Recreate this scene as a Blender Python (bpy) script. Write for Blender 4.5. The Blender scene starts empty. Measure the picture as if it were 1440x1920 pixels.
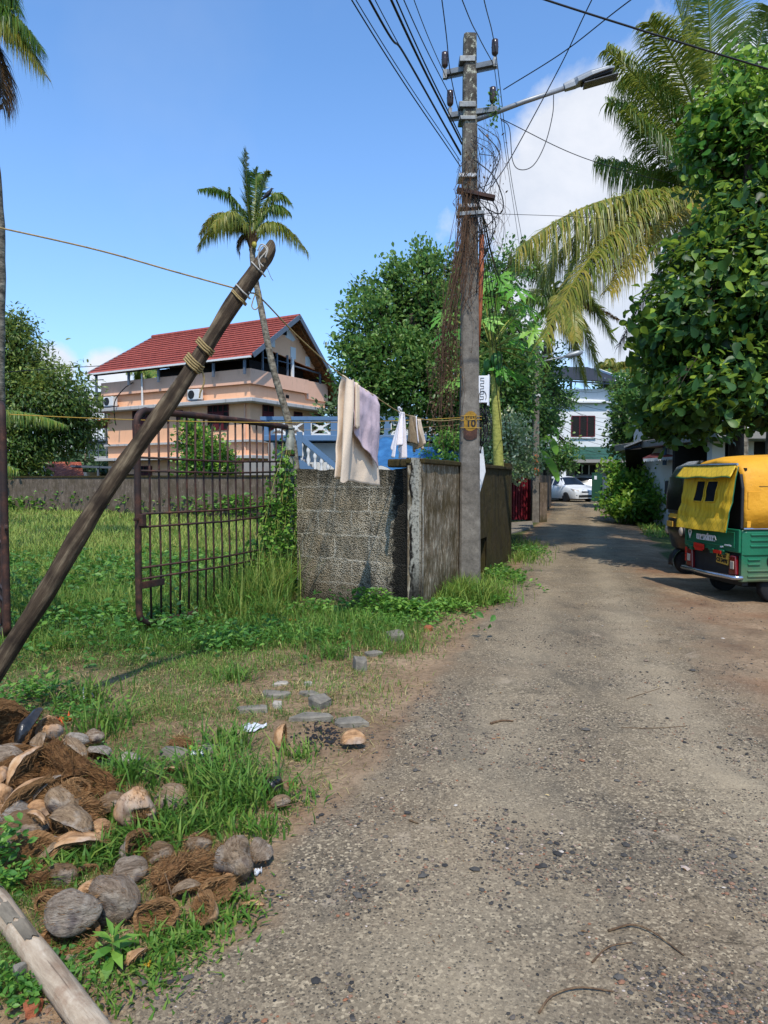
import bpy, math, random
import numpy as np
from mathutils import Vector, Matrix, noise as mnoise
rad = math.radians
rng = np.random.default_rng(11)
random.seed(11)
scene = bpy.context.scene
COL = scene.collection

# ------------------------------------------------------------------ camera geometry (used to survey positions)
F, CX, CY, EYE, PITCH = 1330.0, 720.0, 960.0, 1.55, math.atan(60 / 1330.0)
def ray(px, py):
    u, v = (px - CX) / F, (CY - py) / F
    cp, sp = math.cos(PITCH), math.sin(PITCH)
    return np.array([u, cp + v * sp, -sp + v * cp])
def at(px, py, Y):                     # world point at depth Y
    d = ray(px, py); t = Y / d[1]
    return np.array([d[0] * t, Y, EYE + d[2] * t])
def gp(px, py, h=0.0):                 # world point on the level z = h
    d = ray(px, py); t = (h - EYE) / d[2]
    return np.array([d[0] * t, d[1] * t, h])
def zg(x, y):                          # ground height
    s = np.clip((np.asarray(y, float) - 24) / 20, 0, 1)
    return 0.28 * s * s * (3 - 2 * s)

# ------------------------------------------------------------------ mesh builder
class MB:
    def __init__(s):
        s.V = []; s.L = []; s.T = []; s.M = []; s.A = []; s.n = 0
    def add(s, v, f, m=0, t=0.0):
        v = np.asarray(v, float).reshape(-1, 3)
        fs = f if isinstance(f, tuple) else (f,)
        for g in fs:
            if isinstance(g, np.ndarray):
                L = (g + s.n).ravel(); T = np.full(len(g), g.shape[1])
            else:
                L = np.array([i for q in g for i in q], int) + s.n
                T = np.array([len(q) for q in g], int)
            s.L.append(L); s.T.append(T)
            s.M.append(np.array(np.broadcast_to(m, (len(T),))))
        s.V.append(v)
        s.A.append(np.broadcast_to(np.asarray(t, float), (len(v),)))
        s.n += len(v)
        return s
    def box(s, c, size, rot=None, m=0, t=0.0):
        hx, hy, hz = [k / 2 for k in size]
        v = np.array([(x, y, z) for x in (-hx, hx) for y in (-hy, hy) for z in (-hz, hz)])
        if rot is not None:
            v = v @ np.array(rot).T
        v = v + np.array(c)
        return s.add(v, [(0, 1, 3, 2), (4, 6, 7, 5), (0, 4, 5, 1), (2, 3, 7, 6), (0, 2, 6, 4), (1, 5, 7, 3)], m, t)
    def bb(s, x0, x1, y0, y1, z0, z1, m=0):
        return s.box(((x0 + x1) / 2, (y0 + y1) / 2, (z0 + z1) / 2), (abs(x1 - x0), abs(y1 - y0), abs(z1 - z0)), None, m)
    def tube(s, pts, r, n=8, m=0, t=0.0, cap=True, sq=None):
        P = np.array(pts, float); k = len(P)
        r = np.broadcast_to(np.asarray(r, float), (k,))
        T = np.gradient(P, axis=0); T /= np.linalg.norm(T, axis=1)[:, None] + 1e-12
        a = np.array([0, 0, 1.0]) if abs(T[0][2]) < .9 else np.array([1.0, 0, 0])
        N = np.cross(T[0], a); N /= np.linalg.norm(N)
        an = np.arange(n) * 2 * math.pi / n + (math.pi / n if sq else 0)
        vs = []
        for i in range(k):
            N = N - T[i] * (N @ T[i]); N /= np.linalg.norm(N) + 1e-12
            B = np.cross(T[i], N)
            vs.append(P[i] + r[i] * (np.cos(an)[:, None] * N + np.sin(an)[:, None] * B))
        v = np.concatenate(vs)
        i, j = np.meshgrid(np.arange(k - 1), np.arange(n), indexing='ij')
        q = np.stack([i * n + j, i * n + (j + 1) % n, (i + 1) * n + (j + 1) % n, (i + 1) * n + j], -1).reshape(-1, 4)
        f = [q]
        if cap and n > 2:
            f.append([tuple(range(n))[::-1], tuple(range((k - 1) * n, k * n))])
        tt = t if np.ndim(t) == 0 else np.repeat(np.asarray(t), n)
        return s.add(v, tuple(f), m, tt)
    def lathe(s, prof, c=(0, 0, 0), n=16, m=0, t=0.0, axis='z'):
        an = np.arange(n) * 2 * math.pi / n
        v = []
        for (r, z) in prof:
            for a in an:
                x, y = r * math.cos(a), r * math.sin(a)
                v.append({'z': (x, y, z), 'y': (x, z, y), 'x': (z, x, y)}[axis])
        k = len(prof)
        q = [(i * n + j, i * n + (j + 1) % n, (i + 1) * n + (j + 1) % n, (i + 1) * n + j) for i in range(k - 1) for j in range(n)]
        q += [tuple(range(n))[::-1], tuple(range((k - 1) * n, k * n))]
        return s.add(np.array(v) + np.array(c), q, m, t)
    def grid(s, fn, nu, nv, m=0, t=0.0, closed_u=False):
        v = []; 
        for i in range(nu + (0 if closed_u else 1)):
            for j in range(nv + 1):
                v.append(fn(i / nu, j / nv))
        W = nv + 1; K = nu if closed_u else nu + 1
        q = [(i * W + j, ((i + 1) % K) * W + j, ((i + 1) % K) * W + j + 1, i * W + j + 1) for i in range(nu) for j in range(nv)]
        return s.add(v, q, m, t)
    def prism(s, poly, d, m=0):       # poly: 3-D points, d: extrusion vector
        p = np.array(poly, float); k = len(p); d = np.array(d, float)
        v = np.concatenate([p, p + d])
        f = [tuple(range(k))[::-1], tuple(range(k, 2 * k))] + [(i, (i + 1) % k, (i + 1) % k + k, i + k) for i in range(k)]
        return s.add(v, f, m)
    def build(s, name, mats, parent=None, smooth=False, bevel=0.0, w=False, seg=2, thick=0.0, origin=None):
        me = bpy.data.meshes.new(name)
        V = np.concatenate(s.V).copy(); L = np.concatenate(s.L).astype(np.int32); T = np.concatenate(s.T)
        o = bpy.data.objects.new(name, me); COL.objects.link(o)
        if parent is None and origin is None:
            origin = np.array([(V[:, 0].min() + V[:, 0].max()) / 2, (V[:, 1].min() + V[:, 1].max()) / 2, V[:, 2].min()])
        if parent is None:
            V -= origin; o.location = origin
        else:
            o.parent = parent
            if w:
                p = parent
                while p.parent: p = p.parent
                V -= np.array(p.location)
        me.vertices.add(len(V)); me.vertices.foreach_set('co', V.ravel())
        me.loops.add(len(L)); me.loops.foreach_set('vertex_index', L)
        me.polygons.add(len(T))
        st = np.concatenate([[0], np.cumsum(T)[:-1]]).astype(np.int32)
        me.polygons.foreach_set('loop_start', st)
        mats = mats if isinstance(mats, (list, tuple)) else [mats]
        for m in mats: me.materials.append(m)
        me.polygons.foreach_set('material_index', np.concatenate(s.M).astype(np.int32))
        me.polygons.foreach_set('use_smooth', np.full(len(T), bool(smooth)))
        a = me.attributes.new('tint', 'FLOAT', 'POINT')
        a.data.foreach_set('value', np.concatenate(s.A).astype(np.float32))
        me.update(calc_edges=True)
        me.validate()
        if thick:
            md = o.modifiers.new('thickness', 'SOLIDIFY'); md.thickness = thick; md.offset = 0
        if bevel:
            md = o.modifiers.new('bevel', 'BEVEL'); md.width = bevel; md.segments = seg; md.limit_method = 'ANGLE'; md.angle_limit = rad(40)
            md.harden_normals = False
        return o

def tag(o, label, cat=None, group=None, kind=None):
    if label: o['label'] = label
    if cat: o['category'] = cat
    if group: o['group'] = group
    if kind: o['kind'] = kind
    return o
def thing(name, label, cat, loc=(0, 0, 0), rotz=0.0, group=None):
    o = bpy.data.objects.new(name, None); COL.objects.link(o)
    o.location = [float(k) for k in loc]; o.rotation_euler = (0, 0, rotz)
    o.empty_display_size = .1
    return tag(o, label, cat, group)
def rotm(ax, ay, az):
    return np.array((Matrix.Rotation(az, 3, 'Z') @ Matrix.Rotation(ay, 3, 'Y') @ Matrix.Rotation(ax, 3, 'X')))
def frame(d, up=(0, 0, 1)):            # rows: x along d
    d = np.array(d, float); d /= np.linalg.norm(d)
    y = np.cross(up, d); y /= np.linalg.norm(y); z = np.cross(d, y)
    return np.stack([d, y, z], 1)      # columns
def bez(p0, p1, p2, n):
    t = np.linspace(0, 1, n)[:, None]
    return (1 - t) ** 2 * np.array(p0) + 2 * t * (1 - t) * np.array(p1) + t * t * np.array(p2)
def through(p0, p1, p2, n):            # quadratic passing through p1 at its middle
    return bez(p0, 2 * np.array(p1) - .5 * (np.array(p0) + np.array(p2)), p2, n)
def catmull(P, n):
    P = np.array(P, float); Q = np.concatenate([[2 * P[0] - P[1]], P, [2 * P[-1] - P[-2]]])
    out = []
    for i in range(1, len(Q) - 2):
        for k in range(n):
            t = k / n
            out.append(.5 * (2 * Q[i] + (Q[i + 1] - Q[i - 1]) * t + (2 * Q[i - 1] - 5 * Q[i] + 4 * Q[i + 1] - Q[i + 2]) * t * t + (3 * Q[i] - Q[i - 1] - 3 * Q[i + 1] + Q[i + 2]) * t ** 3))
    out.append(P[-1])
    return np.array(out)
def sag(a, b, s, n=14):
    t = np.linspace(0, 1, n)[:, None]
    p = (1 - t) * np.array(a) + t * np.array(b)
    p[:, 2] -= (4 * s * t * (1 - t))[:, 0]
    return p
_fontc = {}
def text_mesh(txt, name, m, parent, origin, xdir, up, size, bold=0.0, sx=1.0, depth=.002):
    cu = bpy.data.curves.new('writing', 'FONT'); cu.body = txt; cu.size = size; cu.align_x = 'CENTER'; cu.align_y = 'CENTER'
    cu.extrude = depth; cu.offset = bold
    tmp = bpy.data.objects.new('writing', cu); COL.objects.link(tmp)
    dg = bpy.context.evaluated_depsgraph_get(); dg.update()
    me = bpy.data.meshes.new_from_object(tmp.evaluated_get(dg))
    bpy.data.objects.remove(tmp); bpy.data.curves.remove(cu)
    x = np.array(xdir, float); x /= np.linalg.norm(x); u = np.array(up, float); u /= np.linalg.norm(u); n = np.cross(x, u)
    for v in me.vertices:
        c = v.co.copy()
        p = np.array(origin) + x * c.x * sx + u * c.y + n * c.z
        v.co = p
    me.name = name
    me.materials.clear(); me.materials.append(m)
    o = bpy.data.objects.new(name, me); COL.objects.link(o); o.parent = parent
    return o

# ------------------------------------------------------------------ material helper
def hexc(h, k=1.0):
    h = h.lstrip('#'); c = [int(h[i:i + 2], 16) / 255 for i in (0, 2, 4)]
    return tuple(k * (x / 12.92 if x <= .04045 else ((x + .055) / 1.055) ** 2.4) for x in c)
class G:
    def __init__(s, name):
        s.m = bpy.data.materials.new(name); s.m.use_nodes = True
        s.nt = s.m.node_tree; s.nt.nodes.clear()
        s._c = {}
    def set(s, sock, v):
        if isinstance(v, bpy.types.NodeSocket): s.nt.links.new(v, sock)
        elif isinstance(v, tuple) and len(v) == 3 and sock.type == 'RGBA': sock.default_value = (*v, 1)
        else: sock.default_value = v
    def node(s, typ, ins=None, **kw):
        n = s.nt.nodes.new(typ)
        for k, v in kw.items(): setattr(n, k, v)
        for k, v in (ins or {}).items(): s.set(n.inputs[k], v)
        return n
    def co(s, kind='Object', scale=None):
        if kind not in s._c: s._c[kind] = s.node('ShaderNodeTexCoord').outputs[kind]
        v = s._c[kind]
        if scale is not None:
            v = s.node('ShaderNodeMapping', {'Vector': v, 'Scale': scale if isinstance(scale, tuple) else (scale,) * 3}).outputs[0]
        return v
    def noise(s, scale, detail=4, rough=.55, vec=None, dist=0.0):
        return s.node('ShaderNodeTexNoise', {'Vector': vec if vec is not None else s.co(), 'Scale': scale, 'Detail': detail, 'Roughness': rough, 'Distortion': dist}).outputs['Fac']
    def vor(s, scale, vec=None, feature='F1', out='Distance', rnd=1.0):
        return s.node('ShaderNodeTexVoronoi', {'Vector': vec if vec is not None else s.co(), 'Scale': scale, 'Randomness': rnd}, feature=feature).outputs[out]
    def ramp(s, fac, *stops, interp='LINEAR'):
        n = s.node('ShaderNodeValToRGB', {'Fac': fac}); r = n.color_ramp; r.interpolation = interp
        while len(r.elements) < len(stops): r.elements.new(.5)
        for e, (p, c) in zip(r.elements, stops):
            e.position = p
            c = (c, c, c) if isinstance(c, (int, float)) else c
            e.color = (*c, 1)
        return n.outputs['Color']
    def mix(s, f, a, b, mode='MIX'):
        n = s.node('ShaderNodeMix', data_type='RGBA', blend_type=mode)
        s.set(n.inputs[0], f); s.set(n.inputs[6], a); s.set(n.inputs[7], b)
        return n.outputs[2]
    def math(s, op, a, b=0.0, clamp=False):
        n = s.node('ShaderNodeMath', operation=op, use_clamp=clamp); s.set(n.inputs[0], a); s.set(n.inputs[1], b)
        return n.outputs[0]
    def attr(s, name='tint'):
        return s.node('ShaderNodeAttribute', attribute_name=name).outputs['Fac']
    def sep(s, v):
        return s.node('ShaderNodeSeparateXYZ', {'Vector': v}).outputs
    def geo(s, out='Position'):
        return s.node('ShaderNodeNewGeometry').outputs[out]
    def objrand(s):
        return s.node('ShaderNodeObjectInfo').outputs['Random']
    def bump(s, h, strength=.5, dist=.02):
        return s.node('ShaderNodeBump', {'Height': h, 'Strength': strength, 'Distance': dist}).outputs[0]
    def out(s, col, rough=.7, bump=None, metal=0.0, spec=.4, coat=0.0, trans=0.0, tcol=None, alpha=None, sheen=0.0):
        b = s.node('ShaderNodeBsdfPrincipled')
        s.set(b.inputs['Base Color'], col); s.set(b.inputs['Roughness'], rough); s.set(b.inputs['Metallic'], metal)
        s.set(b.inputs['Specular IOR Level'], spec); s.set(b.inputs['Coat Weight'], coat)
        if sheen: s.set(b.inputs['Sheen Weight'], sheen)
        if bump is not None: s.set(b.inputs['Normal'], bump)
        sh = b.outputs[0]
        if trans:
            t = s.node('ShaderNodeBsdfTranslucent'); s.set(t.inputs['Color'], tcol if tcol is not None else col)
            mx = s.node('ShaderNodeMixShader'); s.set(mx.inputs[0], trans)
            s.nt.links.new(sh, mx.inputs[1]); s.nt.links.new(t.outputs[0], mx.inputs[2]); sh = mx.outputs[0]
        o = s.node('ShaderNodeOutputMaterial'); s.nt.links.new(sh, o.inputs['Surface'])
        return s.m

M = {}
def simple(name, col, rough=.6, var=.25, scale=6, bump=.1, metal=0.0, spec=.4, coat=0.0, dirt=None):
    g = G(name); c = hexc(col) if isinstance(col, str) else col
    n = g.noise(scale, 5, .6)
    k = g.ramp(n, (.3, tuple(x * (1 - var) for x in c)), (.7, tuple(min(1, x * (1 + var * .6)) for x in c)))
    if dirt:
        k = g.mix(g.ramp(g.noise(scale * .6, 8, .7), (.52, 0), (.7, .85)), k, hexc(dirt))
    M[name] = g.out(k, rough, g.bump(g.noise(scale * 12, 3), bump, .01), metal, spec, coat)
    return M[name]
# ------------------------------------------------------------------ materials
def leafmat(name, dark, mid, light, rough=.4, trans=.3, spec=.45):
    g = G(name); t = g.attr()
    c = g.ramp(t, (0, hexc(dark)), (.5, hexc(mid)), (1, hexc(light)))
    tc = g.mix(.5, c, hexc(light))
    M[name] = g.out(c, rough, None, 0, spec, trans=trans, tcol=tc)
leafmat('leaf_jack', '#1d3a19', '#3a6330', '#a6bf42', .42, .38, .3)
leafmat('leaf_mid', '#2b4a20', '#517d36', '#98b462', .4, .40)
leafmat('leaf_mango', '#2a421c', '#527030', '#98a24e', .45, .38)
leafmat('leaf_far', '#22351f', '#45633a', '#74885a', .55, .25)
leafmat('leaf_papaya', '#356a20', '#5a9c34', '#98c458', .45, .4)
leafmat('leaf_bush', '#28501a', '#4c822c', '#a3bf4c', .4, .42)
leafmat('leaf_pale', '#4d6e2c', '#8fa862', '#e9ebc6', .5, .3)
leafmat('leaf_weed', '#23481a', '#47782a', '#86ac44', .5, .35)
leafmat('grass', '#2c4a19', '#547f2c', '#a2aa54', .55, .35, .3)
leafmat('grass_dry', '#6e6038', '#9a8a55', '#cdbd86', .7, .25, .2)
leafmat('frond_green', '#2b4d14', '#557c2b', '#b0a84a', .38, .42)
leafmat('frond_gold', '#435f1c', '#76872f', '#bba54c', .42, .42)
leafmat('frond_dead', '#3a2a1a', '#6b5232', '#a08250', .6, .15)

def bark(name, a, b, scale=(14, 14, 3), bs=.7):
    g = G(name); v = g.co('Object', scale)
    n = g.noise(1.0, 6, .65, v)
    M[name] = g.out(g.ramp(n, (.3, hexc(a)), (.7, hexc(b))), .85, g.bump(n, bs, .03), spec=.2)
bark('bark_dark', '#1c1813', '#4a4136')
bark('bark_grey', '#3e3930', '#857b6a')
bark('bark_papaya', '#6f7338', '#a8a858', (10, 10, 20), .4)
def palmbark():
    g = G('bark_palm'); v = g.co('Object', (3, 3, 9)); 
    w = g.noise(1.0, 4, .6, v); n = g.noise(9, 5)
    c = g.ramp(g.math('MULTIPLY', w, n), (.12, hexc('#3c352c')), (.4, hexc('#9a917f')))
    M['bark_palm'] = g.out(c, .9, g.bump(w, .8, .04), spec=.2)
palmbark()

def woodmat(name, a, b, c3, sc=(5, 5, 5), stretch=(22, 22, 1.6)):
    g = G(name); v = g.co('Object', stretch)
    n = g.noise(1, 8, .7, v); n2 = g.noise(5, 4)
    c = g.ramp(n, (.28, hexc(a)), (.5, hexc(b)), (.72, hexc(c3)))
    c = g.mix(g.ramp(n2, (.45, 0), (.65, .75)), c, hexc(a))
    M[name] = g.out(c, .85, g.bump(n, .8, .02), spec=.15)
woodmat('stake_wood', '#1f1813', '#463a2d', '#85765f')
woodmat('rafter_wood', '#4a2f1d', '#7a5231', '#9c7046')
def logm():
    g = G('log_wood'); v = g.co('Object', (16, 16, 2.2)); n = g.noise(1.2, 8, .72, v, .4); b = g.noise(7, 6, .7); sp = g.vor(9, g.co('Object', (1, 1, .45)))
    c = g.ramp(n, (.3, hexc('#7a6855')), (.5, hexc('#a8967f')), (.75, hexc('#cbbca5')))
    c = g.mix(g.ramp(b, (.5, 0), (.64, .7)), c, hexc('#8a6f58')); c = g.mix(g.ramp(sp, (.05, .85), (.13, 0)), c, hexc('#4b3a2c'))
    c = g.mix(g.ramp(g.noise(1, 6, .7, g.co('Object', (40, 40, 1.2))), (.58, 0), (.64, .8)), c, hexc('#4d4035'))
    M['log_wood'] = g.out(c, .85, g.bump(n, .8, .012), spec=.15)
logm()
woodmat('twig_wood', '#3a2c20', '#6a5440', '#94805f')

def rust():
    g = G('rust_pipe'); n = g.noise(10, 7, .7); n2 = g.noise(3.5, 4)
    c = g.ramp(n, (.3, hexc('#221a17')), (.55, hexc('#4a2f24')), (.75, hexc('#7c4f3a')))
    c = g.mix(g.ramp(n2, (.45, 0), (.6, .8)), c, hexc('#2a2322'))
    M['rust_pipe'] = g.out(c, .7, g.bump(n, .4, .006), .25, .4)
    g = G('galv_pipe'); n = g.noise(14, 6, .7)
    c = g.ramp(n, (.3, hexc('#55574f')), (.7, hexc('#8d9086')))
    c = g.mix(g.ramp(g.noise(5, 6, .7), (.5, 0), (.68, .8)), c, hexc('#4b4a36'))
    M['galv_pipe'] = g.out(c, .65, g.bump(n, .2, .004), .3)
rust()

def pole():
    g = G('pole_concrete'); z = g.sep(g.co())[2]
    n = g.noise(6, 8, .72); fine = g.noise(55, 4, .7); pits = g.vor(38)
    c = g.ramp(n, (.3, hexc('#4c4842')), (.55, hexc('#726c63')), (.75, hexc('#8d877c')))
    c = g.mix(g.ramp(fine, (.58, 0), (.72, .7)), c, hexc('#2c2926'))
    hi = g.math('MULTIPLY', g.ramp(z, (0, 0), (1, 1)), 1.0)
    up = g.math('MULTIPLY_ADD', z, 1 / 2.2); up.node.inputs[2].default_value = -4.6 / 2.2; up.node.use_clamp = True
    lich = g.math('MULTIPLY', up, g.ramp(g.noise(11, 6, .75), (.53, 0), (.6, 1)))
    dark = g.math('MULTIPLY', up, g.ramp(g.noise(4, 5, .7), (.35, 0), (.6, .85)))
    c = g.mix(dark, c, hexc('#2f2c25')); c = g.mix(lich, c, hexc('#a9aa97'))
    h = g.math('SUBTRACT', fine, g.ramp(pits, (.06, .9), (.16, 0)))
    M['pole_concrete'] = g.out(c, .9, g.bump(h, .5, .008), spec=.2)
pole()

def blockwall():
    g = G('block_wall'); v = g.co(); s = g.sep(v)
    wob = g.noise(4, 4, .6); wob2 = g.noise(4.7, 4, .6, g.co('Object', (1, 1.3, 1)))
    uv = g.node('ShaderNodeCombineXYZ', {'X': g.math('ADD', s[0], g.math('MULTIPLY', wob, .10)), 'Y': g.math('ADD', s[2], g.math('MULTIPLY', wob2, .07)), 'Z': 0.0}).outputs[0]
    br = g.node('ShaderNodeTexBrick', {'Vector': uv, 'Scale': 1.0, 'Mortar Size': .02, 'Mortar Smooth': 1.0, 'Brick Width': .52, 'Row Height': .30, 'Color1': (.0, .0, .0), 'Color2': (1., 1., 1.), 'Mortar': (.5, .5, .5)}, offset=.5)
    agg = g.vor(62); big = g.noise(2.2, 6, .65); n = g.noise(15, 6, .7)
    c = g.ramp(agg, (.10, hexc('#cbc3b0')), (.42, hexc('#aea38d')), (.68, hexc('#6f6655')))
    c = g.mix(g.math('MULTIPLY', g.sep(br.outputs['Color'])[0], .55), c, hexc('#6f6654'))
    c = g.mix(g.ramp(n, (.5, 0), (.7, .6)), c, hexc('#4a4335'))
    c = g.mix(g.ramp(big, (.42, 0), (.62, .45)), c, hexc('#7d6b4e'))
    c = g.mix(g.ramp(g.noise(3.1, 8, .75, g.co('Object', (1.5, 1.5, .6))), (.5, 0), (.64, .7)), c, hexc('#37322a'))
    c = g.mix(g.math('MULTIPLY', g.ramp(g.noise(3.4, 5, .7), (.40, 0), (.54, .62)), br.outputs['Fac']), c, hexc('#c4bca9'))
    blk = g.math('MULTIPLY', g.ramp(g.noise(2.7, 5, .6, g.co('Object', (1.4, 1, .6))), (.60, 0), (.66, .9)), br.outputs['Fac'])
    c = g.mix(blk, c, hexc('#15140f'))
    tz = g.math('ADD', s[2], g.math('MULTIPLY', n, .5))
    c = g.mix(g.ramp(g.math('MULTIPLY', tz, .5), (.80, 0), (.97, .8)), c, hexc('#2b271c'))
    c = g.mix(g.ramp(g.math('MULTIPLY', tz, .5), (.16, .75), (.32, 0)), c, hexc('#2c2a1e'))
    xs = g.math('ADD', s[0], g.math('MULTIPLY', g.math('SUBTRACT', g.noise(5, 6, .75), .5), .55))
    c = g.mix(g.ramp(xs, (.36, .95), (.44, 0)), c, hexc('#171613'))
    h = g.math('ADD', g.math('MULTIPLY', agg, -1.0), g.math('MULTIPLY', br.outputs['Fac'], g.math('SUBTRACT', g.noise(3, 3), .5)))
    M['block_wall'] = g.out(c, .95, g.bump(h, .9, .02), spec=.15)
blockwall()
def cornerpillar():
    g = G('corner_pillar'); s = g.sep(g.co()); n = g.noise(9, 8, .75, g.co('Object', (1.6, 1.6, .5)), .4); n2 = g.noise(34, 6, .7)
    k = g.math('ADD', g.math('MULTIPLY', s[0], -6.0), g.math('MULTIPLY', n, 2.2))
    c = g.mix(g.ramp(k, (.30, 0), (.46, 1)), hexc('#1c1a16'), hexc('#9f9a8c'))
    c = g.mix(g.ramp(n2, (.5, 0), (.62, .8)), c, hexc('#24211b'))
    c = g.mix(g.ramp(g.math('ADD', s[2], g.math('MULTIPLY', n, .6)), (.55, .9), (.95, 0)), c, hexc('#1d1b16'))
    M['corner_pillar'] = g.out(c, .92, g.bump(n2, .5, .01), spec=.15)
cornerpillar()

def mossy(name, a, b, flake, moss, fl=(.56, .64)):
    g = G(name); v = g.co('Object', (2.6, 2.6, .55)); st = g.noise(3.2, 8, .7, v); st2 = g.noise(9, 7, .7, v); z = g.sep(g.co())[2]
    c = g.ramp(st, (.35, hexc(a)), (.65, hexc(b)))
    c = g.mix(g.ramp(st2, (fl[0], 0), (fl[1], .9)), c, hexc(flake))
    c = g.mix(g.ramp(g.noise(2.2, 6, .7), (.42, 0), (.62, .85)), c, hexc(moss))
    c = g.mix(g.ramp(g.math('ADD', z, g.math('MULTIPLY', st2, .5)), (.18, .8), (.6, 0)), c, hexc('#3b3a1c'))
    h = g.math('ADD', g.noise(30, 5, .7), g.ramp(st2, (fl[0], 0), (fl[1], 1)))
    M[name] = g.out(c, .92, g.bump(h, .6, .012), spec=.15)
mossy('mossy_plaster', '#5a4d3b', '#8a7b65', '#b8ac96', '#463a1f', (.50, .58))
mossy('mossy_dark', '#2a2518', '#4a4029', '#7c7058', '#3f3719', (.64, .72))
mossy('mossy_far', '#4a4038', '#7b6c5e', '#a59684', '#54493a')
mossy('pillar_plaster', '#23201b', '#58534a', '#b3ada0', '#26241d', (.53, .6))

def paint(name, col, stain='#4a4238', amt=.6, rough=.75, sc=1.2):
    g = G(name); v = g.co('Object', (1.5, 1.5, .35)); st = g.noise(2.5, 7, .7, v)
    c = g.mix(g.ramp(st, (.55, 0), (.78, amt)), hexc(col), hexc(stain))
    c = g.mix(g.ramp(g.noise(sc, 5), (.3, .12), (.7, 0)), c, hexc(stain))
    M[name] = g.out(c, rough, g.bump(g.noise(40, 3), .12, .005), spec=.25)
paint('pink_paint', '#f3ba92', '#a97c62', .35)
paint('pink_parapet', '#e6b598', '#8c6c58', .55)
paint('white_paint', '#d8d8d6', '#8b8d8c', .3)
paint('white_wall', '#cfd0cd', '#77756c', .5)
paint('grey_fascia', '#8d8983', '#4b4842', .6)
paint('stained_slab', '#b7b4b0', '#3a3733', .9)
paint('blue_paint', '#5a7898', '#2b4468', .4)
paint('maroon_paint', '#5a1c22', '#2a1414', .5, .55)
paint('maroon_gate', '#6c1a24', '#341014', .5, .5)
paint('green_gate', '#234b39', '#14261f', .4, .5)
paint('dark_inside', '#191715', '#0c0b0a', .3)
paint('greyblue_steel', '#5a6470', '#3a3330', .4, .5)
paint('black_sheet', '#1d1e21', '#3a3632', .4, .6)

def tiles(name, a, b, dark, axis_u, axis_v, su=3.3, sv=3.0):
    g = G(name); s = g.sep(g.co()); u, v = s[axis_u], s[axis_v]
    row = g.math('FRACT', g.math('MULTIPLY', v, sv)); col = g.math('FRACT', g.math('MULTIPLY', u, su))
    h = g.math('ADD', g.math('MULTIPLY', row, -1.0), g.math('MULTIPLY', g.math('ABSOLUTE', g.math('SUBTRACT', col, .5)), -1.0))
    c = g.ramp(g.noise(3.0, 7, .7), (.3, hexc(a)), (.7, hexc(b)))
    cell = g.node('ShaderNodeTexWhiteNoise', {'Vector': g.node('ShaderNodeCombineXYZ', {'X': g.math('FLOOR', g.math('MULTIPLY', u, su)), 'Y': g.math('FLOOR', g.math('MULTIPLY', v, sv)), 'Z': 0.0}).outputs[0]}).outputs['Value']
    c = g.mix(g.math('MULTIPLY', cell, .35), c, hexc(dark))
    c = g.mix(g.ramp(row, (.0, .0), (.80, .0), (.9, .85), (1, .85)), c, hexc(dark))
    M[name] = g.out(c, .7, g.bump(h, .7, .05), spec=.3)
tiles('red_tile', '#8f453a', '#a65547', '#74352d', 1, 2, 3.3, 3.6)
tiles('green_tile', '#1d4738', '#28584a', '#0f2a22', 0, 2, 3.0, 4.5)

def rustroof():
    g = G('rust_sheet'); s = g.sep(g.co()); w = g.math('SINE', g.math('MULTIPLY', s[0], 40.0))
    v = g.co('Object', (3.5, .6, .6)); n = g.noise(2.6, 7, .7, v)
    c = g.ramp(n, (.35, hexc('#4a2018')), (.5, hexc('#93472f')), (.68, hexc('#c27a55')))
    M['rust_sheet'] = g.out(c, .8, g.bump(w, .5, .03), spec=.2)
    g = G('grey_sheet'); s = g.sep(g.co()); w = g.math('SINE', g.math('MULTIPLY', s[0], 42.0))
    c = g.ramp(g.noise(4, 6), (.3, hexc('#5b6064')), (.7, hexc('#8b9196')))
    M['grey_sheet'] = g.out(c, .6, g.bump(w, .6, .03), .3)
rustroof()

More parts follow.
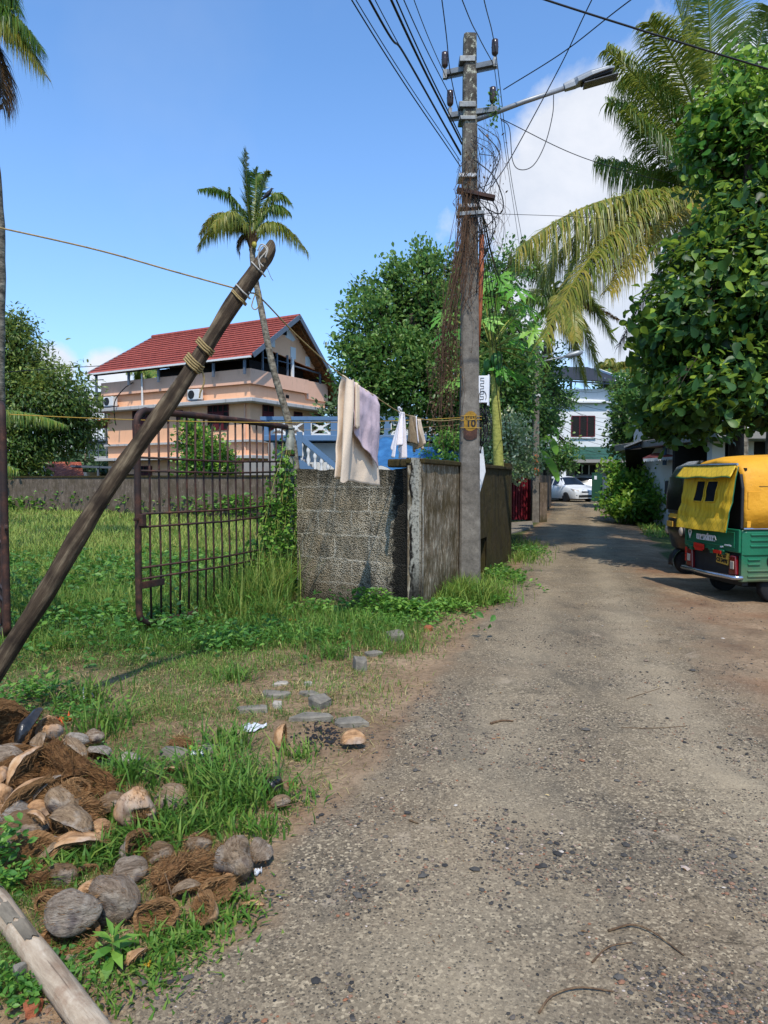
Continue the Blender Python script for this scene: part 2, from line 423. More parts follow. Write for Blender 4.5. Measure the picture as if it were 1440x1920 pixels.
# husks
def husk():
    g = G('husk_skin'); r = g.objrand(); v = g.co('Object', (9, 42, 42)); n = g.noise(1.5, 9, .75, v, .5); big = g.noise(9, 5, .6)
    base = g.ramp(r, (0, hexc('#86694c')), (.35, hexc('#a58c6e')), (.7, hexc('#9a8874')), (1, hexc('#b0a698')))
    c = g.mix(g.ramp(n, (.33, .8), (.58, 0)), base, hexc('#4a3626'))
    c = g.mix(g.ramp(big, (.5, 0), (.62, .6)), c, hexc('#b8ac9c'))
    c = g.mix(g.ramp(g.noise(6, 4), (.58, 0), (.66, .75)), c, hexc('#3c3036'))
    c = g.mix(g.ramp(g.noise(3.3, 7, .75, v), (.57, 0), (.66, .75)), c, hexc('#3a281b'))
    M['husk_skin'] = g.out(c, .85, g.bump(g.math('ADD', n, g.math('MULTIPLY', big, .4)), 1.0, .022), spec=.15)
    g = G('husk_pale'); v = g.co('Object', (7, 22, 22)); n = g.noise(1.3, 8, .7, v); z = g.sep(g.co('Generated'))[2]
    c = g.ramp(n, (.3, hexc('#63452c')), (.5, hexc('#a9825b')), (.8, hexc('#c9b192')))
    c = g.mix(g.ramp(g.noise(5, 4), (.5, 0), (.64, .7)), c, hexc('#9a8f84'))
    c = g.mix(g.ramp(g.noise(16, 5), (.55, 0), (.7, .7)), c, hexc('#6c4c35'))
    M['husk_pale'] = g.out(c, .75, g.bump(n, .6, .008), spec=.25)
    g = G('husk_black'); n = g.noise(12, 6)
    M['husk_black'] = g.out(g.ramp(n, (.3, hexc('#0d0c0d')), (.7, hexc('#3a3836'))), .3, g.bump(n, .7, .02), spec=.5)
    for nm, a, b, c3 in (('husk_fibre', '#452b18', '#7e5a3a', '#b08c60'), ('husk_fibre_dark', '#3a2415', '#6a4a2e', '#9a764d')):
        g = G(nm); v = g.co('Object', (9, 70, 70)); n = g.noise(1.2, 6, .75, v, .8)
        t = g.attr()
        c = g.ramp(n, (.3, hexc(a)), (.52, hexc(b)), (.75, hexc(c3)))
        c = g.mix(g.math('MULTIPLY', t, .6), c, hexc(c3))
        M[nm] = g.out(c, .95, g.bump(n, 1.0, .015), spec=.1)
husk()
simple('stone_grey', '#7b7467', .9, .4, 14, .6)
simple('stone_pale', '#a1988a', .9, .3, 12, .5)
simple('brick_red', '#9a5738', .9, .35, 16, .5)
simple('charcoal', '#1e1e20', .8, .5, 20, .6)
simple('plastic_white', '#c9cdd2', .45, .15, 10, .2)
simple('plastic_orange', '#d0551c', .5, .2, 10, .2)
simple('paper_yellow', '#c89a28', .6, .2, 10, .2)
simple('rope_tan', '#a08a5c', .9, .3, 60, .5)
simple('rope_yellow', '#b08d3a', .8, .25, 60, .4)
simple('rope_white', '#b5b0a6', .9, .25, 60, .4)
simple('cable_black', '#141416', .55, .3, 8, .1)
simple('insulator', '#3b2b28', .25, .3, 8, .05, spec=.6)
simple('galv_steel', '#777a7a', .5, .25, 12, .15, metal=.6, dirt='#514a42')
simple('lamp_grey', '#8b8f92', .45, .15, 8, .1, metal=.3)
simple('lamp_glass', '#4a4c4d', .2, .3, 8, .05, spec=.7)
simple('pvc_white', '#c3c5c6', .5, .12, 8, .05)
simple('pvc_orange', '#96512b', .6, .3, 10, .2, dirt='#5a3523')
simple('sign_white', '#d5d6d8', .5, .08, 8, .05)
simple('ink_black', '#161616', .6, .1, 8, .02)
simple('vine_dead', '#5c4431', .9, .4, 20, .3)
simple('vine_stem', '#4a3520', .9, .4, 20, .3)
simple('vinyl_window', '#131315', .55, .5, 5, .1, spec=.08)
simple('cream_cloth', '#d8c3aa', .95, .1, 4, .25)
simple('mauve_cloth', '#c2adb2', .95, .1, 4, .25)
simple('white_cloth', '#cfc9cb', .95, .08, 8, .3)
simple('beige_cloth', '#8f7c62', .95, .3, 20, .4)
simple('rubber', '#18181a', .85, .3, 20, .3)
simple('rim_grey', '#4c4e52', .5, .2, 10, .1, metal=.5)
simple('chrome', '#b9bec6', .22, .15, 6, .03, metal=.9)
simple('black_paint', '#15161a', .3, .2, 4, .03, spec=.5, coat=.3)
simple('black_plastic', '#1f2022', .6, .25, 10, .15)
simple('auto_green', '#116243', .42, .3, 3, .1, coat=.15, dirt='#3f5a3c')
simple('auto_yellow', '#d3921c', .55, .2, 4, .15, coat=.05, dirt='#b87f2a')
simple('red_lens', '#721219', .18, .25, 10, .05, spec=.6, coat=.5)
simple('clear_lens', '#b3a593', .2, .15, 12, .05, spec=.6)
simple('reflector_red', '#c8281e', .3, .15, 8, .05)
simple('plate_yellow', '#c79a3e', .5, .12, 10, .05)
simple('dark_glass', '#0e1113', .2, .4, 3, .02, spec=.7)
simple('car_white', '#cdd0d2', .3, .05, 3, .02, coat=.5)
simple('car_silver', '#8f9498', .3, .1, 3, .02, metal=.3, coat=.5)
simple('mark_yellow', '#94701f', .85, .4, 26, .3, dirt='#6a5c3e')
simple('mark_orange', '#b4622a', .85, .35, 26, .3)
simple('crow_black', '#15151b', .6, .3, 30, .2)
simple('fruit_green', '#3c6a2c', .5, .3, 8, .1)
simple('coconut_yellow', '#9a8f34', .5, .3, 8, .1)
simple('flower_orange', '#d07a24', .6, .3, 8, .1)

def hood():
    g = G('auto_yellow'); n = g.noise(1.7, 5, .6); st = g.noise(2.2, 7, .7, g.co('Object', (2.5, 2.5, .7)))
    c = g.ramp(n, (.3, hexc('#c98a1c')), (.7, hexc('#dca02c')))
    c = g.mix(g.ramp(st, (.55, 0), (.72, .45)), c, hexc('#8f6d2a')); c = g.mix(g.ramp(g.noise(26, 4, .7), (.6, 0), (.75, .4)), c, hexc('#7c6234'))
    M['auto_yellow'] = g.out(c, .6, g.bump(g.math('ADD', n, g.math('MULTIPLY', g.noise(6, 3), .25)), .5, .08), spec=.3)
    g = G('auto_green'); n = g.noise(2.2, 5, .6); z = g.sep(g.co())[2]; d = g.noise(5, 7, .7)
    c = g.ramp(n, (.3, hexc('#0e5a3c')), (.7, hexc('#186b4a')))
    c = g.mix(g.math('MULTIPLY', g.ramp(g.math('ADD', z, g.math('MULTIPLY', d, .5)), (.5, 1), (.85, 0)), .55), c, hexc('#7d6c50'))
    c = g.mix(g.ramp(g.noise(14, 6, .75), (.6, 0), (.7, .5)), c, hexc('#4d5a45'))
    M['auto_green'] = g.out(c, .45, g.bump(n, .3, .05), spec=.4, coat=.1)
hood()
def tarp():
    g = G('blue_tarp'); n = g.noise(5, 5, .6)
    M['blue_tarp'] = g.out(g.ramp(n, (.3, hexc('#265380')), (.7, hexc('#3c709f'))), .4, g.bump(n, .5, .04), spec=.4)
    g = G('canvas_yellow'); s = g.sep(g.co()); st = g.noise(3.5, 6, .7, g.co('Object', (2, 6, 1.2)))
    c = g.ramp(st, (.3, hexc('#b98f16')), (.55, hexc('#e3b826')), (.8, hexc('#edc940')))
    M['canvas_yellow'] = g.out(c, .55, g.bump(g.math('ADD', st, g.math('MULTIPLY', g.noise(130, 2), .1)), .6, .03), spec=.35, trans=.2)
    g = G('canvas_quilt'); s = g.sep(g.co())
    a = g.math('ABSOLUTE', g.math('SUBTRACT', g.math('FRACT', g.math('MULTIPLY', g.math('ADD', s[1], g.math('MULTIPLY', s[2], .8)), 9.0)), .5))
    b = g.math('ABSOLUTE', g.math('SUBTRACT', g.math('FRACT', g.math('MULTIPLY', g.math('SUBTRACT', s[1], g.math('MULTIPLY', s[2], .8)), 9.0)), .5))
    q = g.math('MAXIMUM', a, b)
    st = g.noise(3.5, 6, .7)
    c = g.ramp(st, (.3, hexc('#b8921a')), (.8, hexc('#dfba34')))
    c = g.mix(g.ramp(q, (.455, 0), (.49, .7)), c, hexc('#5b5312'))
    M['canvas_quilt'] = g.out(c, .55, g.bump(q, -.8, .03), spec=.35)
tarp()

# ground and road
def soil_nodes(g):
    n = g.noise(1.3, 8, .65); f = g.noise(24, 6, .7); p = g.vor(60)
    c = g.ramp(n, (.3, hexc('#6a5440')), (.5, hexc('#8b745a')), (.72, hexc('#a58d70')))
    c = g.mix(g.ramp(f, (.45, .0), (.66, .6)), c, hexc('#4a3c2c'))
    c = g.mix(g.ramp(g.noise(.6, 5), (.5, 0), (.7, .5)), c, hexc('#7a4e32'))
    c = g.mix(g.ramp(p, (.10, .55), (.2, 0)), c, hexc('#8a8378'))
    h = g.math('ADD', f, g.math('MULTIPLY', n, 2.0))
    return c, h
def ground():
    g = G('soil_ground'); c, h = soil_nodes(g); veg = g.attr()
    v = g.ramp(g.noise(9, 7, .7), (.3, hexc('#26331a')), (.6, hexc('#45512a')), (.8, hexc('#6f6a3c')))
    k = g.ramp(g.math('ADD', veg, g.math('MULTIPLY', g.math('SUBTRACT', g.noise(3, 6, .7), .5), .8)), (.3, 0), (.7, 1))
    M['soil_ground'] = g.out(g.mix(k, c, v), .95, g.bump(h, .8, .02), spec=.15)
    g = G('gravel_road'); c, h = soil_nodes(g); e = g.attr(); x = g.sep(g.co())
    big = g.noise(.9, 6, .6, None, .4); mid = g.noise(3.2, 6, .65)
    v1 = g.vor(75); v1c = g.vor(75, out='Color'); v2 = g.vor(170); v2c = g.vor(170, out='Color')
    sand = g.ramp(g.noise(2.1, 7, .7), (.3, hexc('#7d715e')), (.7, hexc('#a09380')))
    asph = g.ramp(g.noise(5, 7, .7), (.3, hexc('#56504a')), (.7, hexc('#777064')))
    k = g.ramp(g.math('ADD', big, g.math('MULTIPLY', mid, .5)), (.6, 0), (.86, 1))
    r = g.mix(k, asph, sand)
    sv = g.sep(v1c)[0]; sc = g.ramp(sv, (0, hexc('#2e2d2c')), (.6, hexc('#5a5650')), (.85, hexc('#7c6a58')), (1, hexc('#b0a898')))
    st = g.math('MULTIPLY', g.ramp(v1, (.24, 1), (.34, 0)), g.ramp(g.math('ADD', g.sep(v1c)[1], g.math('MULTIPLY', mid, .7)), (.62, 0), (.72, 1)))
    sc2 = g.ramp(g.sep(v2c)[0], (0, hexc('#3b3936')), (.7, hexc('#6e675d')), (1, hexc('#b3a793')))
    st2 = g.math('MULTIPLY', g.ramp(v2, (.26, 1), (.36, 0)), g.ramp(g.sep(v2c)[1], (.35, 0), (.5, 1)))
    g1 = g.sep(g.vor(95, out='Color'))[0]; g2 = g.sep(g.vor(210, out='Color'))[1]; fine = g.noise(70, 6, .8)
    grit = g.ramp(g1, (0, hexc('#34312d')), (.45, hexc('#5f584e')), (.8, hexc('#8c8272')), (1, hexc('#c4b8a2'))); grit2 = g.ramp(g2, (0, hexc('#3d3933')), (.5, hexc('#776d60')), (1, hexc('#bfb29b')))
    dens = g.ramp(g.math('ADD', g.noise(2.4, 7, .7), g.math('MULTIPLY', g.noise(11, 5, .7), .35)), (.5, .18), (.82, .75))
    r = g.mix(.32, r, grit2); r = g.mix(dens, r, grit); r = g.mix(g.ramp(fine, (.52, 0), (.7, .55)), r, hexc('#37332d'))
    st = g.math('MULTIPLY', st, dens); st2 = g1
    r = g.mix(st, r, sc)
    ek = g.ramp(g.math('ADD', e, g.math('MULTIPLY', g.math('SUBTRACT', g.noise(2.2, 7, .7), .5), .9)), (.22, 0), (.6, 1))
    wear = g.noise(1.6, 8, .7, g.co('Object', (1.6, .5, 1)), .6); spotn = g.noise(2.7, 6, .72, None, .5)
    r = g.mix(g.ramp(wear, (.52, 0), (.66, .55)), r, hexc('#4d4a45')); r = g.mix(g.ramp(spotn, (.60, 0), (.68, .7)), r, hexc('#a3988a')); r = g.mix(g.ramp(g.noise(.5, 4), (.5, 0), (.64, .25)), r, hexc('#7a6650'))
    crk = g.vor(1.5, g.node('ShaderNodeVectorMath', {0: g.co(), 1: g.node('ShaderNodeTexNoise', {'Vector': g.co(), 'Scale': 3.0, 'Detail': 6.0}).outputs['Color']}, operation='ADD').outputs[0], 'DISTANCE_TO_EDGE')
    r = g.mix(g.math('MULTIPLY', g.ramp(crk, (.0, .8), (.018, 0)), g.ramp(g.noise(1.1, 4), (.5, 0), (.6, 1))), r, hexc('#2a251e'))
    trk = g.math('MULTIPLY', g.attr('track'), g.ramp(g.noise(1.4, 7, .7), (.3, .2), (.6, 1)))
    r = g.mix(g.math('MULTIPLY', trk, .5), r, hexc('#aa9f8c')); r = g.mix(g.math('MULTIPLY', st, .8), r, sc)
    r = g.mix(1.0, r, (1.0, .93, .80), 'MULTIPLY')
    col = g.mix(ek, c, r)
    hh = g.math('ADD', g.math('MULTIPLY', h, .3), g.math('ADD', st, g.math('MULTIPLY', st2, .5)))
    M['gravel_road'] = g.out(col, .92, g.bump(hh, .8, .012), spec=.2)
    g = G('gravel_stone'); t = g.attr()
    M['gravel_stone'] = g.out(g.ramp(t, (0, hexc('#2f2e2d')), (.5, hexc('#57534d')), (.8, hexc('#7d6b5a')), (.93, hexc('#8a5a40')), (1, hexc('#b5ada0'))), .9, g.bump(g.noise(120, 3), .3, .004), spec=.2)
    g = G('litter'); t = g.attr()
    M['litter'] = g.out(g.ramp(t, (0, hexc('#4a3420')), (.5, hexc('#8a6a42')), (1, hexc('#c9b27c'))), .85, spec=.2)
ground()
# ------------------------------------------------------------------ camera, sun, sky
cam = bpy.data.cameras.new('camera'); cam.sensor_fit = 'VERTICAL'; cam.sensor_height = 36; cam.lens = F / 1920 * 36
cam.clip_end = 3000; cam.clip_start = .05
camo = bpy.data.objects.new('camera', cam); COL.objects.link(camo)
camo.location = (0, 0, EYE); camo.rotation_euler = (math.pi / 2 - PITCH, 0, 0); scene.camera = camo
SUN = Vector((.06, -.62, .95)).normalized()
sl = bpy.data.lights.new('sun', 'SUN'); sl.energy = 4.6; sl.angle = rad(.6); sl.color = (1, .93, .83)
so = bpy.data.objects.new('sun', sl); COL.objects.link(so); so.rotation_euler = SUN.to_track_quat('Z', 'Y').to_euler()
w = bpy.data.worlds.new('World'); scene.world = w; w.use_nodes = True
def sky():
    nt = w.node_tree; nt.nodes.clear()
    g = G.__new__(G); g.nt = nt; g._c = {}
    st = g.node('ShaderNodeTexSky', sky_type='NISHITA', sun_disc=False)
    st.sun_elevation = math.asin(SUN.z); st.sun_rotation = math.atan2(SUN.x, SUN.y)
    st.altitude = 0; st.air_density = 1.1; st.dust_density = .6; st.ozone_density = 1.6
    d = g.node('ShaderNodeTexCoord').outputs['Generated']
    n1 = g.noise(5.5, 9, .62, d, .3); n2 = g.noise(2.2, 5, .6, d)
    def blob(px, py, r, amp):
        v = ray(px, py); v = v / np.linalg.norm(v)
        dist = g.node('ShaderNodeVectorMath', {0: d, 1: tuple(v)}, operation='DISTANCE').outputs['Value']
        return g.math('MULTIPLY', g.math('SUBTRACT', 1.0, g.math('DIVIDE', dist, r), True), amp)
    m = None
    for b in ((1130, 340, .17, 1.5), (1010, 400, .13, 1.3), (1190, 280, .085, 1.2), (1330, 470, .3, 1.6), (1000, 560, .22, .8), (95, 690, .05, 1.1), (205, 700, .05, 1.0), (160, 800, .12, .8)):
        k = blob(*b); m = k if m is None else g.math('MAXIMUM', m, k)
    m = g.math('ADD', m, g.math('MULTIPLY', g.math('SUBTRACT', n1, .5), 1.1))
    cl = g.ramp(m, (.30, 0), (.58, 1))
    thin = g.math('MULTIPLY', g.ramp(n2, (.55, 0), (.8, 1)), .12)
    z = g.sep(d)[2]
    haze = g.ramp(z, (0, .55), (.18, .22), (.5, 0))
    cloudc = g.ramp(n1, (.3, (4.5, 4.9, 5.6)), (.62, (6.4, 6.5, 6.8)))
    c = g.node('ShaderNodeMix', data_type='RGBA', blend_type='MULTIPLY'); g.set(c.inputs[0], 1.0); g.set(c.inputs[6], st.outputs[0]); g.set(c.inputs[7], (1.0, 1.36, 1.70))
    c = c.outputs[2]
    c = g.mix(haze, c, (2.75, 4.0, 7.1)); c = g.mix(thin, c, (4.4, 4.9, 5.8)); c = g.mix(g.math('MULTIPLY', cl, .9), c, cloudc)
    bg = g.node('ShaderNodeBackground', {'Color': c, 'Strength': .15})
    nt.links.new(bg.outputs[0], g.node('ShaderNodeOutputWorld').inputs['Surface'])
sky()
scene.view_settings.view_transform = 'Standard'; scene.view_settings.look = 'None'; scene.view_settings.exposure = 0; scene.view_settings.gamma = 1
scene.cycles.max_bounces = 6; scene.cycles.transparent_max_bounces = 8; scene.cycles.caustics_reflective = False; scene.cycles.caustics_refractive = False

# ------------------------------------------------------------------ ground and road
LE = np.array([(-8, -1.2), (0, -1.0), (2.0, -.80), (2.4, -.46), (2.78, -.42), (3.12, -.28), (3.81, -.06), (4.79, .2), (5.72, .52), (7.1, .85), (9.36, 1.62), (14.7, 2.95), (20.6, 4.3), (24.2, 5.4), (30, 7.0), (40, 9.6), (47, 11.4)])
RE = np.array([(-8, 2.6), (0, 2.4), (4.1, 2.25), (5.9, 2.6), (7.36, 2.9), (10.8, 3.7), (17.2, 5.5), (25.7, 8.1), (33, 10.2), (41, 12.6), (47, 14.6)])
def le(y): return np.interp(y, LE[:, 0], LE[:, 1])
def re_(y): return np.interp(y, RE[:, 0], RE[:, 1])
C0 = gp(790, 1150)[:2]; C1 = gp(957, 1050)[:2]; CL = np.array([-1.13, 9.2])      # wall corner, far end, gate end
def wallx(y):                                                                      # x of the wall that the field lies left of
    return np.where(y < C0[1], 99, np.interp(y, [C0[1], C1[1]], [C0[0], C1[0]]))
def veg(x, y):                          # how grown-over the ground is, 0..1
    d = le(y) - x                       # distance left of the road edge
    v = np.clip((d - .02) / .6, 0, 1) * .60
    v = np.where((y > 8.2) & (x > wallx(y) - .05), np.clip(d / .35, 0, 1) * .8, v)
    v = np.where((y < 8.4) & (d > 0), v * np.interp(y, [0, 2.2, 3.2, 4.2, 5.2, 6.4, 7.4], [.7, .75, .85, .55, .45, .72, 1.05]), v)
    v = np.where((x < -1.2 - .0 * y) & (y > 4.6), np.clip(v * 1.5, 0, 1), v)
    v = np.where((y > 9.0) & (x < -1.0), 1.0, v)
    v = np.where((x > re_(y) + 1.0) & (y > 13), .8, v)
    return np.clip(v, 0, 1)
ys = np.concatenate([np.linspace(-60, -4, 12), np.arange(-3, 12, .16), np.arange(12, 48, .6), np.geomspace(48, 1500, 22)])
xs = np.concatenate([-np.geomspace(1500, 14, 18), np.arange(-13, -4, .5), np.arange(-4, 6, .16), np.arange(6, 18, .5), np.geomspace(18.5, 1500, 18)])
X, Y = np.meshgrid(xs, ys, indexing='ij')
def roll(x, y):
    return .02 * np.sin(x * 1.7 + y * .6) * np.cos(y * 1.1 - x * .4) - .0
d = le(Y) - X
rough = np.clip(d / .6, 0, 1) * np.clip((30 - Y) / 10, 0, 1)
Z = zg(X, Y) + rough * (roll(X, Y) + .02 + .012 * np.sin(X * 9.1) * np.sin(Y * 7.7))
gm = MB(); nx, ny = X.shape
ii, jj = np.meshgrid(np.arange(nx - 1), np.arange(ny - 1), indexing='ij')
q = np.stack([ii * ny + jj, (ii + 1) * ny + jj, (ii + 1) * ny + jj + 1, ii * ny + jj + 1], -1).reshape(-1, 4)
gm.add(np.stack([X, Y, Z], -1).reshape(-1, 3), q, 0, veg(X, Y).ravel())
tag(gm.build('ground', M['soil_ground'], smooth=True, origin=np.zeros(3)), None, kind='structure')
def zgr(x, y):
    x = np.asarray(x, float); y = np.asarray(y, float)
    dd = le(y) - x; rg = np.clip(dd / .6, 0, 1) * np.clip((30 - y) / 10, 0, 1)
    return zg(x, y) + rg * (roll(x, y) + .02 + .012 * np.sin(x * 9.1) * np.sin(y * 7.7))
rows = np.concatenate([np.arange(-8, 0, .5), np.arange(0, 12, .1), np.arange(12, 47.1, .4)]); ncol = 26
rm = MB(); v = []; e = []
for y in rows:
    a = le(y) - .12 + .14 * mnoise.noise((y * 1.9, 3.1, 0)) + .06 * mnoise.noise((y * 7, 1, 4)); b = re_(y) + .9 + .3 * mnoise.noise((y * .8, 9.1, 0))
    for k in range(ncol):
        s = k / (ncol - 1); x = a + s * (b - a)
        v.append((x, y, float(zg(x, y)) + .005 + .035 * math.sin(math.pi * min(1, max(0, s))) ** .6 * (0 if s in (0, 1) else 1)))
        e.append(min((x - a) / .35, (b - x) / 1.5, 1))
q = np.array([(i * ncol + j, i * ncol + j + 1, (i + 1) * ncol + j + 1, (i + 1) * ncol + j) for i in range(len(rows) - 1) for j in range(ncol - 1)])
rm.add(v, q, 0, e)
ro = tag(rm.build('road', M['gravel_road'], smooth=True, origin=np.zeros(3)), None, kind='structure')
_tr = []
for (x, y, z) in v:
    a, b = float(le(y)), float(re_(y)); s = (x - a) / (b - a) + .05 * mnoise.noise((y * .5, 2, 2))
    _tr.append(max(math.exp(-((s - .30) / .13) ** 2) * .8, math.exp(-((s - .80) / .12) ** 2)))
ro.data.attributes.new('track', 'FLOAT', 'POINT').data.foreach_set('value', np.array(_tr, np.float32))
def zroad(x, y):
    a, b = le(y) - .12, re_(y) + .9; s = np.clip((x - a) / (b - a), 0, 1)
    return zg(x, y) + .005 + .035 * np.sin(math.pi * s) ** .6

# ------------------------------------------------------------------ leaves, blades, stones: instancing by arrays
def basis(D, rngl, upbias=1.0):
    n = len(D); D = D / (np.linalg.norm(D, axis=1)[:, None] + 1e-9)
    U = rngl.normal(size=(n, 3)) * .6 + np.array([0, 0, upbias])
    Xa = np.cross(D, U); Xa /= np.linalg.norm(Xa, axis=1)[:, None] + 1e-9
    return Xa, D, np.cross(Xa, D)
def inst(mb, tv, tf, P, Xa, Ya, Za, sc, tint, m=0):
    n = len(P); k = len(tv); tv = np.array(tv, float)
    sc = np.asarray(sc, float)
    if sc.ndim == 1: sc = np.repeat(sc[:, None], 3, 1)
    v = P[:, None, :] + (tv[None, :, 0:1] * sc[:, None, 0:1]) * Xa[:, None, :] + (tv[None, :, 1:2] * sc[:, None, 1:2]) * Ya[:, None, :] + (tv[None, :, 2:3] * sc[:, None, 2:3]) * Za[:, None, :]
    off = (np.arange(n) * k)[:, None, None]
    fs = tuple((np.array(f)[None] + off).reshape(-1, np.array(f).shape[1]) for f in tf)
    mb.add(v.reshape(-1, 3), fs, m, np.repeat(tint, k))
LEAF_V = [(0, 0, 0), (0, .35, -.02), (0, .68, -.03), (0, 1, -.10), (-.22, .34, .05), (-.27, .66, .05), (.22, .34, .05), (.27, .66, .05)]
LEAF_F = ([(1, 2, 5, 4), (1, 6, 7, 2)], [(0, 1, 4), (2, 3, 5), (0, 6, 1), (2, 7, 3)])
SLIM_V = [(0, 0, 0), (0, .35, 0), (0, .68, -.06), (0, 1, -.22), (-.13, .3, .03), (-.12, .66, 0), (.13, .3, .03), (.12, .66, 0)]
DIA_V = [(0, 0, 0), (-.25, .5, .05), (0, 1, -.05), (.25, .5, .05)]
DIA_F = ([(0, 3, 2), (0, 2, 1)],)
def blades(mb, P, h, wd, tint, lean=.5, r=rng):
    n = len(P); az = r.uniform(0, 2 * math.pi, n); D = np.stack([np.cos(az), np.sin(az), np.zeros(n)], 1)
    S = np.stack([-np.sin(az), np.cos(az), np.zeros(n)], 1)
    ln = lean * r.uniform(.2, 1.6, n)
    up = np.array([0, 0, 1.0])
    def lev(t):
        return P + (h * t)[:, None] * up * (1 - .35 * ln * t)[:, None] + (h * ln * t * t)[:, None] * D if np.ndim(t) else P + (h * t * (1 - .35 * np.minimum(ln, 1.6) * t))[:, None] * up + (h * ln * t * t)[:, None] * D
    a, b, c = lev(.0), lev(.55), lev(1.0); w0 = (wd / 2)[:, None] * S
    v = np.stack([a - w0 * .8, a + w0 * .8, b - w0, b + w0, c], 1).reshape(-1, 3)
    o = (np.arange(n) * 5)[:, None]
    mb.add(v, (o + np.array([[0, 1, 3, 2]]), o + np.array([[2, 3, 4]])), 0, np.repeat(tint, 5))

def scatter(n, y0, y1, xfun, p=1.3, r=rng):          # y density ~ y^-p
    u = r.uniform(0, 1, n)
    a = 1 - p + 1e-4
    y = (y0 ** a + u * (y1 ** a - y0 ** a)) ** (1 / a)
    lo, hi = xfun(y); x = lo + r.uniform(0, 1, n) * (hi - lo)
    return x, y
def grass_obj():
    mb = MB(); md = MB()
    def go(n, y0, y1, xf, hh, p=1.2, lean=.6, tint=(.15, .75), dry=.1, wk=1.0, keep=None, dryh=.6):
        x, y = scatter(n, y0, y1, xf, p)
        pn = np.array([mnoise.noise((a * 1.1, b * 1.1, 0)) for a, b in zip(x, y)])
        pf = np.array([mnoise.noise((a * 4.0, b * 4.0, 7)) for a, b in zip(x, y)])
        k = rng.uniform(0, 1, n) < np.clip(veg(x, y) * (1 + .9 * pn + .7 * pf), 0, 1) if keep is None else keep(x, y, pn, pf)
        x, y, pn, pf = x[k], y[k], pn[k], pf[k]
        dr = rng.uniform(0, 1, len(x)) < dry * (1 + 1.2 * pf)
        h = hh * rng.uniform(.35, 1.2, len(x)) * (1 + .5 * pn + .4 * pf)
        wd = np.maximum(.0035, .0011 * y) * wk * rng.uniform(.7, 1.4, len(x))
        P = np.stack([x, y, zgr(x, y) - .005], 1)
        tt = np.clip(rng.uniform(*tint, len(x)) + .2 * pn, 0, 1)
        blades(mb, P[~dr], h[~dr], wd[~dr], tt[~dr], lean)
        if dr.any(): blades(md, P[dr], h[dr] * dryh, wd[dr], rng.uniform(0, 1, dr.sum()), lean * 1.8)
    # verge in front of the gate and among the husks (short), field (tall), far field (yellowish)
    go(60000, 2.0, 4.6, lambda y: (-.60 * y - .2, le(y) + .08), .06, .8, 1.0, (.1, .6), .26, .7)
    go(74000, 4.4, 8.4, lambda y: (-.60 * y, le(y) + .08), .08, .9, 1.0, (.15, .7), .42, .75)
    go(26000, 6.2, 9.2, lambda y: (-.60 * y, np.where(y < 8.2, .35, -1.2 + 0 * y)), .17, .9, .6, (.15, .75), .12, .9)
    go(52000, 7.6, 14, lambda y: (-.60 * y, -1.15 + 0 * y), .27, 1.1, .55, (.2, .9), .2)
    go(52000, 13, 35.5, lambda y: (-.60 * y, -1.1 - .02 * y), .32, 1.1, .6, (.55, 1.0), .3)
    # thick clump under the utility pole and along the wall foot, tufts by the gate post
    def spot(n, cx, cy, sx, sy, hh, tint=(.3, .9), lean=.7):
        x = rng.normal(cx, sx, n); y = rng.normal(cy, sy, n)
        k = x > wallx(y) + .02; k = k | (y < C0[1]) | (x < -1.0); x, y = x[k], y[k]
        P = np.stack([x, y, zgr(x, y)], 1)
        blades(mb, P, hh * rng.uniform(.5, 1.2, len(x)), rng.uniform(.006, .014, len(x)), rng.uniform(*tint, len(x)), lean)
    spot(1500, 1.05, 9.1, .26, .28, .34); spot(500, .72, 8.75, .12, .16, .2); spot(400, 2.6, 13.6, .2, .5, .22); spot(350, 1.75, 10.8, .16, .5, .16); spot(260, 3.4, 16.5, .2, .8, .2)
    spot(900, -1.5, 8.7, .18, .35, .75, (.35, 1), .5); spot(600, -1.75, 8.2, .22, .3, .55, (.3, .9), .5)
    for (px, py, s, n, h_) in ((405, 1480, .13, 260, .23), (455, 1510, .09, 170, .2), (200, 1370, .1, 120, .22), (300, 1575, .12, 260, .15), (430, 1410, .08, 90, .2), (560, 1425, .05, 60, .1), (150, 1320, .12, 160, .2), (620, 1240, .08, 80, .18), (440, 1285, .07, 90, .16), (235, 1480, .08, 130, .2), (430, 1715, .07, 200, .06), (330, 1775, .08, 240, .06), (230, 1605, .07, 160, .10), (490, 1560, .06, 120, .08), (185, 1625, .05, 110, .10), (400, 1560, .07, 150, .10), (250, 1860, .08, 220, .05), (370, 1800, .09, 200, .04), (200, 1545, .05, 90, .12), (110, 1660, .05, 90, .1), (540, 1500, .08, 110, .07)):
        c = gp(px, py); spot(n, c[0], c[1], s, s, h_, (.2, .75), .75)
    # right-hand verge under the bush
    go(9000, 19, 36, lambda y: (re_(y) + 1.0, re_(y) + 5.5), .2, 1.0, .7, (.3, .8), .15)
    tag(mb.build('grass', M['grass']), 'green grass growing over the field and verge', kind='stuff')
    # fallen straw lying about
    n = 3600; x, y = scatter(n, 2.2, 9, lambda y: (-.58 * y, le(y) + .1), 1.0)
    k = rng.uniform(0, 1, n) < .25 + .6 * np.array([mnoise.noise((a * 1.5, b * 1.5, 21)) > .05 for a, b in zip(x, y)]); x, y = x[k], y[k]
    az = rng.uniform(0, 6.28, len(x)); L = rng.uniform(.03, .11, len(x)) * np.clip(.5 + y * .1, .7, 1.4); zz = zgr(x, y) + .006
    D = np.stack([np.cos(az), np.sin(az), rng.uniform(0, .25, len(x))], 1)
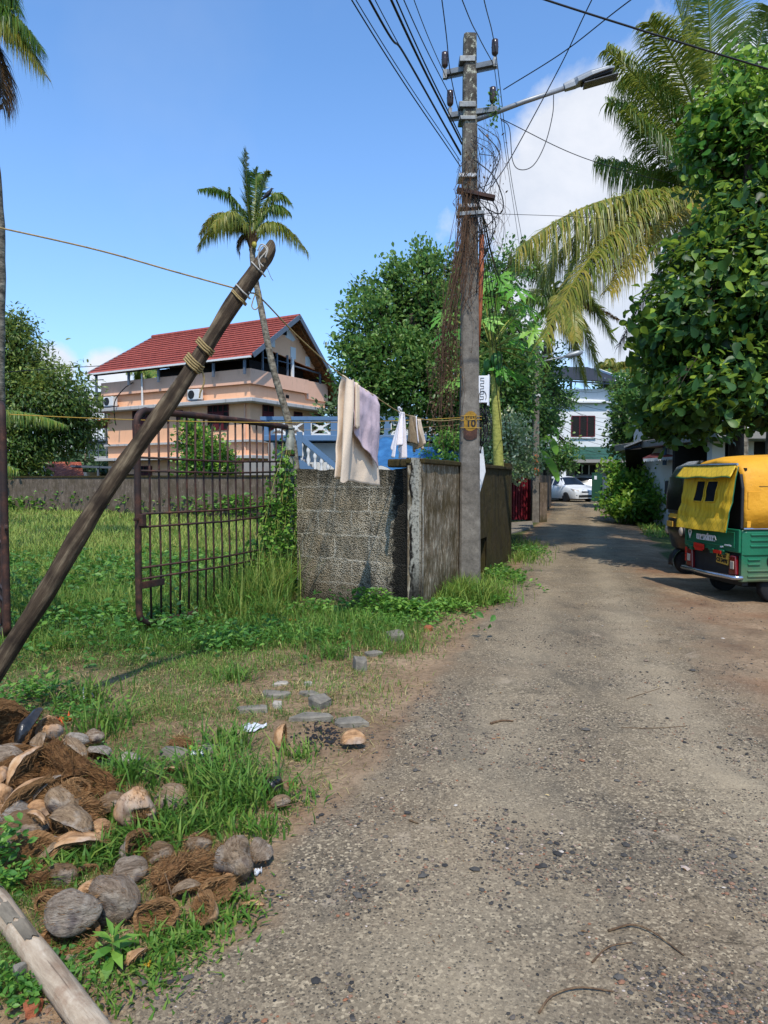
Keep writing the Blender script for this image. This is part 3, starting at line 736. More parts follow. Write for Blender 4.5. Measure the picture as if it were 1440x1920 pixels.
    inst(md, [(-.5, 0, 0), (.5, 0, 0), (.5, 1, 0), (-.5, 1, 0)], ([(0, 1, 2, 3)],), np.stack([x, y, zz], 1), np.stack([-np.sin(az), np.cos(az), 0 * az], 1), D, np.zeros((len(x), 3)) + [0, 0, 1], np.stack([np.full(len(x), .0028), L, L], 1), rng.uniform(.2, 1, len(x)))
    tag(md.build('dry_grass', M['grass_dry']), 'dry straw and yellowed grass lying on the verge', kind='stuff')
grass_obj()
def weeds():
    mb = MB()
    def patch(n, cx, cy, sx, sy, hmax, size, tint=(.2, .9), slim=False):
        x = rng.normal(cx, sx, n); y = rng.normal(cy, sy, n)
        k = (y < C0[1] - .0) | (x > wallx(y) + .05) | (x < -1.2)
        k &= ~((y > C0[1] + (C0[0] - x) * .609 - .06) & (x < C0[0]) & (x > CL[0] - .1) & (y < 10.5))
        x, y = x[k], y[k]; n = len(x)
        for _ in range(5):
            z = zgr(x, y) + rng.uniform(.1, 1, n) ** .7 * hmax
            az = rng.uniform(0, 6.28, n); D = np.stack([np.cos(az), np.sin(az), rng.uniform(-.1, .7, n)], 1)
            Xa, Ya, Za = basis(D, rng)
            inst(mb, SLIM_V if slim else LEAF_V, LEAF_F, np.stack([x + rng.normal(0, .02, n), y + rng.normal(0, .02, n), z], 1), Xa, Ya, Za, size * rng.uniform(.5, 1.3, n), rng.uniform(*tint, n))
    a, b = np.array(CL), np.array(C0)
    for t in np.linspace(0, 1, 12):
        p = a + t * (b - a); patch(int(70), p[0] - .1, p[1] - .28, .12, .13, .26 if t < .8 else .16, .06, (.25, 1))
    patch(420, -1.0, 8.35, .5, .3, .14, .055, (.3, 1)); patch(260, .15, 7.7, .35, .25, .07, .045, (.3, .9))
    patch(200, .75, 8.45, .14, .18, .1, .05, (.5, 1)); patch(120, 1.35, 8.9, .12, .14, .1, .05, (.5, 1))
    patch(500, -2.6, 7.2, .8, .7, .18, .06, (.1, .8)); patch(700, -5, 10.5, 2, 1.6, .3, .09, (.1, .8)); patch(500, -2.5, 11, 1.2, 1.2, .3, .08, (.2, .9))
    for px, Yw in zip(np.linspace(-60, 560, 16), np.linspace(36.6, 25.6, 16)):
        c = at(px, 930, Yw - .5); patch(150, c[0], c[1], .75, .3, rng.uniform(.55, 1.0), .2, (.35, 1))
    patch(500, -9, 33.5, 5, .8, .55, .22, (.3, 1)); patch(160, -16.5, 33, 1.6, .8, .6, .25, (.3, 1)); patch(200, 1.9, 11.2, .15, .6, .12, .06); patch(160, 3.0, 14.8, .15, .6, .14, .06)
    for (px, py, s, n, h_, sz) in ((2, 1660, .035, 34, .2, .04), (70, 1312, .12, 110, .12, .04), (140, 1345, .12, 60, .08, .035), (12, 1880, .07, 70, .05, .028), (395, 1440, .10, 40, .08, .03), (250, 1450, .15, 40, .06, .028), (420, 1215, .2, 160, .12, .05), (560, 1200, .3, 220, .08, .045), (150, 1830, .05, 34, .03, .022), (30, 1690, .03, 22, .08, .03), (700, 1180, .15, 120, .06, .04)):
        c = gp(px, py); patch(n, c[0], c[1], s, s, h_, sz)
    tag(mb.build('weeds', M['leaf_weed']), 'low broad leaved weeds along the wall foot, gate and husk pile', kind='stuff')
weeds()
def gravel():
    mb = MB()
    OV = [(0, 0, .55), (1, 0, .1), (.25, .9, .15), (-.85, .55, .05), (-.75, -.6, .12), (.35, -.95, .05), (.1, .1, -.4)]
    OF = ([(0, 1, 2), (0, 2, 3), (0, 3, 4), (0, 4, 5), (0, 5, 1), (6, 2, 1), (6, 3, 2), (6, 4, 3), (6, 5, 4), (6, 1, 5)],)
    n = 64000
    x, y = scatter(n, 1.75, 9.5, lambda y: (le(y) - .25, np.minimum(re_(y) + 1.2, .62 * y)), 1.9)
    pn = np.array([mnoise.noise((a * 1.6, b * 1.6, 3)) + .6 * mnoise.noise((a * 5, b * 5, 13)) for a, b in zip(x, y)])
    k = rng.uniform(0, 1, n) < np.clip(.30 + 1.5 * pn, .02, 1); x, y = x[k], y[k]; n = len(x)
    s = .0038 * np.exp(rng.normal(0, .5, n)); s = np.where(rng.uniform(0, 1, n) < .03, s * 1.9, s)
    az = rng.uniform(0, 6.28, n); Xa = np.stack([np.cos(az), np.sin(az), 0 * az], 1); Ya = np.stack([-np.sin(az), np.cos(az), 0 * az], 1)
    z = np.where(x > le(y) - .05, zroad(x, y), zgr(x, y)) + s * .15
    sc = np.stack([s, s * rng.uniform(.6, 1, n), s * rng.uniform(.6, 1.1, n)], 1)
    inst(mb, OV, OF, np.stack([x, y, z], 1), Xa, Ya, np.zeros((n, 3)) + [0, 0, 1], sc, np.clip(rng.uniform(0, 1, n) ** 1.3, 0, 1))
    tag(mb.build('gravel', M['gravel_stone']), 'loose dark gravel strewn over the lane', kind='stuff')
    mb = MB(); n = 420
    x, y = scatter(n, 2.2, 30, lambda y: (le(y) - .6, re_(y) + 1.5), 1.3)
    az = rng.uniform(0, 6.28, n); D = np.stack([np.cos(az), np.sin(az), rng.uniform(0, .3, n)], 1); Xa, Ya, Za = basis(D, rng, 2)
    z = np.where(x > le(y), zroad(x, y), zgr(x, y)) + .006
    inst(mb, SLIM_V, LEAF_F, np.stack([x, y, z], 1), Xa, Ya, Za, np.clip(.014 * np.sqrt(y), .015, .09) * rng.uniform(.5, 1.2, n), rng.uniform(0, 1, n))
    tag(mb.build('fallen_leaves', M['litter']), 'small dry fallen leaves and chips littering the lane', kind='stuff')
gravel()
# ------------------------------------------------------------------ boundary walls beside the lane
def wall_between(mb, a, b, th, z0, z1, side=1, m=0):
    a, b = np.array(a), np.array(b); d = (b - a) / np.linalg.norm(b - a); n = np.array([-d[1], d[0]]) * side * th
    p = [a, b, b + n, a + n]
    mb.prism([(k[0], k[1], z0) for k in p], (0, 0, z1 - z0), m)
def near_walls():
    d1 = (C0 - CL) / np.linalg.norm(C0 - CL); ang = math.atan2(-d1[1], -d1[0])     # local x runs from the corner to the gate
    Lf = np.linalg.norm(C0 - CL)
    t = thing('block_wall', 'rough grey concrete block wall behind the drying blanket', 'wall', (C0[0], C0[1], 0), ang)
    # local: x along the wall towards the gate, the camera side is +y
    def roughface(mb, x0, x1, y, z0, z1, nu, nv, amp, depth):
        v = []
        for i in range(nu + 1):
            for j in range(nv + 1):
                x = x0 + (x1 - x0) * i / nu; z = z0 + (z1 - z0) * j / nv
                e = amp * mnoise.noise((x * 5, z * 5, y)) + .4 * amp * mnoise.noise((x * 17, z * 17, y))
                zt = .022 * mnoise.noise((x * 3.1, 7, 1)) + .012 * mnoise.noise((x * 11, 3, 1)) if j == nv else 0
                v.append((x, y + e, z + zt))
        W = nv + 1; k = len(v)
        for i in range(nu + 1): v.append((x0 + (x1 - x0) * i / nu, y - depth, v[i * W + nv][2]))
        q = [(i * W + j, i * W + j + 1, (i + 1) * W + j + 1, (i + 1) * W + j) for i in range(nu) for j in range(nv)]
        q += [(i * W + nv, k + i, k + i + 1, (i + 1) * W + nv) for i in range(nu)]
        mb.add(v, q)
        mb.bb(min(x0, x1), max(x0, x1), y - depth, y - .025, z0 - .1, z1 - .04)
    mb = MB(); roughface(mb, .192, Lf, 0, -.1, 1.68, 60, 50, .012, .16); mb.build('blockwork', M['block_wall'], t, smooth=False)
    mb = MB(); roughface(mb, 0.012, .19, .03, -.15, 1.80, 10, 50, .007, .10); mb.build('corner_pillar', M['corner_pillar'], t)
    mb = MB(); mb.bb(.10, .50, -.30, -.04, 1.70, 1.80); mb.build('coping', M['mossy_dark'], t, bevel=.02)
    # plastered wall running down the lane
    d2 = (C1 - C0) / np.linalg.norm(C1 - C0); ang = math.atan2(d2[1], d2[0]); L = np.linalg.norm(C1 - C0)
    t = thing('plastered_wall', 'mossy brown plastered wall running along the lane behind the pole', 'wall', (C0[0], C0[1], 0), ang)
    mb = MB(); mbd = MB()
    def seg(mb, x0, x1, z0, z1, nu, nv):
        v = []
        for i in range(nu + 1):
            for j in range(nv + 1):
                x = x0 + (x1 - x0) * i / nu; z = z0 + (z1 - z0) * j / nv
                v.append((x, -.0 + .012 * mnoise.noise((x * 3, z * 3, 5)) + .006 * mnoise.noise((x * 13, z * 13, 5)), z))
        q = [(i * (nv + 1) + j, (i + 1) * (nv + 1) + j, (i + 1) * (nv + 1) + j + 1, i * (nv + 1) + j + 1) for i in range(nu) for j in range(nv)]
        mb.add(v, q); mb.bb(x0 + (.001 if x0 < .1 else 0), x1, .02, .17, z0, z1 - .02)
    seg(mb, 0.0, 2.55, -.15, 1.74, 60, 30)
    seg(mbd, 2.55, 3.20, -.15, 1.74, 16, 24); seg(mbd, 3.20, 3.62, .62, 1.74, 10, 16); seg(mbd, 3.62, L, -.15, 1.74, 40, 30)
    mbd.bb(3.2, 3.62, .14, .17, -.1, .62)
    mb.build('wall', M['mossy_plaster'], t); mbd.build('wall', M['mossy_dark'], t)['label'] = 'darker far end with a square drain opening'
    mb = MB(); 
    for i in range(12):
        x0, x1 = i * L / 12, (i + 1) * L / 12 - (.004 if i % 3 == 2 else 0)
        mb.bb(x0, x1, -.035, .2, 1.741, 1.80 + .006 * random.uniform(-1, 1))
    mb.build('coping', M['mossy_dark'], t, bevel=.012)
    # low cistern behind the wall
    c = at(930, 880, 15.0); mb = MB(); mb.lathe([(.0, 1.0), (.26, 1.0), (.28, 1.9), (.28, 2.04), (.22, 2.05), (.2, 1.6), (0, 1.6)], (c[0] + .05, c[1], -.15), 28)
    mb.lathe([(.25, -.1), (.25, 1.0), (.1, 1.0)], (c[0] + .05, c[1], 0), 20)
    tag(mb.build('concrete_cistern', M['mossy_dark'], smooth=False), 'dark mossy round concrete cistern rim showing above the wall by the papaya', 'cistern')
    # white board wedged between the wall and the pole
    mb = MB(); p = [at(899, 835, 10.6), at(905, 838, 10.6), at(906, 868, 10.6), at(910, 885, 10.55), at(899, 925, 10.4)]
    mb.prism(p, (.01, .03, 0)); tag(mb.build('plastic_board', M['pvc_white']), 'bent white plastic board wedged behind the utility pole', 'board')
near_walls()

# ------------------------------------------------------------------ gate
def gate():
    H = at(543, 1000, 9.3)[:2]; E = at(259, 1000, 6.9)[:2]; L = np.linalg.norm(E - H); d = (E - H) / L
    t = thing('steel_gate', 'rusty open bar gate leaf overgrown near its hinge post', 'gate', (H[0], H[1], 0), math.atan2(d[1], d[0]))
    mb = MB(); r = .034; zt, zb = 2.235, .13; R_ = .15
    pts = [(.06, 0, zt)] + [(x, 0, zt + .012 * math.sin(x * 1.4)) for x in np.linspace(.3, L - R_, 8)]
    pts += [(L - R_ + R_ * math.sin(a), 0, zt - R_ + R_ * math.cos(a)) for a in np.linspace(.2, math.pi / 2, 7)]
    pts += [(L + .004 * math.sin(z * 3), 0, z) for z in np.linspace(zt - R_ - .2, zb + .14, 8)]
    pts += [(L - .12 + .12 * math.cos(a), 0, zb + .12 - .12 * math.sin(a)) for a in np.linspace(.2, math.pi / 2, 6)]
    pts += [(x, 0, zb + .02 * math.sin(x * 2.3)) for x in np.linspace(L - .3, .06, 9)]
    mb.tube(pts, r, 12); mb.build('frame', M['rust_pipe'], t, smooth=True)
    n = 18
    for k in range(n):
        x = .16 + (L - .32) * k / (n - 1); w_ = .012 * random.uniform(-1, 1)
        mb = MB(); mb.tube([(x, 0, zb), (x + w_, .004, .8), (x - w_, -.004, 1.5), (x, 0, zt)], .0115, 7); mb.build('bar', M['rust_pipe'], t, smooth=True)
    for z in (1.77, 1.64, 1.22, 1.09, .69, .58):
        mb = MB(); mb.tube([(.02, .014, z + .02), (L * .5, .02, z - .012), (L, .014, z)], .0115, 7); mb.build('cross_rod', M['rust_pipe'], t, smooth=True)
    for nm, c_, s_ in (('latch_bar', (L - .16, .03, .52), (.32, .012, .07)), ('latch', (L - .01, .05, 1.16), (.06, .05, .12)), ('latch_tongue', (L + .05, .03, 1.17), (.07, .012, .03)), ('hasp', (L + .012, .03, 2.02), (.03, .06, .14))):
        mb = MB(); mb.box(c_, s_); mb.build(nm, M['rust_pipe'], t, bevel=.006)
    # left leaf, mostly outside the frame
    E2 = at(9, 1000, 6.35)[:2]; H2 = np.array([-4.9, 8.6]); d = (E2 - H2); L2 = np.linalg.norm(d); d /= L2
    t2 = thing('steel_gate', 'rusty brown gate leaf cut off at the left edge, with a bent pipe corner', 'gate', (H2[0], H2[1], 0), math.atan2(d[1], d[0]))
    mb = MB(); L = L2
    pts = [(.0, 0, zt), (L - .5, 0, zt)] + [(L - R_ + R_ * math.sin(a), 0, zt - R_ + R_ * math.cos(a)) for a in np.linspace(.0, math.pi / 2, 7)]
    pts += [(L, 0, z) for z in np.linspace(zt - R_ - .2, zb + .14, 6)] + [(L - .12 + .12 * math.cos(a), 0, zb + .12 - .12 * math.sin(a)) for a in np.linspace(.2, math.pi / 2, 6)] + [(L - .6, 0, zb), (0, 0, zb)]
    mb.tube(pts, r, 12); mb.build('frame', M['rust_pipe'], t2, smooth=True)
    for k in range(16):
        x = L - .13 - .15 * k; mb = MB(); mb.tube([(x, 0, zb), (x, 0, zt)], .0115, 7); mb.build('bar', M['rust_pipe'], t2)
    for z in (1.66, 1.53, 1.12, .98, .56, .45):
        mb = MB(); mb.tube([(.02, -.014, z), (L, -.014, z)], .0115, 7); mb.build('cross_rod', M['rust_pipe'], t2)
    mb = MB(); mb.box((L + .06, 0, 1.13), (.1, .01, .07)); mb.lathe([(.012, -.012), (.028, -.012), (.028, .012), (.012, .012)], (L + .1, 0, 1.13), 12, axis='y'); mb.build('latch', M['rust_pipe'], t2)
    # hinge post
    t3 = thing('gate_post', 'weathered steel pipe post that carries the overgrown gate leaf', 'post', (H[0], H[1], 0))
    mb = MB(); mb.tube([(0.0, 0.02, -.1), (0.0, .02, 1.2), (.01, .02, 2.21)], .058, 16); mb.lathe([(0.001, 2.212), (.066, 2.212), (.066, 2.235), (.001, 2.245)], (.01, .02, 0), 16); mb.build('pipe', M['galv_pipe'], t3, smooth=True)
    for z in (.5, 1.9):
        mb = MB(); mb.lathe([(.062, z - .04), (.068, z - .03), (.068, z + .03), (.062, z + .04)], (.005, .02, 0), 14); mb.build('hinge_collar', M['rust_pipe'], t3, smooth=True)
    # climbing vine on post and gate
    t4 = thing('climbing_vine', 'bright green climbing vine covering the gate post and hinge end', 'vine', (H[0], H[1], 0))
    mb = MB(); lf = MB(); r_ = np.random.default_rng(3)
    for k in range(44):
        a = r_.uniform(0, 6.28); top = r_.uniform(.8, 2.15); s0 = r_.uniform(0, 1.05) * (r_.uniform() < .65)
        zz = np.linspace(0, top, 14); ph = r_.uniform(2, 5)
        dd = (E - H) / np.linalg.norm(E - H)
        pts = np.stack([dd[0] * s0 * (1 - zz / 3) + .075 * np.cos(a + zz * ph * .4), dd[1] * s0 * (1 - zz / 3) + .075 * np.sin(a + zz * ph * .4), zz], 1)
        pts[:, :2] += r_.normal(0, .012, (14, 2))
        mb.tube(pts, .003, 5)
        n = int(46 * top); ti = r_.uniform(0, 13, n); i0 = ti.astype(int); P = pts[i0] + (pts[np.minimum(i0 + 1, 13)] - pts[i0]) * (ti - i0)[:, None]
        az = r_.uniform(0, 6.28, n); D = np.stack([np.cos(az), np.sin(az) - .35, r_.uniform(-.7, .35, n)], 1); Xa, Ya, Za = basis(D, r_, .6)
        wk = 1.9
        s = r_.uniform(.025, .07, n)
        inst(lf, LEAF_V, LEAF_F, P + D * .02, Xa, Ya, Za, np.stack([s * wk, s, s], 1), r_.uniform(.35, 1, n))
    mb.build('stem', M['bark_papaya'], t4); lf.build('foliage', M['leaf_weed'], t4)
gate()

# ------------------------------------------------------------------ stake with rope, clothes line, washing
def stake():
    a = gp(-95, 1385); b = at(503, 476, 5.35); a[2] = -.05
    t = thing('wooden_stake', 'weathered dark wooden prop pole leaning from lower left across the gate', 'pole', a)
    d = b - a; L = np.linalg.norm(d); Fm = frame(d)
    nseg = 60; nr = 14; v = []
    for i in range(nseg + 1):
        s = i / nseg; x = L * s; r = (.056 - .006 * s) * (1 + .05 * math.sin(s * 23) + .04 * math.sin(s * 51 + 1))
        by = .035 * math.sin(s * 4.2 + .4) + .012 * math.sin(s * 17); bz = .03 * math.sin(s * 3.1) + .01 * math.sin(s * 13 + 2)
        if s > .985: r *= .93
        for j in range(nr):
            an = 2 * math.pi * j / nr
            sq = 1 / max(abs(math.cos(an + .5)), abs(math.sin(an + .5))) ** .55
            rr = r * sq * (1 + .06 * mnoise.noise((x * 2.2, an * 1.1, 0)) + .06 * mnoise.noise((x * 7, math.cos(an) * 2, math.sin(an) * 2)) + .045 * mnoise.noise((x * 2.5, math.cos(an) * 9, math.sin(an) * 9)))
            cut = -.07 * (math.cos(an + .9)) * (1 if s == 1 else 0)
            v.append(Fm @ np.array([x + cut, by + rr * math.cos(an) * .86, bz + rr * math.sin(an)]))
    q = [(i * nr + j, i * nr + (j + 1) % nr, (i + 1) * nr + (j + 1) % nr, (i + 1) * nr + j) for i in range(nseg) for j in range(nr)]
    q += [tuple(range(nr))[::-1], tuple(range(nseg * nr, nseg * nr + nr))]
    # local frame for the wood grain: the pole object carries its own rotation
    mb = MB(); vv = np.array(v) @ Fm; mb.add(vv[:, [1, 2, 0]], q)
    o = mb.build('pole', M['stake_wood'], t, smooth=True)
    o.rotation_euler = Matrix(np.stack([Fm[:, 1], Fm[:, 2], Fm[:, 0]], 1).tolist()).to_euler()
    def wind(s, turns, name, m, r=.006, R_=.070, sp=.018):
        mb = MB(); n = 22 * turns; pts = []
        for i in range(n + 1):
            an = 2 * math.pi * i / 22; x = L * s + sp * i / 22 + .012 * math.sin(an) ; S = x / L
            sq = 1 / max(abs(math.cos(an + .5)), abs(math.sin(an + .5))) ** .5
            pts.append(Fm @ np.array([x + .03 * math.cos(an), .035 * math.sin(S * 4.2 + .4) + R_ * .9 * sq * math.cos(an), .03 * math.sin(S * 3.1) + R_ * sq * math.sin(an)]))
        mb.tube(pts, r, 6); return mb.build(name, M[m], t, smooth=True)
    wind(.725, 4, 'rope_wrap', 'rope_tan', .007, .066); wind(.765, 3, 'rope_wrap', 'rope_tan', .0065, .066); wind(.885, 2, 'rope_wrap', 'rope_tan', .0055, .064, .012); wind(.955, 1, 'rope_wrap', 'rope_white', .0055, .064); wind(.90, 1, 'rope_wrap', 'rope_white', .0055, .064)
    def loose(pts, m, r=.004):
        mb = MB(); mb.tube(catmull(np.array(pts) - a, 6), r, 6); mb.build('rope_tail', M[m], t, smooth=True)
    P = lambda x, y, Y=5.2: at(x, y, Y)
    loose([P(488, 505), P(484, 480), P(492, 462), P(500, 470), P(486, 488), P(494, 500)], 'rope_white', .005)
    loose([P(483, 470), P(490, 458), P(502, 466), P(497, 484)], 'rope_white', .005)
    loose([P(478, 552), P(472, 574), P(480, 580), P(488, 566), P(486, 545)], 'rope_tan')
    loose([P(462, 528), P(460, 540), P(468, 550), P(458, 530)], 'rope_white')
    loose([P(378, 690, 5.05), P(383, 715, 5.05), P(376, 735, 5.05), P(374, 746, 5.05)], 'rope_tan', .006)
    loose([P(500, 500), P(508, 520), P(512, 526)], 'twig_wood', .002)
    return a
stake()
def lines():
    tie = at(468, 548, 5.25); poleP = at(866, 786, 9.72)
    def rope(name, pts, r, m, label, cat='rope', tintgroup=None):
        mb = MB(); mb.tube(pts, r, 6); return tag(mb.build(name, M[m], smooth=True), label, cat)
    rope('clothes_line', catmull([at(-160, 395, 4.9), at(-20, 423, 4.95), at(180, 468, 5.05), at(330, 510, 5.15), tie], 10), .006, 'rope_tan', 'tan rope line from the left edge to the leaning stake')
    ctrl = [tie, at(490, 560, 5.42), at(560, 632, 6.05), at(640, 703, 6.78), at(705, 745, 7.4), at(757, 776, 8.05), at(815, 789, 8.9), poleP]
    rope('clothes_line', catmull(ctrl, 12), .006, 'rope_tan', 'tan rope line holding the washing between stake and utility pole')
    rope('cord', sag(at(18, 777, 6.4), at(864, 783, 9.72), .07, 30), .0045, 'rope_yellow', 'thin yellow cord strung level from the left gate leaf to the utility pole')
    rope('cord', sag(at(548, 806, 9.25), at(864, 796, 9.74), .03, 14), .003, 'rope_tan', 'thin cord tied between hinge post and utility pole')
    return ctrl
LINE = lines()
def washing():
    ctrl = catmull(LINE, 12)
    def on(px):                          # point of the line whose picture column is px
        best = min(ctrl, key=lambda p: abs((p[0] / p[1]) * F + CX - px)); return best
    A, B = on(644), on(703)
    nrm = np.cross(B - A, (0, 0, 1)); nrm /= np.linalg.norm(nrm)              # towards the camera side
    if nrm[1] > 0: nrm = -nrm
    t = thing('blanket', 'large cream and mauve blanket hung over the clothes line', 'blanket', (A + B) / 2 - np.array([0, 0, 1.0]))
    o = np.array(t.location)
    dirx = (B - A)[:2]; dirx = np.append(dirx / np.linalg.norm(dirx), 0)
    def sheet(sgn, fx0, fx1, drop, off, ph, flare=0.0, edge=None, n=40, m=36, amp=.012):
        def fn(u, v):
            s = fx0 + (fx1 - fx0) * u; top = A + (B - A) * s
            dr = drop(u) if callable(drop) else drop
            fold = amp * math.sin(u * 9 + ph + v * 1.2) * (0.2 + v) + .6 * amp * math.sin(u * 21 + ph * 2) * v + .022 * mnoise.noise((u * 3.2, v * 3, ph)) + .007 * mnoise.noise((u * 11, v * 9, ph))
            x = dirx * (flare * (u - .5) * v)
            p = top + nrm * (sgn * (off * min(1, v * 9)) + fold) + x
            p[2] += .012 * math.cos(min(1, v * 9) * math.pi / 2) - dr * v + .01 * mnoise.noise((u * 6, v * 6, ph))
            return p - o
        mb = MB(); mb.grid(fn, n, m); return mb
    sheet(-1, -.06, 1.06, lambda u: .97 - .05 * u, .035, .3, .24).build('back_fold', M['cream_cloth'], t, smooth=True, thick=.006)
    sheet(1, .16, 1.0, lambda u: .44 + .29 * u ** .7 * (1 if u > .0 else 0), .04, 1.2, .02).build('front_fold', M['mauve_cloth'], t, smooth=True, thick=.006)
    def roll(u, v):                      # the left edge, folded over into a long pleat
        an = u * 2 * math.pi; top = A + (B - A) * (.02 + .03 * math.sin(v * 2))
        p = top + nrm * (.055 + .035 * math.cos(an) * (1 + .4 * math.sin(v * 5))) + dirx * (.045 * math.sin(an) * (1 + .5 * v) - .13 * v)
        p[2] += -.02 - .97 * v + .012 * math.sin(an * 2); return p - o
    mb = MB(); mb.grid(roll, 18, 30, closed_u=True); mb.build('pleat', M['cream_cloth'], t, smooth=True)
    def pleat2(u, v):
        top = A + (B - A) * (.15 + .14 * u); p = top + nrm * (.062 + .012 * math.sin(u * 6)); p[2] -= .02 + v * (.43 + .015 * math.sin(u * 5)); return p - o
    mb = MB(); mb.grid(pleat2, 10, 16); mb.build('pleat', M['cream_cloth'], t, smooth=True, thick=.012)
    # two small garments
    def garment(px, label, mat, w0, w1, drop, seed, skew, cat='garment'):
        c = on(px); t = thing('garment', label, cat, c - np.array([0, 0, drop])); o2 = np.array(t.location)
        def fn(u, v):
            ww = w0 + (w1 - w0) * v ** .8; an = (u - .5)
            p = c + dirx * (ww * an + skew * v) + nrm * (.05 * math.sin(u * 12 + seed) * v * (1 - .2 * v) + .03 * math.sin(u * 23 + seed * 2) * v + .015)
            p[2] -= drop * v * (.86 + .14 * math.sin(u * 7 + seed)) - .01 + .0 * an; return p - o2
        mb = MB(); mb.grid(fn, 36, 26); mb.build('cloth', M[mat], t, smooth=True, thick=.004)
        return t, o2, c
    t, o2, c = garment(752, 'crumpled white cloth with scalloped hem tied on the line', 'white_cloth', .10, .34, .52, 1.3, -.13)
    mb = MB(); mb.tube(catmull([c + (0, 0, .03) - o2, c + np.array([-.03, -.02, .06]) - o2, c + np.array([-.02, 0, .0]) - o2, c + np.array([.02, -.02, -.05]) - o2], 6), [.012] * 19, 6); mb.build('knot', M['white_cloth'], t, smooth=True)
    t, o2, c = garment(772, 'beige patterned garment with white strap hanging beside the white cloth', 'beige_cloth', .16, .24, .42, 4.0, .08)
    mb = MB(); mb.tube(catmull([c + nrm * .06 - o2, c + nrm * .07 + np.array([.0, 0, -.14]) - o2, c + nrm * .08 + np.array([.01, 0, -.31]) - o2], 6), .008, 6); mb.build('strap', M['white_cloth'], t, smooth=True)
    def flap(u, v):
        p = c + dirx * (.1 + .09 * u + .1 * v) + nrm * (.03 + .03 * math.sin(u * 9) * v); p[2] -= .02 + .36 * v * (1 - .25 * u); return p - o2
    mb = MB(); mb.grid(flap, 12, 16); mb.build('flap', M['cream_cloth'], t, smooth=True, thick=.004)
washing()

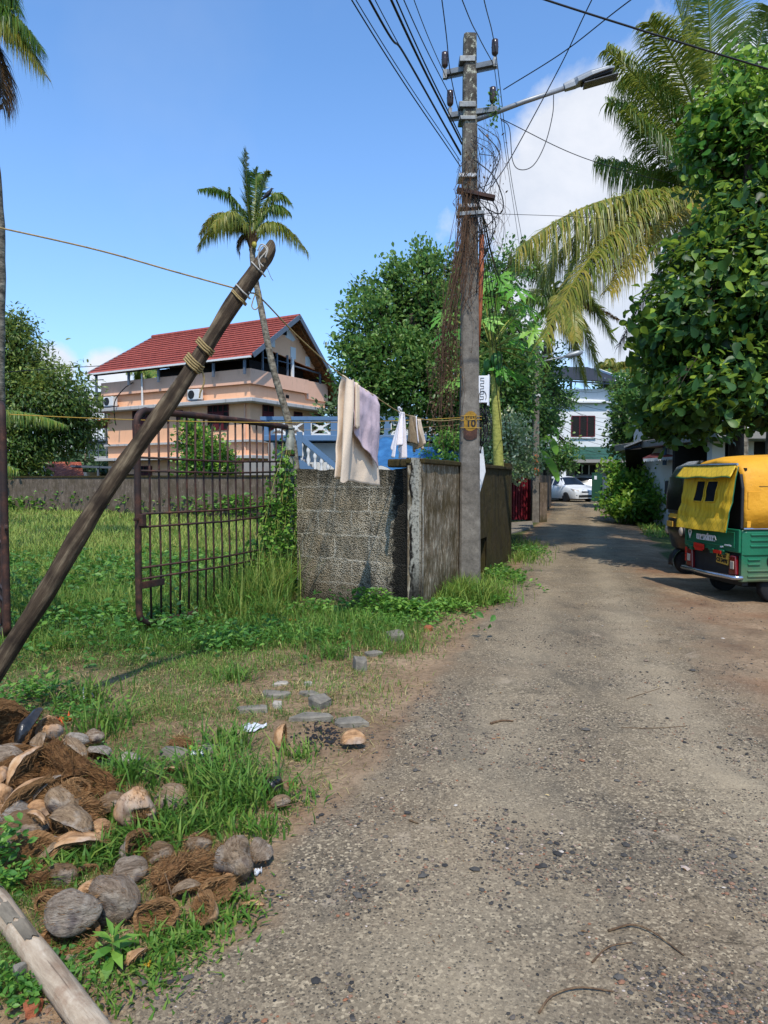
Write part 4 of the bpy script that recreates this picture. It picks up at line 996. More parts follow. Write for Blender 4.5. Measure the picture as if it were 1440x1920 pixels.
# ------------------------------------------------------------------ utility pole
PY = 9.9
def utility_pole():
    base = at(880, 1100, PY); base[2] = 0
    t = thing('utility_pole', 'tall weathered concrete utility pole with street lamp and black cables', 'utility pole', base)
    b = base
    P = lambda x, y, Y=PY: at(x, y, Y) - b
    zt = P(875, 68)[2]
    def shaft(name, z0, z1, w0, w1, d0, d1, lean=-.035):
        mb = MB(); v = []; n = 40
        for i in range(n + 1):
            s = i / n; z = z0 + (z1 - z0) * s; wx = (w0 + (w1 - w0) * s) / 2; wy = (d0 + (d1 - d0) * s) / 2; ch = .025
            xo = lean * s
            for (x, y) in ((-wx + ch, -wy), (wx - ch, -wy), (wx, -wy + ch), (wx, wy - ch), (wx - ch, wy), (-wx + ch, wy), (-wx, wy - ch), (-wx, -wy + ch)):
                v.append((x + xo + .004 * mnoise.noise((x * 8, z * 3, y)), y + .004 * mnoise.noise((x * 8, z * 3, y + 9)), z))
        q = [(i * 8 + j, i * 8 + (j + 1) % 8, (i + 1) * 8 + (j + 1) % 8, (i + 1) * 8 + j) for i in range(n) for j in range(8)]
        q += [tuple(range(n * 8, n * 8 + 8))]
        mb.add(v, q); return mb.build(name, M['pole_concrete'], t)
    shaft('shaft', -.3, zt, .305, .17, .24, .17)
    def beam(name, p, q, w, h, m='galv_steel', par=None):
        mb = MB(); d = q - p; Fm = frame(d); L = np.linalg.norm(d)
        mb.box((p + q) / 2, (L, w, h), Fm); mb.box((p + q) / 2 + Fm @ np.array([0, w / 2 - .004, -h * .3]), (L * .999, .008, h * 1.5), Fm); return mb.build(name, M[m], par or t, bevel=.003)
    ca = beam('crossarm', P(832, 138, PY + .12), P(932, 117, PY - .16), .055, .07)
    cb = beam('crossarm', P(842, 217, PY + .06), P(932, 205, PY - .14), .055, .07)
    beam('crossarm', P(857, 355, PY - .1), P(928, 370, PY - .22), .05, .05, 'rust_pipe'); beam('crossarm', P(855, 402, PY - .15), P(908, 398, PY - .15), .04, .05)
    def insul(p, par=None):
        o = p; mb = MB(); mb.lathe([(.008, -.13), (.012, -.05), (.03, -.045), (.045, -.02), (.046, .05), (.05, .06), (.04, .075), (.046, .085), (.043, .15), (.02, .16), (.006, .165)], o, 14); i = mb.build('insulator', M['insulator'], t, smooth=True)
        mb = MB(); mb.box(o + np.array([0, 0, -.14]), (.05, .05, .12)); mb.build('bracket', M['galv_steel'], i)
    insul(P(834, 120, PY + .1)); insul(P(928, 97, PY - .15)); insul(P(844, 192, PY + .05)); insul(P(924, 186, PY - .1))
    for y, w_ in ((118, .20), (203, .215), (228, .21), (335, .23), (392, .235)):
        mb = MB(); p = P(875, y); mb.box((p[0] - .01 * 0, 0, p[2]), (w_ + .012, w_ + .022, .075 if y < 210 else .05)); mb.build('clamp_band', M['galv_steel'] if y < 300 else M['pvc_white'], t, bevel=.006)
    # street lamp
    a0, a1 = P(890, 226, PY - .05), P(1075, 160, PY - .25)
    mb = MB(); mb.tube([a0, (a0 + a1) / 2 + (0, 0, .015), a1], [.032, .032, .03], 12); arm = mb.build('lamp_arm', M['lamp_grey'], t, smooth=True)
    d = P(1140, 136, PY - .32) - P(1062, 164, PY - .24); d /= np.linalg.norm(d); Fm = frame(d); o = P(1066, 161, PY - .245)
    def hb(name, secs, m, par):
        mb = MB(); v = []
        for (x, hw, zt_, zb_) in secs:
            for (y, z) in ((-hw, zb_), (hw, zb_), (hw, zb_ + (zt_ - zb_) * .55), (hw * .55, zt_), (-hw * .55, zt_), (-hw, zb_ + (zt_ - zb_) * .55)):
                v.append(o + Fm @ np.array([x, y, z]))
        n = len(secs); q = [(i * 6 + j, i * 6 + (j + 1) % 6, (i + 1) * 6 + (j + 1) % 6, (i + 1) * 6 + j) for i in range(n - 1) for j in range(6)] + [tuple(range(6))[::-1], tuple(range(n * 6 - 6, n * 6))]
        mb.add(v, q); return mb.build(name, M[m], par, bevel=.006)
    h = hb('lamp_head', [(-.06, .04, .045, -.045), (.08, .05, .06, -.05), (.12, .085, .06, -.03), (.3, .11, .07, -.02), (.52, .105, .05, -.015), (.60, .07, .03, -.01)], 'lamp_grey', arm)
    mb = MB(); mb.box(o + Fm @ np.array([.36, 0, -.03]), (.40, .15, .035), Fm); mb.build('lamp_gear', M['black_plastic'], h, bevel=.01)
    Fh = Fm @ rotm(0, rad(4), 0); mb = MB(); mb.box(o + Fm @ np.array([.40, 0, -.085]), (.44, .18, .018), Fh); mb.box(o + Fm @ np.array([.2, 0, -.06]), (.05, .05, .05), Fm); mb.build('lamp_cover', M['lamp_glass'], h, bevel=.008)
    # conduits, junction box, painted number
    mb = MB(); mb.tube([P(893, 425, PY - .02), P(893, 560), P(896, 735)], .022, 10); mb.build('conduit', M['pvc_white'], t, smooth=True)
    mb = MB(); mb.tube([P(903, 440, PY + .03), P(902, 520, PY + .02), P(900, 590), P(897, 650)], [.036, .036, .03, .018], 10); mb.build('conduit', M['pvc_orange'], t, smooth=True)['label'] = 'broken orange conduit pipe'
    c = P(906, 731, PY - .02); mb = MB(); mb.box(c, (.135, .16, .37), rotm(0, rad(1), rad(-12))); bx = mb.build('junction_box', M['sign_white'], t, bevel=.008)
    mb = MB(); mb.box(c + (.075, -.0, -.01), (.02, .17, .42), rotm(0, rad(1), rad(-12))); mb.build('box_flange', M['sign_white'], bx)
    mb = MB(); Fz = rotm(0, rad(1), rad(-12))
    for k in range(9):
        z = .15 - k * .036; mb.box(c + Fz @ np.array([-.01, -.083, z]), (.05, .004, .007), Fz); mb.box(c + Fz @ np.array([-.032 + .045 * (k % 2), -.083, z - .016]), (.006, .004, .026), Fz)
    mb.tube([c + Fz @ np.array([.05 * math.cos(a), -.086, -.1 + .075 * math.sin(a)]) for a in np.linspace(-.6, 3.7, 16)], .004, 5)
    mb.build('box_marking', M['ink_black'], bx)
    # number patch: thin painted sheet on the camera face
    z0 = P(876, 795)[2]; fy = -.128
    def ell(rx, rz, zc, y, n=28, wob=.08):
        return [(rx * max(-1, min(1, 1.25 * math.cos(a))) * (1 + wob * mnoise.noise((math.cos(a) * 3, math.sin(a) * 3, zc))) - .012, y, zc + rz * math.sin(a) * (1 + wob * mnoise.noise((math.cos(a) * 3, zc, math.sin(a) * 3)))) for a in np.linspace(0, 2 * math.pi, n, endpoint=False)]
    mb = MB(); mb.prism(ell(.086, .135, z0 + .03, fy + .006), (0, .02, 0)); pt = mb.build('number_patch', M['mark_yellow'], t)
    mb = MB(); mb.prism(ell(.092, .10, z0 - .13, fy + .0075, wob=.1), (0, .02, 0)); mb.build('paint_stain', M['rust_pipe'], pt)
    text_mesh('10', 'number', M['ink_black'], pt, (-.005, fy + .004, z0 - .005), (1, 0, 0), (0, 0, 1), .135, .004)
    mb = MB()
    for k in range(5): mb.box((-.07 + .033 * k, fy + .004, z0 + .085 + .012 * math.sin(k * 2.1)), (.014, .004, .026), rotm(0, .3 * math.sin(k * 1.7), 0))
    mb.box((-.06, fy + .004, z0 + .05), (.05, .004, .008), rotm(0, .5, 0)); mb.box((.06, fy + .004, z0 + .06), (.045, .004, .008), rotm(0, -.5, 0)); mb.build('worn_lettering', M['ink_black'], pt)
    for dz in (.09, .045, -.07):
        mb = MB(); pts = []
        for an in np.linspace(0, 2 * math.pi, 25):
            sq = 1 / max(abs(math.cos(an)), abs(math.sin(an))) ** .85
            pts.append((.148 * sq * math.cos(an), .124 * sq * math.sin(an), z0 + dz + .012 * math.sin(an * 1.0 + dz * 40)))
        mb.tube(pts, .0045, 6); mb.build('tied_cord', M['rope_yellow'], t, smooth=True)
    mb = MB(); r_ = random.Random(9)
    for k in range(16):
        x0, y0 = r_.uniform(880, 900), r_.uniform(215, 400); x1, y1 = r_.uniform(884, 912), y0 + r_.uniform(60, 190); bx_ = r_.uniform(8, 46)
        mb.tube(catmull([P(x0, y0, PY - .13), P(x0 + bx_, y0 + r_.uniform(10, 50), PY - .2), P((x0 + x1) / 2 + bx_ * r_.uniform(.5, 1), (y0 + y1) / 2 + 20, PY - .18), P(x1, y1, PY - .12)], 6), r_.choice([.004, .005, .007]), 5)
    mb.build('cable_tangle', M['cable_black'], t, smooth=True)
    # tangle of coiled cable under the box
    mb = MB(); r_ = random.Random(5)
    for k in range(16):
        c0 = P(908 + r_.uniform(-8, 8), 790 + r_.uniform(-20, 20), PY - .02); rr = r_.uniform(.06, .16); sq_ = r_.uniform(1.2, 2.0); ph = r_.uniform(0, 6)
        mb.tube([c0 + np.array([rr * .6 * math.cos(a + ph), .05 * math.sin(a * 2 + ph), rr * sq_ * math.sin(a + ph)]) for a in np.linspace(0, r_.uniform(4, 6.2), 16)], .0055, 5)
    for k in range(5):
        x = r_.uniform(897, 913); mb.tube(catmull([P(x, 756), P(x + r_.uniform(-5, 5), 800), P(900 + r_.uniform(-2, 4), 850, PY + .05)], 6), .006, 5)
    mb.build('cable_coil', M['cable_black'], t, smooth=True)
    # dead vines
    tv = thing('dead_vine', 'dried brown vine tangle clinging to the utility pole', 'vine', base)
    mb = MB(); lf = MB(); r2 = np.random.default_rng(8)
    def strand(pts, r): mb.tube(catmull(pts, 5), r, 4, cap=False)
    leafP = []
    for k in range(36):                  # wrapped round the upper shaft
        y0 = r2.uniform(250, 420); y1 = y0 + r2.uniform(80, 260); xa = r2.uniform(-19, 16); pts = []
        for s in np.linspace(0, 1, 7):
            y = y0 + (y1 - y0) * s; pts.append(P(877 + xa + r2.normal(0, 6) - 6 * s, y, PY - .13 - r2.uniform(0, .05)))
        strand(pts, r2.uniform(.0015, .004)); leafP += pts[::3]
    for k in range(58):                  # hanging bundle on the left
        x0 = r2.uniform(855, 880); y0 = r2.uniform(330, 480); yk = r2.uniform(570, 640); xm = r2.uniform(828, 862); xe = xm + r2.uniform(-30, 4); ye = r2.uniform(660, 850)
        dY = r2.uniform(-.22, .0)
        strand([P(x0, y0, PY - .15), P((x0 + xm) / 2 + r2.normal(0, 10), (y0 + yk) / 2, PY - .14 + dY * .5), P(xm, yk, PY - .1 + dY), P((xm + xe) / 2 + r2.normal(0, 11), (yk + ye) / 2, PY - .08 + dY), P(xe + r2.normal(0, 5), ye, PY - .05 + dY)], r2.uniform(.0015, .0042))
        for s in range(14): 
            f = r2.uniform(0, 1); leafP.append(P(xm + (xe - xm) * f + r2.normal(0, 6), yk + (ye - yk) * f, PY - .08 + dY))
    for k in range(70):                  # wisps off the right side, around the crossarms
        x0 = r2.uniform(886, 935); y0 = r2.uniform(210, 420); strand([P(x0, y0, PY - .12), P(x0 + r2.normal(4, 10), y0 + 25, PY - .12), P(x0 + r2.normal(6, 14), y0 + r2.uniform(40, 110), PY - .1)], .0018); leafP += [P(x0 + r2.normal(5, 8), y0 + r2.uniform(0, 60), PY - .12) for _ in range(1)]
    mb.build('stem', [M['vine_dead']], tv)
    LP = np.array(leafP); n = len(LP); LP = LP + r2.normal(0, .015, (n, 3)); D = r2.normal(size=(n, 3)) - (0, 0, .6); Xa, Ya, Za = basis(D, r2)
    inst(lf, LEAF_V, LEAF_F, LP, Xa, Ya, Za, r2.uniform(.02, .055, n), r2.uniform(0, .5, n)); lf.build('dry_leaves', M['frond_dead'], tv)
    gv = MB(); n = 130; LP = np.array([P(r2.normal(924, 6), r2.uniform(165, 235), PY - .12 + r2.normal(0, .03)) for _ in range(n)]); D = r2.normal(size=(n, 3)) - (0, 0, .3); Xa, Ya, Za = basis(D, r2)
    inst(gv, LEAF_V, LEAF_F, LP, Xa, Ya, Za, r2.uniform(.03, .065, n), r2.uniform(.2, .8, n)); o = gv.build('green_leaves', M['leaf_weed'], tv)
    return base
PB = utility_pole()
P2Y = 25.8
P2 = at(1003, 981, P2Y); P2[2] = float(zg(P2[0], P2[1]))
def far_pole():
    b = P2; t = thing('utility_pole', 'grey concrete pole with slim lamp beside the maroon gate', 'utility pole', b)
    P = lambda x, y, Y=P2Y: at(x, y, Y) - b
    mb = MB(); zt = P(1002, 628)[2]
    v = []
    for (z, w_) in ((-.3, .135), (zt, .08)):
        v += [(-w_, -w_, z), (w_, -w_, z), (w_, w_, z), (-w_, w_, z)]
    mb.add(v, [(0, 1, 5, 4), (1, 2, 6, 5), (2, 3, 7, 6), (3, 0, 4, 7), (4, 5, 6, 7)]); mb.build('shaft', M['pole_concrete'], t, bevel=.03)
    mb = MB(); mb.tube([P(1003, 681, P2Y - .1), P(1062, 668, P2Y - .3)], .035, 8); arm = mb.build('lamp_arm', M['lamp_grey'], t, smooth=True)
    mb = MB(); mb.tube([P(1058, 669, P2Y - .3), P(1066, 667, P2Y - .3), P(1084, 662, P2Y - .35), P(1093, 660, P2Y - .36)], [.035, .09, .1, .05], 10); mb.build('lamp_head', M['lamp_grey'], arm, smooth=True)
    for y in (650, 667):
        mb = MB(); mb.box(P(1003, y, P2Y - .12), (1.0, .07, .06), rotm(0, 0, .3)); mb.build('crossarm', M['galv_steel'], t)
    for y in (682, 742):
        mb = MB(); p = P(1003, y); mb.box((0, 0, p[2]), (.25, .25, .1)); mb.build('clamp_band', M['pvc_white'], t)
    for y, s in ((862, 9), (884, 7)):
        p = P(1003, y); mb = MB(); mb.prism([(.1 * math.cos(a), -.136, p[2] + s * .021 * math.sin(a)) for a in np.linspace(0, 6.283, 14, endpoint=False)], (0, .03, 0)); k = mb.build('number_patch', M['mark_orange'], t)
        if y == 862: text_mesh('42', 'number', M['ink_black'], k, (0, -.139, p[2] + .06), (1, 0, 0), (0, 0, 1), .15, .003)
    mb = MB(); mb.bb(.15, .42, -.05, .2, 0, 1.45); tag(mb.build('gate_pillar', M['mossy_far'], w=False, origin=None), 'short stained pillar standing against the far utility pole', 'pillar').location = b + np.array([.30, .1, 0])
far_pole()

# ------------------------------------------------------------------ overhead wires
def wires():
    P = lambda x, y, Y=PY: at(x, y, Y)
    def wire(pts, r, label, n=16, smooth=True):
        mb = MB(); mb.tube(catmull(pts, n), r, 5); tag(mb.build('overhead_cable', M['cable_black'], smooth=True), label, 'cable')
    def over(sx, sy, ex, Yk, r, label, bow=.0, ey=-12, sY=PY - .1, mids=()):
        a = P(sx, sy, sY); k = P(ex, ey, Yk); d = k - a; e = a + 2.7 * d + np.array([0, 0, .45])
        wire([a] + [P(*m) for m in mids] + [k, e], r, label)
    over(863, 312, 652, 6.6, .007, 'outermost left of the black cables running up from the pole')
    over(863, 302, 660, 6.6, .005, 'thin cable just right of the outermost left cable above the pole')
    over(864, 290, 686, 6.7, .012, 'thick taped cable, third from left above the pole', mids=((760, 105, 8.0),))
    over(864, 286, 697, 6.7, .005, 'thin cable hugging the taped cable above the pole')
    over(866, 270, 728, 6.8, .013, 'heaviest black cable running from pole clamp to top edge')
    over(866, 262, 738, 6.8, .008, 'medium cable touching the heaviest cable above the pole')
    over(846, 184, 752, 7.0, .006, 'wire from the lower left insulator to the top edge', sY=PY + .05)
    over(838, 150, 772, 7.2, .005, 'wire from the upper left crossarm end to the top edge', sY=PY + .1)
    over(868, 240, 827, 7.0, .006, 'wire passing left of the pole head, curving to the top edge', mids=((845, 140, 8.4),))
    over(924, 118, 862, 7.0, .006, 'bowed wire crossing the right end of the upper crossarm', sY=PY - .15, mids=((898, 70, 8.6),))
    # through the right insulator and on to the far pole
    wire([P(905, -12, 7.2) * np.array([1, 1, 1]) + (P(905, -12, 7.2) - P(931, 110, PY - .2)) * 1.6, P(905, -12, 7.2), P(931, 110, PY - .2), P(958, 330, 14), at(990, 520, 20), at(1003, 662, P2Y)], .006, 'wire from the right insulator dropping to the far pole')
    wire([P(926, 120, PY - .2), P(950, 300, 12.5), P(975, 470, 18), at(1000, 655, P2Y)], .005, 'slack wire just left of the insulator wire down to the far pole')
    for k in range(6):
        r_ = random.Random(40 + k); x0, y0 = 896 + k * 2.5, 372 + k * 8
        wire([P(x0, y0, PY - .05), at(912 + k * 4 + r_.uniform(-2, 2), 480 + k * 5, 12), at(945 + k * 4, 570 + k * 4, 17 + k * .3), at(1000, 672 + k * 7, P2Y - .1)], .006 if k % 2 else .009, ('topmost', 'second', 'third', 'fourth', 'fifth', 'lowest')[k] + ' of the black cables drooping from pole to far pole')
    for k in range(3):
        wire([P(899 + k * 2, 420 + k * 10, PY), P(915 + k * 6, 560, 10.6 + k * .4), P(930 + k * 8, 720, 11.4 + k), P(945 + k * 9, 850, 13.0 + k)], .006, ('leftmost', 'middle', 'rightmost')[k] + ' of the drop cables hanging steeply past the papaya crown')
    # loops and service wires
    wire([P(1038, 178, PY - .2), P(1036, 215, PY - .2), P(1022, 270, PY - .2), P(1000, 310, PY - .2), P(975, 318, PY - .15), P(961, 300, PY - .1), P(955, 240, PY - .1), P(940, 225, PY - .1)], .006, 'looped cable hanging down from the lamp arm')
    wire([P(890, 300, PY - .15), P(925, 330, PY - .25), P(943, 375, PY - .25), P(938, 400, PY - .2), P(912, 392, PY - .15)], .008, 'short curled black cable on the right of the pole shaft')
    wire([P(1112, -5, 8.2) + (P(1112, -5, 8.2) - P(960, 292, PY)) * .8, P(1112, -5, 8.2), P(1050, 125, 9.2), P(960, 292, PY), P(922, 350, PY - .1)], .007, 'steep diagonal cable crossing in front of the lamp arm')
    wire([P(1188, -4, 8) + (P(1188, -4, 8) - P(944, 168, PY - .1)) * .8, P(1188, -4, 8), P(1060, 95, 9), P(944, 168, PY - .1)], .007, 'long shallow cable rising right from the lower crossarm')
    wire([P(900, -45, 7.5), P(1018, -2, 7.6), P(1245, 70, 7.8), P(1442, 130, 8.0), P(1700, 205, 8.4)], .011, 'thick cable crossing the upper right corner before the palm')
    wire([P(938, 222, PY - .1), P(1100, 298, 11.2), P(1290, 352, 13), P(1450, 388, 14.5)], .006, 'thin wire running right from the lamp bracket across the palm')
    wire([P(906, 400, PY - .1), P(1100, 408, 11.5), P(1280, 425, 13), P(1450, 430, 14.5)], .004, 'thinnest wire running level right across the palm fronds')
    wire([P(830, 700, 12), at(955, 690, 20), at(1000, 675, P2Y)], .005, 'thin wire running left from the far pole behind the near pole')
    # black web between the far pole and the white house
    for k in range(11):
        r_ = random.Random(70 + k); y0 = 690 + k * 9; y1 = (728, 745, 790, 762, 775, 800, 812, 820, 836, 826, 845)[k]; x1 = (1146, 1150, 1185, 1240, 1178, 1210, 1150, 1200, 1155, 1240, 1180)[k]
        a = at(1003, min(y0, 790), P2Y); e = at(x1, y1, 34 + r_.uniform(-4, 4))
        mb = MB(); mb.tube(sag(a, e, .35 + r_.uniform(0, .5), 16), .007, 4)
        tag(mb.build('overhead_cable', M['cable_black']), 'black service wire strung from the far pole across the white house front', 'cable', 'service wires before the white house')
    # thin wire on the far left
    wire([at(-40, 702, 30), at(90, 692, 33), at(187, 686, 42)], .02, 'dark wire from the left edge to the red roof corner')
wires()
# ------------------------------------------------------------------ pink house
def pink_house():
    t = thing('pink_house', 'peach pink house with red tiled pitched roof over an open terrace', 'house', (-7.5, 40, 0), rad(60.1))
    W, Ln = 7.2, 11.9
    def part(name, m, fn, parent=None, bevel=0.0, smooth=False):
        mb = MB(); fn(mb); return mb.build(name, M[m], parent or t, smooth=smooth, bevel=bevel)
    body = part('wall', 'pink_paint', lambda mb: (mb.bb(0, W, 0, Ln, -.2, 2.75), mb.bb(.001, W - .001, .001, Ln - .001, 2.93, 5.88)))
    part('ledge', 'stained_slab', lambda mb: mb.bb(-.65, W + .3, -.65, Ln + .5, 2.751, 2.93), bevel=.02)
    part('ledge', 'stained_slab', lambda mb: mb.bb(-.65, W + .5, -.65, Ln + .6, 5.881, 6.1), bevel=.03)
    part('band', 'stained_slab', lambda mb: (mb.bb(-.25, 0, -.25, Ln + .1, 3.7, 3.82), mb.bb(.001, W, -.25, 0, 3.7, 3.82)))
    part('upper_wall', 'pink_paint', lambda mb: mb.bb(-.02, W + .1, -.02, Ln + .02, 6.101, 6.92))
    def par(mb):
        a, th = .25, .14
        mb.bb(-a, -a + th, -a, Ln + a, 6.922, 7.75); mb.bb(-a + th, 5.2, -a, -a + th, 6.922, 7.75); mb.bb(5.2, W + .3, -.12, .02, 6.6, 7.74); mb.bb(-a + th, W + .2, Ln + a - th, Ln + a, 6.922, 7.75); mb.bb(W + .06, W + .2, .021, Ln + a - th, 6.922, 7.75)
    part('parapet', 'pink_parapet', par)
    def win(x0, x1, y0, y1, z0, z1, n=4):
        if x0 == x1: f = part('window', 'dark_inside', lambda mb: mb.bb(-.03, .05, y0, y1, z0, z1))
        else: f = part('window', 'dark_inside', lambda mb: mb.bb(x0, x1, -.03, .05, z0, z1))
        def fr(mb):
            for k in range(n + 1):
                s = k / n
                if x0 == x1: mb.bb(-.06, -.031, y0 + (y1 - y0) * s - .03, y0 + (y1 - y0) * s + .03, z0, z1)
                else: mb.bb(x0 + (x1 - x0) * s - .03, x0 + (x1 - x0) * s + .03, -.06, -.031, z0, z1)
            for z in (z0, z1, z0 + (z1 - z0) * .72):
                if x0 == x1: mb.bb(-.055, -.032, y0, y1, z - .03, z + .03)
                else: mb.bb(x0, x1, -.055, -.032, z - .03, z + .03)
        part('window_frame', 'maroon_paint', fr, f)
        for k in range(n):
            if k in (1, 2) or n < 3:
                s0, s1 = k / n, (k + 1) / n
                if x0 == x1: part('shutter', 'maroon_paint', lambda mb: mb.bb(-.05, -.033, y0 + (y1 - y0) * s0 + .04, y0 + (y1 - y0) * s1 - .04, z0 + .04, z0 + (z1 - z0) * .68), f)
                else: part('shutter', 'maroon_paint', lambda mb: mb.bb(x0 + (x1 - x0) * s0 + .03, x0 + (x1 - x0) * s1 - .03, -.05, -.033, z0 + .04, z0 + (z1 - z0) * .68), f)
    win(0, 0, 1.6, 3.15, 4.45, 5.86); win(0, 0, 7.9, 9.5, 4.15, 5.85); win(0, 0, 5.2, 5.7, 5.2, 5.7, 1)
    win(0, 0, 1.8, 3.0, 1.0, 2.3, 3); win(0, 0, 7.9, 9.3, .9, 2.4)
    win(1.05, 2.0, 0, 0, 4.5, 5.86, 2); win(4.0, 4.8, 0, 0, 5.15, 5.7, 1); win(1.6, 2.6, 0, 0, 1.0, 2.4, 2); win(1.5, 2.0, 0, 0, 3.1, 3.5, 1); win(6.1, 6.9, 0, 0, 3.9, 5.7, 1)
    part('vent', 'dark_inside', lambda mb: mb.bb(3.2, 3.5, -.04, .02, 6.45, 6.65))
    # roof: tiled slopes with rafters below, open at the gable end
    xr, zr = 3.5, 11.25; xl, zl = -.75, 8.35; xq, zq = 8.75, 6.55; ya, yb = -.75, 11.7
    def slope(mb, x0, z0, x1, z1, y0a, y1a, y0b, y1b, th):
        nx, ny = 16, 40; v = []
        for i in range(nx + 1):
            for j in range(ny + 1):
                s = i / nx; a = y0a + (y0b - y0a) * s; b = y1a + (y1b - y1a) * s
                st = (i % 2) * .0
                v.append((x0 + (x1 - x0) * s, a + (b - a) * j / ny, z0 + (z1 - z0) * s))
        q = np.array([(i * (ny + 1) + j, (i + 1) * (ny + 1) + j, (i + 1) * (ny + 1) + j + 1, i * (ny + 1) + j + 1) for i in range(nx) for j in range(ny)])
        v = np.array(v); k = len(v); mb.add(v, q); mb.add(v - (0, 0, th), q[:, ::-1])
    rf = part('roof', 'red_tile', lambda mb: (slope(mb, xl, zl, xr, zr, ya, yb + 1.2, ya - .1, yb - .2, .06), slope(mb, xr, zr, xq, zq, ya - .1, yb - .2, ya, yb + 1.2, .06)))
    def tilebutts(mb):
        for k in range(1, 15):
            s = k / 15; x = xl + (xr - xl) * s; z = zl + (zr - zl) * s; y1 = yb + 1.2 - 1.4 * s
            mb.box((x - .03, (ya + y1) / 2, z + .015), (.07, y1 - ya, .05), rotm(0, -math.atan2(zr - zl, xr - xl), 0))
    part('tile_course', 'red_tile', tilebutts, rf)
    part('ridge_cap', 'red_tile', lambda mb: mb.tube([(xr, ya - .12, zr + .03), (xr, yb - .15, zr + .03)], .13, 8), rf)
    def barge(mb, xa, za, xb, zb): 
        d = np.array([xb - xa, 0, zb - za]); L = np.linalg.norm(d); mb.box(((xa + xb) / 2, ya - .13, (za + zb) / 2), (L, .05, .26), frame(d, (0, 1, 0)) @ rotm(rad(90), 0, 0))
    part('bargeboard', 'greyblue_steel', lambda mb: barge(mb, xl, zl - .02, xr, zr - .02), rf); part('bargeboard', 'greyblue_steel', lambda mb: barge(mb, xr, zr - .02, xq, zq - .02), rf)
    part('gutter', 'white_paint', lambda mb: mb.box((xl - .06, (ya + yb + 1.2) / 2, zl - .08), (.12, yb + 1.2 - ya, .1)), rf)
    part('end_trim', 'greyblue_steel', lambda mb: mb.tube([(xl, yb + 1.22, zl), (xr, yb - .18, zr)], .06, 6), rf)
    def lath(mb):
        for k in range(18):
            s = k / 17; mb.box((xr + (xq - xr) * s, 4.5, zr - .13 + (zq - zr) * s), (.08, 10.4, .06))
        for k in range(12):
            y = -.6 + k * .95; d = np.array([xq - xr, 0, zq - zr]); mb.box(((xr + xq) / 2, y, (zr + zq) / 2 - .2), (np.linalg.norm(d), .06, .09), frame(d))
    part('rafters', 'rafter_wood', lath, rf)
    part('soffit', 'rafter_wood', lambda mb: mb.add([(xr, ya, zr - .09), (xr, yb - .2, zr - .09), (xq, yb, zq - .09), (xq, ya, zq - .09)], [(0, 1, 2, 3)]), rf)
    # gable wall with white shutters
    gx = [(.9, 9.35), (3.5, 11.05), (6.3, 9.0), (6.3, 8.55), (.9, 9.2)]
    gb = part('gable_wall', 'pink_paint', lambda mb: mb.prism([(x, .05, z) for x, z in gx], (0, .1, 0)))
    for x, z, w_, h in ((2.0, 9.35, .5, .7), (4.0, 8.95, .5, .7), (5.5, 8.65, .45, .6)):
        part('shutter', 'white_paint', lambda mb: mb.bb(x - w_ / 2, x + w_ / 2, -.0, .048, z - h / 2 + .3, z + h / 2 + .3), gb)
    part('vent', 'dark_inside', lambda mb: [mb.bb(2.85 + .14 * k, 2.95 + .14 * k, .0, .048, 10.2, 10.45) for k in range(4)], gb)
    part('gable_trim', 'white_paint', lambda mb: mb.prism([(3.3, .03, 10.85), (4.3, .03, 10.1), (4.0, .03, 9.95), (3.3, .03, 10.1)], (0, .018, 0)), gb)
    # dark interior under the roof, posts
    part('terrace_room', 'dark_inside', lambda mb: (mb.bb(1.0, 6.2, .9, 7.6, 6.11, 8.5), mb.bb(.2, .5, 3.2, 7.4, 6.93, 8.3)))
    part('beam', 'dark_inside', lambda mb: (mb.bb(-.62, -.52, -.3, 12.4, 8.18, 8.3), mb.bb(6.6, 6.72, -.3, 11, 7.9, 8.02)))
    for y in (-.1, 2.2, 4.4, 6.6, 9.2, 12.2): part('post', 'greyblue_steel', lambda mb: mb.bb(-.62, -.5, y - .06, y + .06, 7.4 if y < 12 else 6.2, 8.2))
    for x in (1.0, 2.3, 3.3): part('post', 'greyblue_steel', lambda mb: mb.bb(x - .05, x + .05, -.13, -.03, 7.7, 9.0))
    part('post', 'white_paint', lambda mb: mb.bb(3.72, 3.9, -.13, -.02, 7.7, 8.95)); part('post', 'greyblue_steel', lambda mb: mb.bb(6.55, 6.65, -.2, -.1, 7.7, 8.6))
    part('rail', 'greyblue_steel', lambda mb: (mb.tube([(1.0, -.08, 8.55), (3.8, -.08, 8.55)], .03, 6), mb.tube([(4, -.08, 8.45), (6.6, -.08, 8.35)], .05, 6)))
    # hung washing inside the terrace
    part('pipe', 'white_paint', lambda mb: mb.tube([(-.32, 8.3, 6.1), (-.32, 8.3, 8.1)], .06, 8)); part('pipe', 'pink_parapet', lambda mb: mb.tube([(-.06, .35, 2.95), (-.06, .35, 5.85)], .05, 8)); part('pipe', 'pink_parapet', lambda mb: mb.tube([(-.06, 4.6, 0), (-.06, 4.6, 5.85)], .05, 8)); part('pipe', 'pink_parapet', lambda mb: mb.tube([(-.08, 6.4, 6.2), (-.08, 6.4, 7.1)], .05, 8))
    for y in (11.05, 3.75):
        a = part('air_conditioner', 'white_paint', lambda mb: mb.bb(-.62, -.26, y - .45, y + .45, 6.2, 6.8), bevel=.03)
        part('fan_grille', 'black_plastic', lambda mb: mb.lathe([(.001, -.02), (.24, -.02), (.25, .0), (.001, .02)], (-.63, y + .14, 6.5), 18, axis='x'), a)
        part('bracket', 'greyblue_steel', lambda mb: mb.bb(-.66, -.26, y - .35, y + .35, 6.13, 6.2), a)
